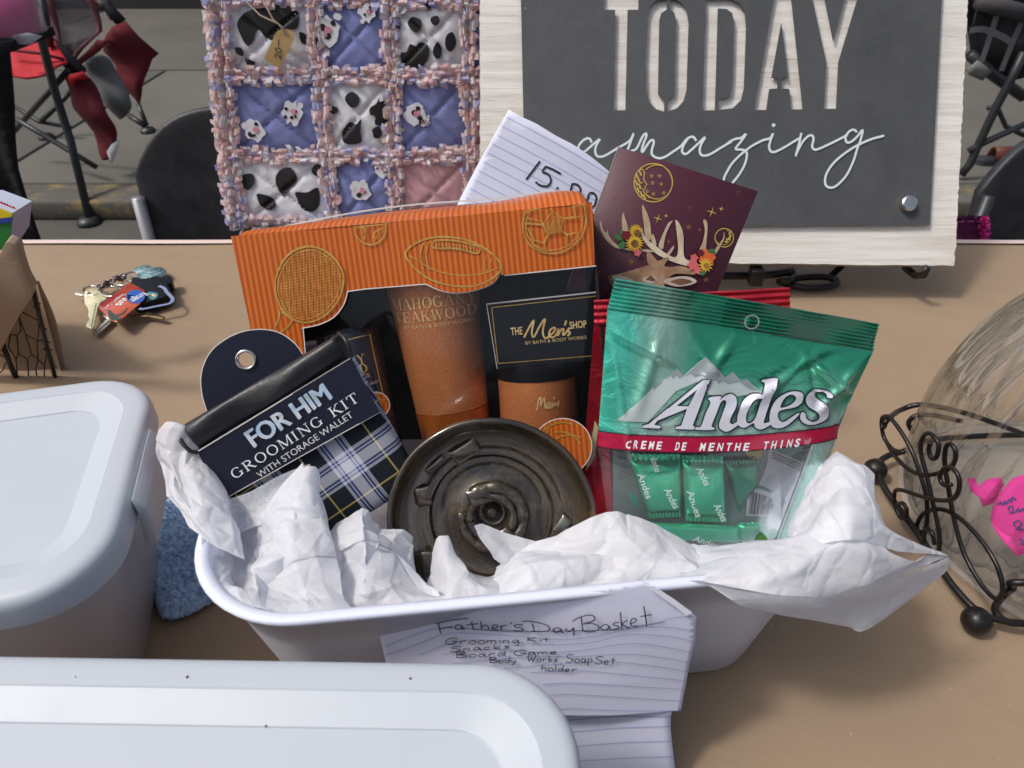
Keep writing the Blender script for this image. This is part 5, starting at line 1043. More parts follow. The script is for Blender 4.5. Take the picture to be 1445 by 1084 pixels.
# small black box of the shop
SB = [PG.uv(*p, -.008) for p in c7([(903, 466), (1289, 424), (1302, 657), (940, 691)])]
PSb = PG.moved(0, 0, -.008)
t3 = thing('small_black_box', 'small black box with gold frame and script lettering at right inside the gift box', 'box', P=PSb)
b = MB(); b.fill(PSb, SB, .030, -.030, None, None, True); b.build('carton', M['black'], t3)
b = MB(); b.ribbon(PSb, [SB[0], SB[1]], .0009, .0004, None, False, True); b.ribbon(PSb, [SB[0], SB[3]], .0005, .0004, None, False, True); b.build('white_edge', edge_, t3)
b = MB(); b.ribbon(PSb, c7([(921, 478), (1300, 436)]), .0006, .0006); b.ribbon(PSb, c7([(921, 478), (943, 672)]), .0006, .0007); b.ribbon(PSb, c7([(943, 672), (1301, 643)]), .0006, .0008); b.build('gold_border', M['golddull'], t3)
b = MB(); b.text(PSb, 'THE', *c7([(988, 574), (1029, 570)]), 10.5, .0006, .02); b.text(PSb, 'SHOP', *c7([(1192, 552), (1251, 546)]), 10, .0006, .02); b.text(PSb, 'BY BATH & BODY WORKS', *c7([(1038, 607), (1251, 586)]), 4.6, .0006); b.build('lettering', M['gold'], t3)
MEN = [[(1033, 580), (1045, 560), (1065, 525), (1062, 560), (1068, 578), (1085, 550), (1103, 518), (1098, 560), (1108, 585), (1125, 572), (1142, 556), (1140, 545), (1125, 552), (1120, 575), (1135, 583), (1155, 568), (1160, 550), (1158, 580), (1170, 556), (1182, 552), (1178, 575), (1190, 570)], [(1186, 528), (1182, 545)], [(1240, 528), (1218, 530), (1200, 545), (1212, 555), (1208, 572), (1190, 574)]]
MEN = [[(1033, 582), (1046, 556), (1067, 522), (1060, 562), (1067, 580), (1086, 545), (1106, 517), (1098, 560), (1106, 584), (1124, 574), (1140, 557), (1138, 547), (1124, 556), (1120, 575), (1134, 581), (1148, 566), (1152, 550), (1150, 576), (1160, 556), (1170, 552), (1168, 572), (1176, 568), (1190, 548), (1186, 558), (1193, 566), (1184, 576)], [(1180, 523), (1174, 540)]]
b = MB()
for s_ in MEN: b.ribbon(PSb, cr(c7(s_), n=4), .0013, .0008)
b.build('script_lettering', M['gold'], t3)
# small copper pot below it
Pj, Hj = axpl(c7([(1078, 712)])[0], c7([(1088, 905)])[0], -.036)
Mq = Matrix.Identity(4)
for i, a in enumerate((Pj.u, -Pj.n, Pj.v)):
    for j in range(3): Mq[j][i] = a[j]
Mq.translation = Pj.O
t4 = thing('copper_jar', 'short copper jar with black lid low at right inside the gift box', 'jar', P=Pj)
rj = .0295; b = MB(); b.lathe([(.0001, -.05), (rj - .001, -.05), (rj, -.046), (rj, Hj), (.0001, Hj)], Mq, 48); b.build('jar_body', M['copper'], t4, auto=40)
b = MB(); b.lathe([(.0001, Hj), (rj + .0006, Hj), (rj + .0006, Hj + .012), (.0001, Hj + .013)], Mq, 48); b.build('jar_lid', M['black'], t4, auto=40)
Fj = front_uv(Pj, lambda v: rj); cj = lambda u, v: math.sqrt(max(1e-7, rj ** 2 - min(u * u, rj ** 2 * .985))) + .0005
b = MB()
for s_ in [[(1078, 835), (1084, 800), (1092, 790), (1090, 820), (1104, 790), (1106, 822), (1116, 826), (1124, 812), (1116, 808), (1112, 824), (1126, 826), (1132, 808), (1134, 824), (1142, 808), (1148, 820), (1154, 800), (1152, 824)], [(1140, 786), (1136, 796)]]: b.ribbon(Fj, cr(c7(s_), n=4), .0010, 0, cj)
b.build('script_lettering', M['gold'], t4)
ball_sticker('ball_sticker', 1166, 962, 100, .0016, t)

# ------------------------------------------------------------------ burgundy card with a deer
PD = Pl(px=960, py=240, y=.525, lean=22, yaw=0)
t = thing('burgundy_card', 'square burgundy card picturing a deer with flowers in its antlers and a gold moon', 'card', P=PD)
dv = mat('burgundy_card', (.075, .013, .028), .42, var=.1, bump=.1, bs=300, sp=.5)
b = MB(); b.fill(PD, [(873, 207), (1070, 270), (1012, 412), (980, 520), (790, 450), (800, 405)], .003, -.003); bevel(b.build('card_panel', dv, t), .0004, 1)
b = MB(); b.ribbon(PD, [(873, 207), (800, 405)], .0007, .0002); b.build('pale_edge', mat('pale_edge', (.45, .36, .36), .7), t)
gold = mat('gold_print', (.72, .52, .12), .45, .2); dim = mat('copper_print', (.30, .12, .04), .6)
b = MB(); mc = cU([(342, 262)])[0]
def rg_(b, cx_, cy_, r_, w_, a0=0, a1=360, k=.0003, ry=None): b.ribbon(PD, circ(cx_, cy_, r_, 36, a0, a1, ry), w_, k, None, a1 - a0 >= 360)
rg_(b, mc[0], mc[1], 27, .0009); rg_(b, mc[0] + 5, mc[1] - 1, 22, .0007, -135, 135, .0005, 24)
cres = [(mc[0] + 26 * math.cos(R(a)), mc[1] + 26 * math.sin(R(a))) for a in range(70, 291, 12)] + [(mc[0] + 3 + 20 * math.cos(R(a)) - 4, mc[1] + 24 * math.sin(R(a))) for a in range(290, 220, -12)] + cU([(292, 222), (300, 240), (296, 256), (312, 272), (300, 280), (304, 292), (294, 296), (300, 312)]) + [(mc[0] - 1 + 20 * math.cos(R(a)) - 4, mc[1] + 24 * math.sin(R(a))) for a in (115, 95, 80)]
b.ribbon(PD, cU([(268, 205), (290, 198), (300, 215), (296, 240), (300, 255), (314, 272), (302, 278), (305, 290), (292, 292), (300, 312), (325, 335)]), .0008, .0006)
for k, (x, y) in enumerate(((265, 230), (262, 262), (270, 295), (285, 315), (280, 215), (272, 245), (278, 278), (300, 330))): b.ribbon(PD, cU([(x - 6, y - 12), (x, y), (x + 5, y + 13)]), .0013, .0004 + k * 1e-5)
b.ribbon(PD, cU([(276, 262), (290, 262)]), .0008, .0007)
def star(x, y, r_, n=5, k=.0006, mbb=None, cv=cU):
    pts = [cv([(x + (r_ if i % 2 == 0 else r_ * .45) * math.cos(math.pi * i / n - 1.57), y + (r_ if i % 2 == 0 else r_ * .45) * math.sin(math.pi * i / n - 1.57))])[0] for i in range(2 * n)]
    (mbb or b).ribbon(PD, pts, .0004, k, None, True)
for x, y in ((335, 230), (372, 230), (338, 263), (379, 268), (342, 315), (392, 310), (312, 303)): star(x, y, 9)
b.build('gold_moon_print', gold, t); b = MB(); m2 = cD([(1260, 365)])[0]; rg_(b, m2[0], m2[1], 13, .0007); rg_(b, m2[0] - 2, m2[1] - 1, 11, .0004, -60, 200, .0004)
b.ribbon(PD, cr(cD([(1325, 300), (1305, 330), (1322, 350), (1300, 365), (1312, 385), (1280, 375), (1285, 405), (1260, 400)]), n=3), .0010, .0006)
for x, y, s_ in ((1142, 127, 44), (1232, 97, 22), (645, 187, 40), (720, 162, 20)):
    b.ribbon(PD, cD([(x - s_, y - s_ * .3), (x, y), (x + s_, y + s_ * .3)]), [.0002, .0009, .0002], .0005); b.ribbon(PD, cD([(x + s_ * .35, y - s_), (x, y), (x - s_ * .35, y + s_)]), [.0002, .0009, .0002], .0007)
b.build('gold_moon_print', gold, t)
b = MB()
for x, y, s_ in ((1030, 292, 18), (745, 403, 20), (462, 555, 18), (105, 682, 20), (262, 213, 12)):
    b.ribbon(PD, cD([(x - s_, y), (x, y), (x + s_, y)]), [.0002, .0008, .0002], .0005); b.ribbon(PD, cD([(x, y - s_), (x, y), (x, y + s_)]), [.0002, .0008, .0002], .0007)
for x, y in ((395, 95), (945, 82), (125, 432), (235, 575), (1390, -60), (240, -10)):
    for dx, dy in ((-12, 0), (14, -6), (2, 18)): p = cD([(x + dx, y + dy)])[0]; b.fill(PD, circ(p[0], p[1], .9, 6), 0, .0004)
for x, y, r_ in ((930, 265, 42), (400, 590, 45), (1090, 750, 36)):
    for a in range(0, 180, 30): b.ribbon(PD, cD([(x - r_ * math.cos(R(a)), y - r_ * math.sin(R(a))), (x, y), (x + r_ * math.cos(R(a)), y + r_ * math.sin(R(a)))]), [.0001, .0004, .0001], .0004 + a * 1e-6)
b.build('star_print', dim, t)
def mm(nm, a, c_, s_=40): return mat(nm, a, .6, ns=s_, c2=c_)
bone = mm('antler_print', (.78, .68, .52), (.50, .38, .25)); bone2 = mm('antler_shade_print', (.60, .48, .33), (.36, .24, .14)); fur = mm('fur_print', (.48, .30, .18), (.27, .15, .08), 90)
def dp(nm, loops, m, k, sm=True):
    for i, l in enumerate(loops): b = MB(); b.fill(PD, cr(cD(l), True, 4) if sm else cD(l), 0, .0008 + k * .0002 + i * .00004); b.build(nm, m, t)
dp('back_antler_print', [[(500, 60), (520, 85), (560, 180), (580, 290), (575, 380), (530, 370), (515, 250), (500, 130)], [(322, 128), (340, 180), (375, 300), (360, 330), (320, 300), (310, 200)], [(105, 225), (120, 220), (140, 290), (170, 320), (178, 290), (190, 340), (240, 410), (330, 460), (540, 470), (600, 500), (300, 470), (200, 420), (130, 330)], [(785, 205), (770, 225), (720, 330), (700, 420), (690, 470), (650, 440), (690, 330), (740, 230)], [(590, 330), (610, 350), (630, 430), (600, 430), (580, 380)], [(790, 435), (790, 465), (750, 525), (730, 510), (760, 470)], [(1062, 205), (1090, 205), (1103, 260), (1095, 380), (1080, 480), (1030, 475), (1060, 400), (1078, 290)], [(1255, 310), (1258, 370), (1215, 460), (1165, 535), (1150, 510), (1200, 430), (1245, 370)]], bone2, 0)
dp('front_antler_print', [[(488, 280), (500, 290), (520, 350), (580, 410), (650, 460), (720, 510), (800, 545), (830, 480), (815, 300), (805, 210), (820, 205), (855, 260), (880, 350), (880, 500), (900, 560), (960, 590), (960, 630), (850, 610), (740, 570), (640, 520), (560, 450), (500, 370), (490, 320)]], bone, 3)
dp('head_print', [[(190, 710), (250, 705), (400, 665), (540, 620), (640, 580), (720, 545), (740, 560), (700, 620), (760, 635), (860, 625), (960, 660), (1010, 690), (960, 705), (820, 695), (760, 720), (700, 800), (760, 850), (600, 880), (300, 860), (200, 780)], [(540, 500), (570, 505), (620, 560), (640, 590), (580, 620), (545, 590)]], fur, 5)
dp('ear_print', [[(690, 770), (720, 745), (850, 720), (950, 730), (1000, 768), (940, 800), (820, 815), (730, 795)], [(495, 750), (540, 722), (600, 720), (635, 750), (600, 785), (530, 780)], [(195, 720), (290, 712), (400, 745), (420, 780), (230, 740)]], mm('cream_fur_print', (.62, .56, .48), (.50, .42, .33)), 6)
dp('eye_print', [[(530, 750), (560, 722), (585, 720), (620, 755), (590, 765), (560, 755)], [(760, 765), (860, 740), (960, 768), (850, 798), (790, 780)], [(185, 720), (230, 700), (215, 740), (240, 770), (200, 790)]], mm('umber_print', (.14, .055, .03), (.22, .11, .07)), 7)
def petals(x, y, r0_, r1_, n): return [(x + (r1_ if i % 2 == 0 else r0_) * math.cos(math.pi * i / n), y + (r1_ if i % 2 == 0 else r0_) * math.sin(math.pi * i / n)) for i in range(2 * n)]
dp('leaf_print', [[(243, 340), (270, 330), (305, 360), (300, 390), (260, 385)], [(290, 300), (312, 292), (310, 335), (295, 335)], [(275, 430), (310, 395), (335, 410), (325, 455), (290, 460)], [(1095, 490), (1130, 465), (1165, 475), (1150, 510)], [(1020, 700), (1060, 670), (1085, 680), (1060, 710)]], mm('leaf_green_print', (.06, .22, .06), (.03, .12, .04)), 8)
dp('sunflower_print', [petals(435, 300, 42, 68, 14), petals(425, 412, 55, 90, 18), petals(1080, 615, 40, 76, 12)], mm('sunflower_print', (.72, .46, .04), (.60, .33, .02), 150), 9, False)
dp('flower_centre_print', [circ(445, 318, 32, 14), circ(425, 415, 34, 14), circ(1085, 618, 24, 12)], mm('flower_centre_print', (.14, .06, .015), (.40, .24, .03), 200), 11)
dp('rose_print', [petals(345, 340, 36, 46, 6), petals(1035, 500, 26, 36, 6)], mm('crimson_print', (.22, .01, .02), (.10, .005, .012)), 10, True)
dp('orange_flower_print', [petals(1095, 545, 66, 84, 7)], mm('orange_flower_print', (.80, .20, .03), (.66, .12, .03)), 8)
dp('pink_flower_print', [petals(965, 615, 42, 58, 6), petals(975, 550, 30, 42, 5), petals(1005, 665, 27, 38, 5), petals(452, 502, 27, 38, 5)], mm('pink_flower_print', (.72, .16, .16), (.60, .10, .12)), 9)

# ------------------------------------------------------------------ red pouch behind the green bag
PR = Pl(px=980, py=440, y=.425, lean=20)
t = thing('red_pouch', 'glossy red foil pouch with ribbed top seal standing behind the green bag', 'pouch', P=PR)
def m_foil(name, a, c_, rough=.22, metal=.55):
    n = N(name); n.set(col=n.mix(n.ramp(n.noise(9, 3, .5), [(.35, 0.), (.7, 1.)]), a, c_), rough=rough, metal=metal, coat=.4, cr=.08); b_ = n.bump(n.noise(16, 4, .55, None, 1.5), .55, .006); n.bump(n.noise(120, 3, .6), .1, .001, b_); return n.m
redf = m_foil('red_foil', (.50, .012, .03), (.36, .006, .02))
def seal(P, L0, L1, L2, L3, w, rib, n=80, m_=26):   # quad corners TL TR BR BL in pixels, with fine ribs parallel to the top
    def fn(s, q):
        x = (L0[0] * (1 - s) + L1[0] * s) * q + (L3[0] * (1 - s) + L2[0] * s) * (1 - q); y = (L0[1] * (1 - s) + L1[1] * s) * q + (L3[1] * (1 - s) + L2[1] * s) * (1 - q)
        u, v = P.uv(x, y); return P.pt(u, v, w + rib * math.sin((1 - q) * m_) + .0016 * math.sin(s * 7 + 1) + .0008 * math.sin(s * 19))
    b = MB(); b.grid(fn, n, 70); return b
seal(PR, (838, 423), (1113, 405), (1114, 437), (838, 458), 0, .0006, 80, 22).build('top_seal', redf, t, smooth=True)
b = MB(); b.grid(lambda s, q: PR.pt(*PR.uv((838 - 22 * (1 - q)) * (1 - s) + (1114 - 10 * (1 - q)) * s, (458 * (1 - s) + 437 * s) * q + 740 * (1 - q)), .010 * math.sin(math.pi * s) * min(1, (1 - q) * 2)), 40, 40); b.build('pouch_body', redf, t, smooth=True)
b = MB(); b.fill(PR, [(826, 660), (838, 590), (843, 598), (838, 640)], .0004, .006); b.build('yellow_print', mat('pale_yellow_print', (.75, .68, .35), .4), t)

# ------------------------------------------------------------------ green candy bag
PA = Pl(px=1000, py=600, y=.345, lean=24)
t = thing('candy_bag', 'green foil bag of mint candies reading Andes with a red band and clear lower window', 'candy bag', P=PA)
def bulge(s, q): return .013 * (max(0, math.sin(math.pi * min(1, max(0, s)))) ** .6) * (max(0, math.sin(math.pi * min(1, max(0, q)) ** .85)) ** .7)
Lc = cr([(868, 393), (857, 438), (850, 520), (845, 600), (843, 630), (838, 700), (845, 740), (868, 800)], n=10); Rc = cr([(1240, 457), (1234, 492), (1220, 530), (1205, 562), (1190, 572), (1183, 600), (1178, 628), (1155, 690), (1128, 748), (1118, 790)], n=8)
def onc(c_, t_): x = t_ * (len(c_) - 1); i = min(int(x), len(c_) - 2); f = x - i; return (c_[i][0] * (1 - f) + c_[i + 1][0] * f, c_[i][1] * (1 - f) + c_[i + 1][1] * f)
def byy(c_, y):  # x on edge curve at pixel row y
    for a, b_ in zip(c_, c_[1:]):
        if a[1] <= y <= b_[1]: k = (y - a[1]) / (b_[1] - a[1] + 1e-9); return a[0] * (1 - k) + b_[0] * k
    return c_[0][0] if y < c_[0][1] else c_[-1][0]
def bagrows(yl, yr, sag):   # a curved row across the bag: left height, right height, sag in pixels
    return lambda s: ((byy(Lc, yl) * (1 - s) + byy(Rc, yr) * s), yl * (1 - s) + yr * s + sag * 4 * s * (1 - s))
rows = {'top': bagrows(393, 457, -1), 'seal': bagrows(438, 496, -2), 'bt': bagrows(607.5, 597.5, 4), 'bb': bagrows(629.5, 617.5, 5), 'bot': bagrows(795, 772, 22)}
def qof(py, s):  # 0 at the seal, 1 at the bottom
    a = 438 + 58 * s; b_ = 800 - 20 * s; return (py - a) / (b_ - a)
gn = crumple(17, .0009, 16, 8)
def wrink(px, py):
    w = 0
    d = abs((px - 1060) * .78 + (py - 440) * .62); w += .0028 * math.exp(-(d / 7) ** 2) * math.exp(-((px - 1030) / 45) ** 2) * (1 if py > 430 else 0)
    for (x0, y0, x1, y1, a, sg) in ((1060, 555, 1140, 505, .003, 6), (1140, 505, 1200, 560, .003, 6), (1140, 505, 1145, 560, -.002, 6), (960, 440, 1000, 520, .002, 9), (930, 470, 900, 560, .0018, 8), (1120, 520, 1235, 480, -.003, 8), (1165, 560, 1225, 500, .003, 6), (870, 470, 930, 500, .002, 8), (868, 520, 885, 620, .0015, 4)):
        L = math.hypot(x1 - x0, y1 - y0); tt = ((px - x0) * (x1 - x0) + (py - y0) * (y1 - y0)) / L / L; dd = abs((px - x0) * (y1 - y0) - (py - y0) * (x1 - x0)) / L
        w += a * math.exp(-(dd / sg) ** 2) * math.exp(-(max(0, -tt, tt - 1) * 3) ** 2)
    return w
def bagw(px, py):
    xl, xr = byy(Lc, py - 20), byy(Rc, py + 10); s = min(1, max(0, (px - xl) / (xr - xl))); q = min(1, max(0, qof(py, s)))
    u, v = PA.uv(px, py); k = min(1, q * 8)
    return bulge(s, q) + (gn(u, v) + wrink(px, py)) * k * min(1, min(s, 1 - s) * 12 + .15) + .0012 * math.sin(s * 6) * (1 - k)
def bband(r0, r1, n, m_, off=0, s0=0, s1=1):
    b = MB()
    def fn(s, q):
        s = s0 + (s1 - s0) * s; a, c_ = rows[r0](s), rows[r1](s); x, y = a[0] * q + c_[0] * (1 - q), a[1] * q + c_[1] * (1 - q)
        return PA.pt(*PA.uv(x, y), bagw(x, y) + off)
    b.grid(fn, n, m_); return b
def pxinv(u, v):
    p = PA.pt(u, v) - CO; d = p.dot(FW); return (722.5 + FPX * p.dot(XX) / d, 542 - FPX * p.dot(UP) / d)
def bagb(off=0): return lambda u, v: bagw(*pxinv(u, v)) + off
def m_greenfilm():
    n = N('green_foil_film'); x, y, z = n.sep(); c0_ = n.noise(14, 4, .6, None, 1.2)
    f = n.ramp(n.math('MULTIPLY_ADD', c0_, .05, y), [(.0, 0.), (.035, 1.)])    # pale print and painted foil glare, stronger towards the band
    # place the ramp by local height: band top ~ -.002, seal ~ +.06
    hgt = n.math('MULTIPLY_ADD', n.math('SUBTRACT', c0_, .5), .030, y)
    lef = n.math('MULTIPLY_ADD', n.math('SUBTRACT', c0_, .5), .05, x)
    k1 = n.ramp(n.math('MULTIPLY', hgt, 10), [(.02, (.40, .62, .54)), (.16, (.13, .48, .33)), (.38, (.015, .27, .15)), (.7, (.008, .18, .10))])  # mint stops carry the foil's glare as well as the print
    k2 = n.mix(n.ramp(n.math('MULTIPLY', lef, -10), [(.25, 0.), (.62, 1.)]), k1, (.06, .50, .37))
    lum = n.math('MULTIPLY', n.ramp(n.math('ABSOLUTE', n.math('MULTIPLY_ADD', x, 10, .33)), [(.0, 1.), (.20, 0.)]), .55); k3 = n.mix(lum, k2, (.42, .52, .48))  # pale upright streak of glare painted into the foil colour
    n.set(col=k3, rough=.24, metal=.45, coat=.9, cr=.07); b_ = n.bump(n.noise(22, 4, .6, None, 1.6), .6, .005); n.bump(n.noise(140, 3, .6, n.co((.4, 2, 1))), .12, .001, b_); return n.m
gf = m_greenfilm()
b = MB()
def sf(s, q):
    a, c_ = rows['top'](s), rows['seal'](s); x, y = a[0] * q + c_[0] * (1 - q), a[1] * q + c_[1] * (1 - q) + 0; h_ = ((x - cM([(612, 190)])[0][0]) ** 2 + (y - cM([(612, 190)])[0][1]) ** 2) ** .5
    return PA.pt(*PA.uv(x, y), bagw(x, y) + .00075 * math.sin((1 - q) * 50) * (1 if s > .42 or s < .3 else .5) + .0008 * math.sin(s * 23) * math.sin(q * 5) - .0015 * math.exp(-((h_ - 8) / 3) ** 2) + (.0012 if h_ < 10 else 0))
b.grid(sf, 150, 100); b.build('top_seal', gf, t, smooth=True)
b = MB(); hc = PA.uv(*cM([(614, 189)])[0]); b.ribbon(PA, circ(hc[0], hc[1], .0042, 24), .0007, .0042, None, True, True); b.build('hang_hole_edge', mat('pale_foil_edge', (.45, .55, .48), .3, .5), t)
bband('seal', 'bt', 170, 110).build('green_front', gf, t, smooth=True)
bandm = m_foil('crimson_film', (.50, .012, .06), (.40, .008, .05), .28, .25)
bband('bt', 'bb', 170, 16, .0006).build('red_band', bandm, t, smooth=True)
b = MB()
for r_ in ('bt', 'bb'): b.ribbon(PA, [rows[r_](i / 60.) for i in range(61)], .0006, .0009, bagb())
b.build('black_line', M['blackmatte'], t)
b = bband('bb', 'bot', 130, 110, 0, 0, .88); b.build('clear_window', M['bagclear'], t, smooth=True)
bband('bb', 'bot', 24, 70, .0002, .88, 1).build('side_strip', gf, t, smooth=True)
b = MB(); b.ribbon(PA, [(lambda a, c_: (a[0] * (1 - q) + c_[0] * q, a[1] * (1 - q) + c_[1] * q))(rows['bb'](.88), rows['bot'](.86)) for q in [i / 30. for i in range(31)]], .0011, .0009, bagb()); b.build('seam_line', mat('pale_seam', (.55, .62, .60), .3, .3), t)
# print on the front: mountains and name
def bprint(nm, loops, m, w, cv=cN, ml=.004, sm=False):
    b = MB()
    for i, l in enumerate(loops):
        if l and isinstance(l[0][0], (tuple, list)): b.fill(PA, [cr(cv(x), True, 4) if sm else cv(x) for x in l], 0, w + i * 3e-5, bagb(), ml)
        else: b.fill(PA, cr(cv(l), True, 4) if sm else cv(l), 0, w + i * 3e-5, bagb(), ml)
    return b.build(nm, m, t, smooth=True)
mt1 = mat('mountain_print', (.50, .58, .57), .3, .25, coat=.5, var=.1); mt2 = mat('mountain_shade_print', (.28, .33, .34), .3, .25, coat=.5)
bprint('mountain_print', [[(40, 495), (300, 243), (312, 246), (410, 163), (450, 205), (585, 88), (705, 215), (755, 183), (805, 235), (840, 225), (930, 305), (780, 330), (600, 320), (560, 230), (400, 300), (225, 498)]], mt1, .0006)
for L1_ in ([[(585, 88), (705, 215), (755, 183), (805, 235), (840, 225), (930, 305), (860, 290), (820, 262), (790, 240), (755, 250), (720, 255), (690, 235), (660, 250), (640, 225), (600, 240), (560, 200), (520, 215), (490, 190), (450, 215)], [(410, 163), (450, 205), (420, 225), (405, 205), (380, 228), (372, 205), (340, 232), (350, 212)], [(300, 243), (318, 248), (260, 300), (262, 278), (230, 305)]]): bprint('mountain_shade_print', [L1_], mt2, .0008)
AL = [[[(562, 228), (605, 225), (575, 300), (495, 505), (510, 515), (500, 530), (388, 530), (392, 517), (425, 508), (462, 402), (345, 404), (262, 508), (302, 515), (298, 530), (190, 530), (195, 516), (228, 506)], [(525, 285), (398, 388), (470, 388)]]]
AS = [[(592, 338), (655, 325), (672, 330), (662, 352), (695, 322), (735, 312), (765, 335), (765, 380), (735, 440), (722, 480), (740, 495), (778, 475), (770, 502), (710, 540), (670, 530), (655, 500), (675, 440), (700, 375), (698, 350), (670, 360), (640, 430), (610, 505), (625, 515), (618, 530), (515, 530), (518, 515), (545, 508), (575, 430), (605, 365)],
      [[(905, 310), (925, 312), (952, 255), (932, 240), (938, 230), (1030, 222), (1020, 255), (980, 360), (938, 475), (945, 492), (990, 480), (985, 500), (920, 530), (880, 515), (870, 490), (820, 515), (785, 510), (768, 480), (775, 420), (810, 350), (860, 315)], [(905, 335), (920, 350), (885, 455), (850, 490), (825, 480), (828, 430), (860, 355)]],
      [[(1190, 320), (1185, 370), (1140, 400), (1040, 420), (1030, 465), (1060, 490), (1110, 465), (1155, 438), (1162, 450), (1080, 515), (1010, 525), (975, 490), (980, 420), (1020, 350), (1090, 310), (1150, 302)], [(1132, 325), (1145, 350), (1110, 385), (1045, 400), (1070, 345), (1105, 322)]],
      [(1378, 345), (1350, 345), (1345, 325), (1320, 310), (1280, 320), (1285, 350), (1340, 390), (1370, 430), (1355, 480), (1290, 510), (1220, 510), (1175, 480), (1180, 435), (1205, 440), (1215, 475), (1255, 495), (1300, 480), (1290, 440), (1230, 400), (1210, 360), (1225, 320), (1270, 298), (1330, 300), (1375, 320)]]
sh = lambda L, dx, dy: [sh(x, dx, dy) if isinstance(x[0][0] if isinstance(x[0], (tuple, list)) and isinstance(x[0][0], (tuple, list)) else x[0], (tuple, list)) and isinstance(x[0], (list, tuple)) and isinstance(x[0][0], (list, tuple)) else ([(a + dx, c_ + dy) for a, c_ in x]) for x in L]
def shf(L, dx, dy): return [(L_[0] + dx, L_[1] + dy) if not isinstance(L_[0], (tuple, list)) else shf(L_, dx, dy) for L_ in L]
bk_ = mat('black_outline_print', (.010, .016, .022), .35, coat=.4)
bprint('lettering_shadow', shf(AL, 9, 9), bk_, .0011); bprint('lettering_shadow', shf(AS, 9, 9), bk_, .0012, sm=True)
b = MB()
for L_ in AL + AS:
    for l in (L_ if isinstance(L_[0][0], (tuple, list)) else [L_]): b.ribbon(PA, cr(cN(l), True, 4 if L_ not in AL else 1), .0016, .0014, bagb(), True)
b.build('lettering_outline', bk_, t)
lw = mat('white_foil_print', (.74, .76, .84), .25, .25, coat=.5, var=.12)
bprint('lettering', AL, lw, .0017); bprint('lettering', AS, lw, .0018, sm=True)
b = MB(); b.ribbon(PA, circ(*cN([(1362, 489)])[0], 3.6, 14), .0003, .0010, bagb(), True); b.text(PA, 'R', *cN([(1356, 497), (1368, 496)]), 4, .0012, 0, bagb()); b.build('registered_mark', bk_, t)
rb_ = lambda x: rows['bb'](x)
b = MB()
for wd_, x0, x1 in (('CREME', 88, 322), ('DE', 390, 468), ('MENTHE', 535, 858), ('THINS', 930, 1188)):
    n_ = len(wd_)
    for i, ch in enumerate(wd_):
        cx_ = x0 + (x1 - x0) * (i + .5) / n_ - 3; wch = (x1 - x0) / n_ * (.62 if ch != 'I' else .18); yb = 662 - (0 if cx_ < 850 else (cx_ - 850) * .045)
        b.text(PA, ch, *cN([(cx_ - wch / 2 - 6, yb), (cx_ + wch / 2 - 6, yb - .5)]), 10.6, .0010, .03, bagb(), .18)
b.build('lettering', M['whitepaint'], t)
b = MB(); b.fill(PA, cN([(1205, 600), (1215, 612), (1228, 608), (1240, 598), (1250, 592), (1248, 625), (1232, 640), (1210, 640), (1200, 625)]), 0, .0010, bagb(), .004); b.build('pink_emblem', mat('pink_emblem', (.55, .16, .22), .4), t)
# back sheet of the bag with its printed panel
def bagback(px, py): xl, xr = byy(Lc, py - 20), byy(Rc, py + 10); s = min(1, max(0, (px - xl) / (xr - xl))); return -bulge(s, min(1, max(0, qof(py, s)))) * .9 - .0006
b = MB(); b.grid(lambda s, q: (lambda x, y: PA.pt(*PA.uv(x, y), bagback(x, y)))(*(lambda a, c_: (a[0] * q + c_[0] * (1 - q), a[1] * q + c_[1] * (1 - q)))(rows['top'](s), rows['bot'](s))), 60, 80)
n = N('green_grey_back_film'); x_, y_, z_ = n.sep(); n.set(col=n.ramp(n.math('MULTIPLY_ADD', x_, 6, .5), [(.0, (.20, .24, .23)), (.12, (.13, .17, .155)), (.30, (.02, .05, .04)), (.8, (.05, .11, .085)), (1., (.04, .14, .09))]), rough=.4, metal=.2); n.bump(n.noise(20, 4, .6), .3, .003)
b.build('back_film', n.m, t, smooth=True)
bb_ = lambda o_: (lambda u, v: bagback(*pxinv(u, v)) + o_)
def backp(nm, l, m, w, cv=cC, sm=False): b = MB(); b.fill(PA, cr(cv(l), True, 3) if sm else cv(l), 0, w, bb_(0), .01); return b.build(nm, m, t)
greyp = mat('grey_label_print', (.27, .29, .31), .5); 
backp('barcode_panel', [(965, 360), (1050, 380), (1130, 410), (1222, 480), (1218, 560), (930, 560), (940, 440)], greyp, .0012)
b = MB(); rg = random.Random(6); x = 950
while x < 1200:
    w_ = rg.choice((4, 6, 9, 12)); b.fill(PA, cC([(x + 22, 392 + (x - 950) * .25), (x + 22 + w_, 392 + (x + w_ - 950) * .25), (x + w_ - 6, 545), (x - 6, 545)]), 0, .0018, bb_(0)); x += w_ + rg.choice((4, 6, 9))
b.build('barcode', M['ink'], t)
backp('pale_label', [(1105, 95), (1360, 185), (1330, 260), (1290, 310), (1215, 440), (1160, 400), (1025, 345), (1060, 280), (1090, 200)], greyp, .0012)
b = MB()
for k in range(3): b.ribbon(PA, cC([(1125 - k * 2, 118 + k * 17), (1330 - k * 5, 200 + k * 18)]), .0008, .0018, bb_(0))
b.build('small_print', M['ink'], t, kind='stuff')
b = MB(); p = cC([(1000, 120)])[0]; b.fill(PA, circ(p[0], p[1], 13, 24), 0, .0014, bb_(0)); b.build('yellow_badge', mat('mustard_badge', (.35, .28, .02), .5), t)
b = MB(); b.ribbon(PA, circ(p[0], p[1], 13, 24), .0011, .0018, bb_(0), True); b.build('badge_ring', mat('maroon_ring', (.16, .02, .02), .5), t)
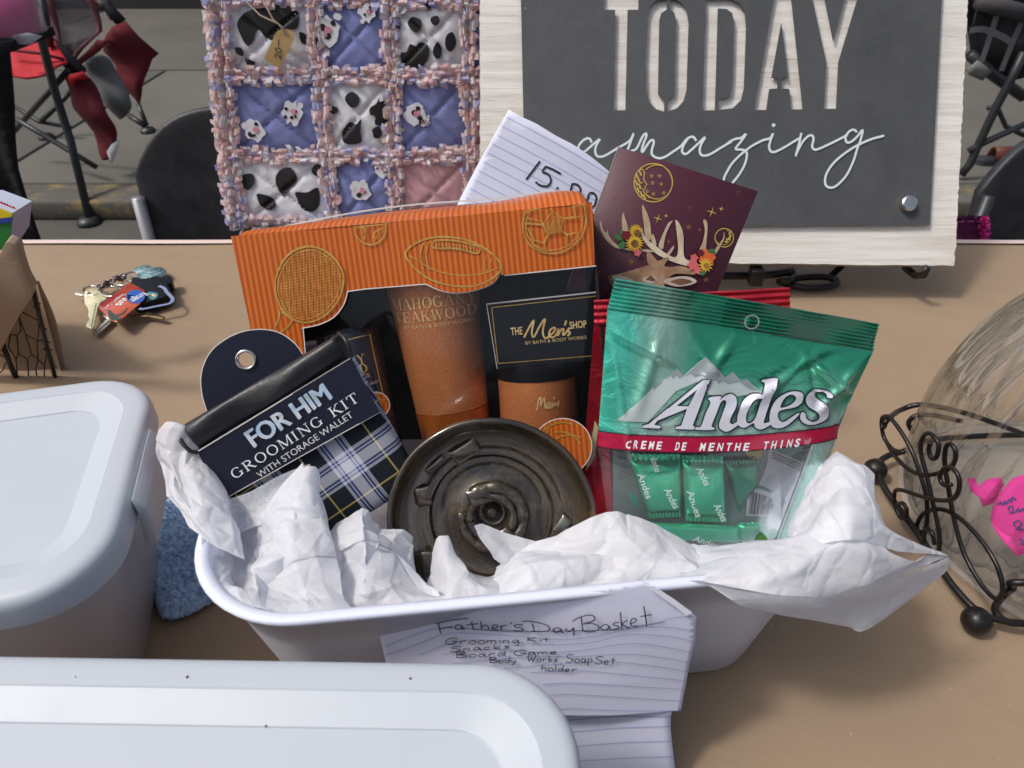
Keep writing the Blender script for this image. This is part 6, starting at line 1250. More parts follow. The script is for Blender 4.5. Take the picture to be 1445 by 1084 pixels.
b = MB(); b.text(PA, 'NATURALLY AND ARTIFICIALLY FLAVORED', *cC([(330, 98), (925, 98)]), 5.2, .0012, .01, bagb()); b.build('flavour_lettering', M['navy'], t)
for k in range(9):
    b = MB(); b.ribbon(PA, cC([(20 + k * 6, 300 - k * 27), (150, 250 - k * 24)]) if k < 5 else cC([(15, 100 + (k - 5) * 18), (170, 90 + (k - 5) * 20)]), .0005, .0014, bb_(0)); b.build('nutrition_line', M['ink'], t)
leafm = mat('mint_leaf_print', (.07, .26, .02), .45, c2=(.03, .13, .02), ns=60)
b = MB(); b.fill(PA, cr(cC([(962, 740), (965, 690), (1000, 640), (1040, 670), (1055, 720), (1010, 755)]), True, 4), 0, .0008, bagb(), .006); b.build('mint_leaf_print', leafm, t)
b = MB(); b.fill(PA, cr(cC([(860, 712), (920, 730), (955, 765), (950, 790), (885, 780)]), True, 4), 0, .0008, bagb(), .006); b.build('mint_leaf_print', leafm, t)
# wrapped mints inside the bag
mint = m_foil('mint_wrapper_foil', (.03, .56, .29), (.010, .36, .17), .18, .65); mintd = m_foil('mint_wrapper_dark', (.012, .26, .13), (.005, .15, .075), .2, .6)
pal = mat('wrapper_print', (.68, .88, .78), .3, .4)
def mintc(quad, w, lab, m=None, th=.0045, crimp=True, txt=None, seed=0):
    P = PA.moved(0, 0, w); c_ = P.uv(*[sum(p[i] for p in cC(quad)) / 4 for i in (0, 1)]); Pm = P.moved(c_[0], c_[1], 0)
    tt = thing('wrapped_mint', lab, 'candy', P=Pm, group='foil wrapped mints in the green bag'); q_ = [np.array(Pm.uv(*p)) for p in cC(quad)]; gg = crumple(seed, .0006, 60, 6)
    def fn(s, q):
        k = 1.0; p = (q_[0] * (1 - s) + q_[1] * s) * q + (q_[3] * (1 - s) + q_[2] * s) * (1 - q); x = abs(2 * s - 1); y = abs(2 * q - 1)
        h = th * (1 - x ** 8) * (1 - (y if not crimp else min(1, y / .80)) ** 8) if (not crimp or y < .8) else 0
        if crimp and y >= .8: h += .0007 * math.sin(s * 60)
        return Pm.pt(p[0], p[1], h + gg(p[0], p[1]))
    b = MB(); b.grid(fn, 44, 44); o = b.build('foil', m or mint, tt, smooth=True); md = o.modifiers.new('s', 'SOLIDIFY'); md.thickness = .0006
    if txt:
        b = MB()
        for (a, c2, h_) in txt: b.text(Pm, 'Andes', *cC([a, c2]), h_, th + .0007, .02, None, .15)
        b.build('lettering', pal, tt)
    return tt
mintc([(75, 100), (455, 100), (450, 545), (240, 560)], -.0065, 'green foil wrapped mint at the left behind the clear window', None, .0045, True, [((135, 225), (200, 400), 9), ((320, 335), (390, 470), 10), ((225, 112), (262, 215), 9)], 1)
mintc([(460, 110), (745, 110), (772, 590), (488, 575)], -.0045, 'green foil wrapped mint in the middle behind the clear window', None, .0045, True, [((478, 345), (545, 530), 9.5), ((545, 190), (605, 310), 10), ((665, 445), (725, 560), 10)], 2)
mintc([(-10, 470), (100, 330), (180, 440), (90, 560)], -.010, 'dark green wrapped mint lying at the lower left corner of the window', mintd, .003, False, None, 3)
mintc([(760, 150), (1000, 140), (985, 330), (860, 520)], -.0075, 'crinkled dark green wrapper end right of the two mints', mintd, .003, True, None, 4)
mintc([(230, 585), (860, 610), (880, 720), (300, 700)], -.003, 'green foil wrapped mint lying flat along the bottom of the window', None, .004, False, [((520, 690), (690, 745), 8)], 5)
mintc([(850, 590), (1180, 560), (1190, 700), (880, 720)], -.0035, 'crimped shiny wrapper end low at the right of the window', None, .003, True, None, 6)

# ------------------------------------------------------------------ grooming kit with hang tag
PK = Pl(px=430, py=620, y=.33, lean=26, yaw=8, roll=30)
t = thing('grooming_kit', 'black and plaid wallet in a navy FOR HIM grooming kit sleeve with round hang tag', 'grooming kit', P=PK)
KB = PK.moved(0, 0, -.014)
tagp = cr(c6([(250, 432), (232, 370), (228, 300), (245, 240), (275, 195), (320, 160), (370, 135), (420, 123), (480, 122), (530, 135), (570, 160), (600, 190), (615, 215)]), n=4) + c6([(640, 330), (420, 470)])
ec = KB.uv(*c6([(400, 237)])[0]); er = abs(KB.uv(*c6([(400, 237)])[0])[0] - KB.uv(*c6([(436, 237)])[0])[0])
b = MB(); b.fill(KB, [[KB.uv(*p) for p in tagp], circ(ec[0], ec[1], er * 1.0, 24)], .0008, 0, None, None, True); b.build('hang_tag', M['navy'], t)
b = MB(); b.ribbon(KB, tagp[:-2], .0006, .0010); b.build('tag_edge', edge_, t)
ey = KB.moved(ec[0], ec[1], .001); b = MB(); b.lathe([(er * .98, -.0015), (er * 1.0, .0006), (er * 1.15, .0014), (er * 1.32, .0012), (er * 1.42, .0001)], ey.M(), 36); b.build('eyelet', M['steel'], t, smooth=True)
def pillow(P, quad, th, w, n=60, m_=60, pw=6, px=True, gg=None, back=True):
    q_ = [np.array(P.uv(*p)) for p in quad] if px else [np.array(p) for p in quad]
    def fn(s, q, sg=1):
        p = (q_[0] * (1 - s) + q_[1] * s) * q + (q_[3] * (1 - s) + q_[2] * s) * (1 - q); x = abs(2 * s - 1); y = abs(2 * q - 1); h = th * math.sqrt(max(0, (1 - x ** pw) * (1 - y ** pw)))
        return P.pt(p[0], p[1], w + sg * h + (gg(p[0], p[1]) if gg else 0))
    b = MB(); b.grid(fn, n, m_)
    if back:
        k = len(b.f); b2 = MB(); b2.grid(lambda s, q: fn(s, q, -1), n, m_); o_ = len(b.v); b.v += b2.v; b.f += [tuple(o_ + i for i in f[::-1]) for f in b2.f]; b.m += b2.m
    return b
def m_plaid():
    n = N('tartan_cloth'); x, y, z = n.sep(); P_ = .0445
    def axis(c_, off):
        f = n.math('FRACT', n.math('ADD', n.math('DIVIDE', c_, P_), off))
        return n.ramp(f, [(0, (.010, .014, .020)), (.290, (.62, .48, .14)), (.315, (.010, .014, .020)), (.58, (.50, .53, .62)), (.625, (.03, .04, .20)), (.65, (.50, .53, .62)), (.675, (.03, .04, .20)), (.70, (.60, .62, .70)), (.86, (.03, .04, .20)), (.885, (.5, .53, .62)), (.91, (.03, .04, .20)), (.935, (.45, .48, .56)), (.985, (.010, .014, .020))], 'CONSTANT')
    a = axis(x, .55); c_ = axis(y, .45); tw = n.math('PINGPONG', n.math('FRACT', n.math('MULTIPLY', n.math('ADD', x, y), 1100)), .5); tw2 = n.ramp(tw, [(.2, .35), (.3, .65)])
    n.set(col=n.mix(tw2, a, c_), rough=.85, sp=.2); n.bump(tw, .2, .0003); return n.m
gk = crumple(5, .0006, 10, 5)
b = pillow(PK, c6([(198, 590), (803, 226), (1072, 716), (485, 1086)]), .0070, -.0095, 70, 70, 10, True, gk); b.build('plaid_pouch', m_plaid(), t, smooth=True)
b = MB(); gq = c6([(215, 587), (803, 229), (911, 436), (308, 773)]); b.fill(PK, gq, .0006, .0008, lambda u, v: .0006 * math.sin(u * 30), .012); b.build('card_sleeve', M['navy'], t)
b = MB(); b.ribbon(PK, c6([(215, 587), (803, 229)]), .0007, .0016); b.ribbon(PK, c6([(911, 436), (308, 773)]), .0005, .0016, lambda u, v: .0003); b.build('sleeve_edge', edge_, t)
b = MB(); b.poly([PK.W(*p, w) for p, w in zip(c6([(215, 587), (308, 773), (296, 768), (200, 590)]), (.001, .001, -.008, -.008))]); b.build('sleeve_side', M['navy'], t)
# rolled leather top
def lf(s, q):
    A0, A1 = c6([(140, 500), (748, 143)]); B0, B1 = c6([(213, 585), (800, 226)]); a = [A0[i] * (1 - s) + A1[i] * s for i in (0, 1)]; c_ = [B0[i] * (1 - s) + B1[i] * s for i in (0, 1)]
    th_ = math.pi * q; k = .5 - .5 * math.cos(th_); u, v = PK.uv(a[0] * (1 - k) + c_[0] * k, a[1] * (1 - k) + c_[1] * k)
    h = .0078 * math.sin(th_) ** .45 * (1 + .25 * math.sin(s * 9 + q * 3)) + .0014 * noise.noise(Vector((u * 60, v * 60, 3))) * math.sin(th_) ; e_ = min(1, min(s, 1 - s) * 22 + .35)
    return PK.pt(u, v, -.006 + h * e_ - .004 * k * 0)
b = MB(); b.grid(lambda s, q: lf(s, 1 - q), 90, 26); b.grid(lambda s, q: Vector(lf(s, q)) - PK.n * (.012 * math.sin(math.pi * q)), 40, 10); b.build('leather_fold', M['leather'], t, smooth=True)
b = MB(); e0 = [PK.W(*p, w) for p, w in zip(c6([(140, 497), (150, 540), (190, 580), (216, 590)]), (-.006, .001, .003, .001))]; b.tube(cr([tuple(p) for p in e0], n=5), .0013, 7); e1 = [PK.W(*p, w) for p, w in zip(c6([(748, 142), (775, 155), (795, 190), (803, 226)]), (-.006, .001, .003, .001))]; b.tube(cr([tuple(p) for p in e1], n=5), .0013, 7); b.build('stitched_edge', M['leather'], t, smooth=True)
b = MB()
for k_, (dx, dy) in enumerate(((0, 0), (2, -1), (4, -2), (-2, 2), (1, 3))): b.text(PK, 'FOR HIM', *c6([(434 + dx, 568 + dy), (729 + dx, 381 + dy)]), 25.5, .0024 + k_ * 2e-5, 0)
b.build('foil_lettering', M['holo'], t)
serif(PK, 'GROOMING KIT', *c6([(360, 692), (838, 390)]), 14.5, .0024, None, .105, .05).build('serif_lettering', M['whitepaint'], t)
b = MB(); b.text(PK, 'WITH STORAGE WALLET', *c6([(455, 686), (812, 452)]), 9.4, .0024, -.008); b.build('thin_lettering', M['whitepaint'], t)

# ------------------------------------------------------------------ dark glazed dish
PZd = Pl(px=693, py=734, y=.310, lean=32)
t = thing('ceramic_dish', 'round dark brown metallic glazed dish with a raised spiral ring in its centre', 'dish', P=PZd)
def m_glaze():
    n = N('bronze_black_glaze'); x, y, z = n.sep(); r_ = n.math('SQRT', n.math('ADD', n.math('MULTIPLY', x, x), n.math('MULTIPLY', y, y)))
    cx_ = n.node('ShaderNodeCombineXYZ'); n.inp(cx_, 0, n.math('MULTIPLY', r_, 8)); n.inp(cx_, 1, n.math('MULTIPLY', n.math('ARCTAN2', y, x), .10)); n.inp(cx_, 2, z)
    a = n.noise(9, 6, .7, cx_.outputs[0], .3); g_ = n.noise(30, 6, .7, None, .8)
    k = n.ramp(a, [(.28, (.008, .007, .006)), (.42, (.030, .024, .014)), (.52, (.070, .052, .030)), (.60, (.020, .016, .014)), (.72, (.12, .095, .07)), (.8, (.03, .025, .02))])
    k = n.mix(n.ramp(g_, [(.56, 0.), (.70, .75)]), k, (.13, .07, .03)); n.set(col=k, rough=n.math('MULTIPLY_ADD', a, .22, .08), metal=.3, coat=1., cr=.08, sp=.6); n.bump(a, .15, .0012); return n.m
gz = m_glaze(); RD = .0655
pf2 = [(.90, -.020), (.97, -.012), (1.0, -.002), (1.005, .003), (.99, .0065), (.965, .0060), (.94, .0025), (.88, -.0025), (.80, -.0065), (.735, -.0085), (.725, -.0088), (.70, -.0090), (.62, -.0092), (.612, -.0098), (.606, -.0125), (.58, -.0135), (.48, -.0140), (.40, -.0130), (.34, -.0115), (.30, -.010), (.20, -.0105), (.17, -.012), (.15, -.020), (.10, -.022), (.07, -.017), (.03, -.016), (.0005, -.016)]
b = MB(); b.lathe([(r_ * RD, h) for r_, h in pf2][::-1], PZd.M(), 160, rf=lambda a, h: 1 + .004 * math.sin(3 * a + 1) + .002 * math.sin(11 * a)); b.build('dish_body', gz, t, smooth=True)
b = MB(); b.lathe([(.0005, -.030), (.5 * RD, -.030), (.55 * RD, -.027), (.90 * RD, -.020)], PZd.M(), 100); b.build('dish_underside', gz, t, smooth=True)
gl2 = mat('verdigris_glaze', (.16, .19, .15), .25, .3, c2=(.06, .05, .035), ns=90, coat=.6)
b = MB(); pts = []; rs = []
for i in range(60):
    a = R(128 - i * 5.4); rr = RD * (.285 + .035 * math.sin(i / 60 * 3)) ; pts.append(PZd.pt(rr * math.cos(a), rr * math.sin(a), -.0075)); rs.append(.0052 - .0022 * (i / 60) + .0005 * math.sin(i * .9))
b.tube(pts, rs, 12); b.build('spiral_ring', gz, t, smooth=True)
b = MB(); pts = [PZd.pt(RD * .215 * math.cos(R(a)), RD * .215 * math.sin(R(a)), -.0065) for a in range(-35, 205, 12)]; b.tube(pts, [.0030 + .0006 * math.sin(i) for i in range(len(pts))], 10); b.build('inner_ring', gz, t, smooth=True)
b = MB(); pts = [PZd.pt(RD * (.345 + .01 * math.sin(i)) * math.cos(R(a)), RD * .345 * math.sin(R(a)), -.0078) for i, a in enumerate(range(-5, 60, 6))]; b.tube(pts, [.0012 + .0018 * math.sin(math.pi * i / (len(pts) - 1)) for i in range(len(pts))], 8); b.build('green_glaze_run', gl2, t, smooth=True)
def notch(px, py, w_, h_, ang, z=-.0052, nm='notch', m=None):
    c_ = PZd.uv(*cE([(px, py)])[0]); P = PZd.moved(c_[0], c_[1], z); a = R(ang); P = Pl(O=P.O, u=P.u * math.cos(a) + P.v * math.sin(a), v=-P.u * math.sin(a) + P.v * math.cos(a))
    b = pillow(P, [(-w_, h_), (w_, h_), (w_ * .9, -h_), (-w_ * .9, -h_)], .0015, 0, 18, 18, 2.6, False); b.build(nm, m or gz, t, smooth=True)
notch(625, 575, .0075, .0055, 20, -.0035); notch(545, 325, .0095, .0050, 32, -.0062); notch(305, 580, .0052, .0062, 10, -.0062, m=gz); notch(375, 400, .0080, .0022, 40, -.0066); notch(1105, 745, .0060, .0038, 55, -.0062, m=gl2); notch(335, 950, .0040, .0080, 5, .0)

# ------------------------------------------------------------------ tissue paper in the tub
# floor fill hidden under the gifts
def floor_fill():
    g_ = crumple(33, .006, 18, 9); b = MB()
    def fn(s, q):
        hx, hy = .156, .103; p = bk @ Vector(((2 * s - 1) * hx, (2 * q - 1) * hy, 0)); e_ = max(abs(2 * s - 1), abs(2 * q - 1)); z = .052 + .03 * e_ ** 4 + g_(p.x, p.y); return (p.x, p.y, max(.012, z))
    b.grid(fn, 110, 80); o = b.build('tissue_paper', M['tissue'], None, smooth=True); tag(o, 'crumpled white tissue filling the bottom of the tub under the gifts', 'tissue paper', 'tissue paper in the tub')
floor_fill()
TG = 'tissue paper in the tub'
o = sheet([[(246, 598, None, .172), (262, 600, None, .175), (290, 640, None, .156), (314, 700, None, .140)], [(213, 645, None, .152), (240, 650, None, .160), (280, 690, None, .154), (326, 730, None, .138)], [(228, 700, None, .150), (248, 705, None, .154), (290, 735, None, .150), (338, 756, None, .138)], [(266, 744, None, .1455), (284, 757, None, .1455), (310, 775, None, .143), (345, 790, None, .136)]], 80, 70, .0055, 3, 26, ang=1); tag(o, 'white tissue flap spilling over the left rim of the tub behind the wallet', 'tissue paper', TG)
o = sheet([[(284, 757, None, .144), (302, 750, None, .142), (338, 752, .300), (362, 738, .300), (396, 726, .302), (440, 650, .312)], [(287, 782, None, .139), (310, 785, None, .134), (345, 775, .286), (380, 770, .280), (410, 752, .275), (450, 735, .290)], [(300, 818, None, .137), (318, 815, None, .130), (345, 810, .265), (385, 812, .258), (420, 800, .255), (470, 800, .262)], [(330, 848, None, .136), (348, 856, None, .136), (372, 860, None, .136), (402, 864, None, .136), (440, 866, None, .136), (500, 866, None, .136)]], 120, 90, .0085, 7, 30, fl=1, ang=1); tag(o, 'white crumpled tissue in the front left corner of the tub', 'tissue paper', TG)
o = sheet([[(316, 706, .3040), (352, 694, .3060), (400, 668, .308), (437, 655, .310)], [(330, 735, .298), (365, 712, .302), (410, 690, .305), (446, 700, .300)], [(340, 752, .292), (370, 740, .292), (410, 735, .290), (452, 748, .287)]], 50, 40, .0012, 12, 20, 0, 'sheer'); tag(o, 'single see-through ply of tissue standing against the plaid wallet', 'tissue paper', TG)
o = sheet([[(352, 738, .294), (372, 708, .298), (408, 678, .302), (436, 657, .305), (443, 690, .302), (452, 746, .292)], [(350, 775, .272), (380, 752, .276), (415, 735, .280), (440, 745, .284), (450, 780, .280), (462, 800, .272)], [(372, 830, .248), (392, 815, .252), (420, 812, .258), (445, 825, .258), (470, 845, .252), (490, 860, .246)]], 80, 70, .0075, 21, 34, ang=1); tag(o, 'white crumpled tissue peak in front of the plaid wallet, left of the pouch', 'tissue paper', TG)
o = sheet([[(452, 760, .290), (468, 735, .292), (488, 722, .294), (510, 714, .295), (535, 728, .293), (560, 738, .290), (590, 755, .288), (598, 812, .275)], [(448, 800, .270), (466, 772, .270), (488, 765, .268), (512, 758, .266), (540, 765, .266), (565, 778, .268), (590, 800, .268), (602, 830, .262)], [(440, 836, .250), (462, 825, .250), (486, 822, .252), (512, 820, .250), (540, 818, .254), (570, 826, .256), (600, 838, .254), (620, 842, .252)], [(440, 866, .238), (465, 867, .238), (490, 867, .2385), (520, 866, .239), (550, 864, .2395), (580, 862, .240), (610, 860, .241), (640, 858, .242)]], 150, 90, .0085, 9, 30, ang=1); tag(o, 'largest white crumpled tissue mound left of the dark dish', 'tissue paper', TG)
o = sheet([[(596, 822, .270), (612, 806, .277), (626, 762, .290), (638, 778, .286), (655, 798, .280), (690, 800, .280), (735, 772, .284)], [(590, 840, .256), (615, 825, .262), (632, 800, .268), (652, 812, .266), (675, 818, .264), (705, 812, .268), (740, 800, .270)], [(585, 862, .240), (610, 860, .241), (640, 857, .242), (665, 855, .243), (690, 852, .244), (715, 850, .245), (745, 846, .246)]], 100, 60, .0055, 14, 34, ang=1); tag(o, 'white tissue with a single sharp peak in front of the dark dish', 'tissue paper', TG)
o = sheet([[(668, 742, .288), (680, 740, .291), (712, 752, .290), (756, 764, .288), (790, 755, .288)], [(676, 760, .283), (695, 765, .283), (720, 778, .282), (758, 790, .280), (795, 790, .276)], [(696, 788, .276), (712, 800, .274), (735, 812, .270), (765, 815, .268), (800, 812, .264)]], 70, 50, .0028, 19, 26, ang=1); tag(o, 'small folded white tissue corner overlapping the lower middle of the dark dish', 'tissue paper', TG)
o = sheet([[(700, 800, .278), (760, 762, .285), (810, 745, .288), (868, 728, .292), (905, 733, .291), (945, 748, .288), (990, 768, .284)], [(700, 825, .262), (755, 795, .268), (812, 780, .270), (868, 770, .272), (915, 775, .270), (960, 785, .268), (1005, 790, .268)], [(700, 845, .248), (755, 825, .252), (812, 815, .255), (868, 808, .257), (915, 805, .258), (962, 806, .258), (1010, 805, .260)], [(700, 851, .2445), (755, 845, .246), (812, 838, .249), (868, 831, .251), (915, 825, .253), (965, 818, .255), (1010, 812, .258)]], 150, 80, .0055, 24, 24); tag(o, 'smooth white tissue sheet in the middle front of the tub under the green bag', 'tissue paper', TG)
o = sheet([[(975, 772, None, 0.118), (1030, 778, None, 0.122), (1085, 770, None, 0.13), (1125, 755, None, 0.145), (1160, 735, None, 0.155), (1195, 728, None, 0.16), (1225, 735, None, 0.155)], [(965, 795, None, 0.128), (1035, 790, None, 0.138), (1085, 785, None, 0.146), (1130, 775, None, 0.155), (1170, 765, None, 0.162), (1210, 765, None, 0.16), (1255, 775, None, 0.15)], [(960, 812, None, 0.14), (1035, 812, None, 0.146), (1095, 805, None, 0.152), (1140, 800, None, 0.156), (1180, 800, None, 0.152), (1225, 805, None, 0.145), (1290, 792, None, 0.138)], [(985, 819, None, 0.1435), (1040, 830, None, 0.147), (1085, 838, None, 0.146), (1130, 842, None, 0.142), (1170, 842, None, 0.135), (1225, 832, None, 0.13), (1338, 786, None, 0.125)]], 150, 90, .0042, 31, 20); tag(o, 'white tissue draped over the right end of the tub rim towards the wire stand', 'tissue paper', TG)
o = sheet([[(985, 819, None, 0.144), (1040, 832, None, 0.147), (1085, 838, None, 0.147), (1130, 842, None, 0.142), (1170, 842, None, 0.135), (1225, 832, None, 0.13), (1338, 786, None, 0.125)], [(1030, 842, None, 0.136), (1070, 852, None, 0.132), (1110, 862, None, 0.126), (1150, 862, None, 0.118), (1190, 864, None, 0.11), (1250, 848, None, 0.108), (1335, 800, None, 0.115)], [(1060, 856, None, 0.126), (1085, 864, None, 0.122), (1110, 870, None, 0.117), (1150, 876, None, 0.108), (1195, 884, None, 0.098), (1228, 886, None, 0.094), (1328, 812, None, 0.106)]], 110, 50, .0022, 36, 16, ft=1); tag(o, 'lower hanging edge of the white tissue at the right front of the tub', 'tissue paper', TG)
o = sheet([[(1120, 740, None, 0.125), (1140, 690, None, 0.14), (1162, 650, None, 0.155), (1180, 635, None, 0.16), (1200, 648, None, 0.16), (1222, 668, None, 0.157), (1238, 690, None, 0.152)], [(1118, 755, None, 0.13), (1145, 720, None, 0.145), (1170, 690, None, 0.157), (1188, 680, None, 0.164), (1208, 690, None, 0.164), (1230, 705, None, 0.16), (1248, 722, None, 0.15)], [(1115, 768, None, 0.138), (1145, 748, None, 0.15), (1172, 728, None, 0.16), (1195, 722, None, 0.166), (1215, 728, None, 0.163), (1238, 740, None, 0.155), (1268, 765, None, 0.14)], [(1110, 782, None, 0.146), (1145, 772, None, 0.153), (1175, 765, None, 0.16), (1200, 762, None, 0.162), (1225, 765, None, 0.156), (1265, 778, None, 0.142), (1338, 785, None, 0.126)]], 120, 100, .0060, 41, 26, ang=1); tag(o, 'white tissue bunched up at the right end of the tub beside the green bag', 'tissue paper', TG)

# ------------------------------------------------------------------ handwritten list taped to the front of the tub
PL = Pl(px=750, py=862, y=.2335, lean=13)
def lb2(u, v): return .0035 * math.sin(u * 26 + .8) * min(1, max(0, -v * 18 + .1)) + .0018 * math.sin(v * 55 + u * 20)
t = thing('list_note', "lined paper with a handwritten Father's Day Basket list on the front of the tub", 'note', P=PL)
p1 = cH([(78, 222), (190, 195), (300, 170), (440, 142), (590, 112), (700, 95), (800, 75), (900, 58), (985, 42), (1060, 95), (1160, 160), (1155, 250), (1140, 330), (1130, 400), (1112, 492), (900, 490), (600, 480), (130, 430)])
b = MB(); b.fill(PL, p1, .0002, 0, lb2, .005); b.build('front_page', M['paper'], t, smooth=True)
PL2 = Pl(px=900, py=1005, y=.216, lean=20)
t2_ = PL2; b = MB(); b.fill(PL2, cH([(600, 470), (1085, 486), (1079, 520), (1078, 560), (1084, 620), (1092, 690), (1096, 740), (620, 750)]), .0002, -.004, lambda u, v: .002 * math.sin(u * 40), .01); b.build('second_page', M['paper'], t, smooth=True)
b = MB(); b.fill(PL, cH([(985, 42), (1010, 44), (1085, 92), (1140, 132), (1120, 142), (1085, 112), (1040, 82)]), .0006, .0032, lb2, .01); b.build('folded_corner', mat('paper_fold', (.80, .82, .92), .7), t)
RL = [[(105, 275), (180, 245), (280, 215), (400, 213), (560, 214), (700, 213), (830, 205), (930, 190), (1010, 178), (1080, 160), (1145, 154)], [(105, 303), (220, 265), (300, 235), (380, 228), (520, 232), (700, 240), (820, 225), (900, 205), (980, 192), (1070, 192), (1150, 206)], [(220, 303), (330, 262), (420, 250), (560, 255), (700, 258), (820, 245), (900, 222), (980, 217), (1080, 226), (1150, 243)], [(300, 300), (450, 280), (640, 285), (780, 275), (870, 258), (960, 250), (1060, 264), (1140, 283)], [(330, 330), (600, 300), (740, 298), (860, 290), (960, 289), (1050, 302), (1135, 320)], [(500, 340), (700, 322), (860, 313), (1000, 328), (1135, 355)], [(600, 350), (740, 342), (860, 350), (1000, 368), (1124, 388)], [(640, 385), (740, 380), (900, 392), (1118, 418)], [(640, 420), (740, 416), (900, 430), (1112, 457)], [(640, 462), (760, 460), (900, 472), (1112, 489)]]
b = MB()
for k, l in enumerate(RL): b.ribbon(PL, cr(cH(l), n=6), .0003, .0012 + k * 2e-6, lb2)
b.build('ruled_line', M['ruleline'], t, kind='stuff')
b = MB()
for k, l in enumerate([[(640, 512), (765, 508), (920, 498), (1078, 492)], [(640, 548), (770, 540), (920, 524), (1076, 518)], [(640, 592), (775, 580), (920, 562), (1078, 549)], [(640, 640), (778, 630), (930, 612), (1082, 598)], [(640, 692), (780, 682), (940, 664), (1088, 651)]]): b.ribbon(PL2, cr(cH(l), n=6), .00032, -.0030, lambda u, v: .002 * math.sin(u * 40))
b.build('ruled_line', M['ruleline'], t, kind='stuff')
FTH = [[(75, 242), (80, 265), (88, 300)], [(58, 243), (100, 232), (170, 215), (245, 206)], [(85, 270), (130, 262), (158, 255)], [(205, 250), (185, 245), (170, 258), (178, 272), (200, 270), (210, 250), (212, 270), (225, 272)], [(262, 225), (268, 250), (275, 275)], [(235, 245), (265, 240), (300, 236)], [(315, 222), (318, 250), (320, 270)], [(320, 255), (340, 242), (355, 250), (362, 268)], [(378, 262), (405, 255), (410, 244), (395, 240), (382, 250), (385, 266), (415, 268)], [(428, 242), (432, 268)], [(430, 252), (445, 242), (462, 240)], [(488, 220), (484, 232)], [(555, 236), (530, 233), (505, 240), (515, 250), (545, 252), (555, 262), (535, 270), (500, 268)],
       [(605, 222), (612, 245), (618, 268)], [(550, 214), (600, 212), (680, 228), (705, 250), (690, 265), (640, 270), (600, 268)], [(765, 248), (740, 245), (722, 258), (732, 270), (755, 268), (768, 250), (770, 268), (782, 270)], [(795, 245), (800, 260), (820, 262), (838, 240)], [(838, 240), (840, 265), (840, 288)],
       [(880, 180), (885, 220), (890, 258)], [(832, 205), (860, 185), (920, 165), (955, 175), (945, 200), (890, 218), (930, 212), (975, 225), (975, 250), (930, 262), (888, 258)], [(1035, 222), (1010, 218), (990, 235), (1000, 248), (1025, 245), (1038, 225), (1042, 245), (1055, 245)], [(1092, 205), (1070, 205), (1060, 218), (1085, 225), (1090, 238), (1062, 245)], [(1100, 145), (1104, 195), (1108, 240)], [(1140, 190), (1110, 212), (1128, 225), (1150, 235)], [(1158, 210), (1182, 200), (1188, 185), (1170, 180), (1158, 195), (1160, 220), (1195, 225)], [(1230, 112), (1240, 165), (1246, 225)], [(1210, 170), (1240, 164), (1275, 158)]]
b = MB(); k = 0
for s_ in FTH: b.ribbon(PL, cr(cF(s_), n=4), .0007, .0022 + k * 1e-5, lb2); k += 1
b.ribbon(PL, cr(cF([(200, 272), (350, 282), (600, 282), (780, 270), (980, 262), (1100, 255), (1350, 210)]), n=4), .0004, .0011, lb2)
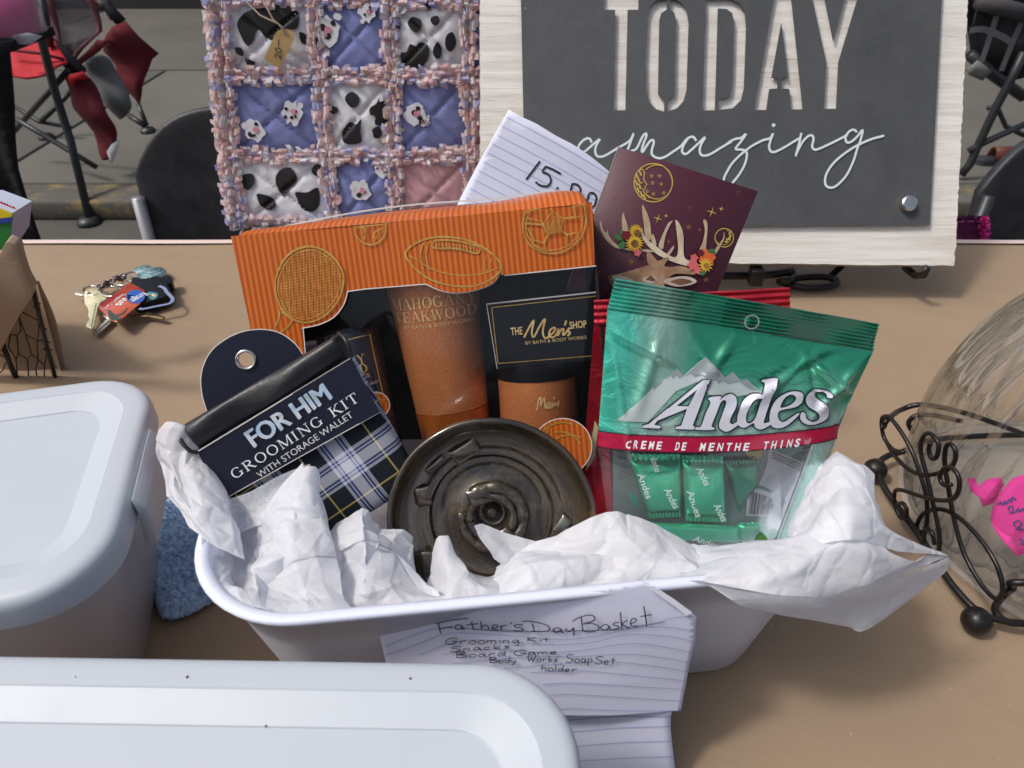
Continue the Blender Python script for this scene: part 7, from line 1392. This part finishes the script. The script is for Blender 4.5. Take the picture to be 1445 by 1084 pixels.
GL = {'G': [[(.9, .85), (.6, 1), (.2, .8), (.05, .4), (.3, .02), (.7, .1), (.85, .45), (.5, .45)]], 'S': [[(.8, .9), (.5, 1), (.15, .85), (.25, .6), (.65, .45), (.75, .2), (.4, 0), (.05, .1)]], 'B': [[(.1, 1), (.12, 0)], [(.0, .95), (.5, 1), (.65, .8), (.15, .55), (.7, .45), (.75, .15), (.12, 0)]], 'K': [[(.1, 1), (.12, 0)], [(.7, .95), (.15, .45), (.75, 0)]], 'W': [[(.0, 1), (.2, 0), (.45, .7), (.65, 0), (.95, 1)]],
      'r': [[(.1, .5), (.15, 0)], [(.14, .3), (.35, .5), (.55, .48)]], 'o': [[(.4, .5), (.1, .35), (.15, .05), (.45, 0), (.6, .3), (.4, .5)]], 'm': [[(.05, .5), (.08, 0)], [(.08, .35), (.3, .5), (.38, 0)], [(.38, .35), (.6, .5), (.72, 0)]], 'i': [[(.15, .5), (.2, 0)], [(.12, .7), (.13, .74)]], 'n': [[(.08, .5), (.1, 0)], [(.1, .35), (.4, .5), (.5, 0)]], 'g': [[(.5, .45), (.2, .5), (.1, .2), (.3, .05), (.5, .4), (.5, -.3), (.2, -.35)]], 't': [[(.25, .9), (.28, 0)], [(.0, .55), (.5, .6)]], 'a': [[(.5, .45), (.2, .5), (.08, .15), (.3, .0), (.5, .4), (.52, 0), (.65, .02)]], 'c': [[(.5, .45), (.2, .48), (.08, .2), (.25, 0), (.5, .05)]], 'k': [[(.1, 1), (.12, 0)], [(.5, .5), (.15, .2), (.55, 0)]], 's': [[(.45, .48), (.15, .45), (.2, .28), (.42, .18), (.3, 0), (.05, .02)]], 'd': [[(.5, .4), (.2, .48), (.08, .15), (.3, 0), (.5, .3)], [(.55, 1), (.55, 0)]], 'e': [[(.1, .22), (.45, .28), (.4, .48), (.15, .42), (.08, .12), (.3, 0), (.5, .08)]], 'y': [[(.05, .5), (.15, .15), (.4, .15)], [(.5, .5), (.4, -.1), (.15, -.35)]], 'p': [[(.1, .5), (.12, -.4)], [(.1, .4), (.4, .5), (.5, .2), (.15, .05)]], 'h': [[(.1, 1), (.12, 0)], [(.12, .3), (.4, .5), (.5, 0)]], 'l': [[(.1, 1), (.14, 0)]], '.': [[(.1, .02), (.14, .04)]], ' ': []}
def hand(P, txt, pl, pr, hpx, w, bend, wid, cv):
    adv = {'m': .85, 'W': 1.05, 'i': .32, 'l': .3, 't': .55, 'G': 1.0, 'B': .9, 'S': .9, 'K': .9, ' ': .45, '.': .3}; tot = sum(adv.get(c, .68) for c in txt); x = 0; k = 0
    for c in txt:
        for s_ in GL[c]:
            pts = []
            for a, y in s_: f_ = (x + a) / tot; pts.append(cv([(pl[0] + (pr[0] - pl[0]) * f_ + hpx * .12 * y, pl[1] + (pr[1] - pl[1]) * f_ - y * hpx)])[0])
            k += 1; b.ribbon(P, cr(pts, n=4), wid, w + k * 8e-6, bend)
        x += adv.get(c, .68)
hand(PL, 'Grooming', (110, 360), (540, 340), 36, .0022, lb2, .00056, cF); hand(PL, 'Kit', (572, 330), (705, 326), 24, .0022, lb2, .00056, cF)
hand(PL, 'Snacks', (135, 400), (495, 370), 28, .0022, lb2, .00056, cF); hand(PL, 'Board Game', (170, 430), (755, 394), 29, .0022, lb2, .00056, cF)
hand(PL, 'Body', (362, 452), (520, 448), 30, .0022, lb2, .00056, cF); hand(PL, 'Works', (578, 438), (758, 436), 30, .0022, lb2, .00056, cF); hand(PL, 'Soap', (790, 440), (950, 440), 44, .0022, lb2, .00056, cF); hand(PL, 'Set.', (955, 446), (1090, 450), 42, .0022, lb2, .00056, cF)
hand(PL, 'holder', (652, 484), (862, 490), 32, .0022, lb2, .00056, cF)
b.build('handwriting', M['ink'], t)
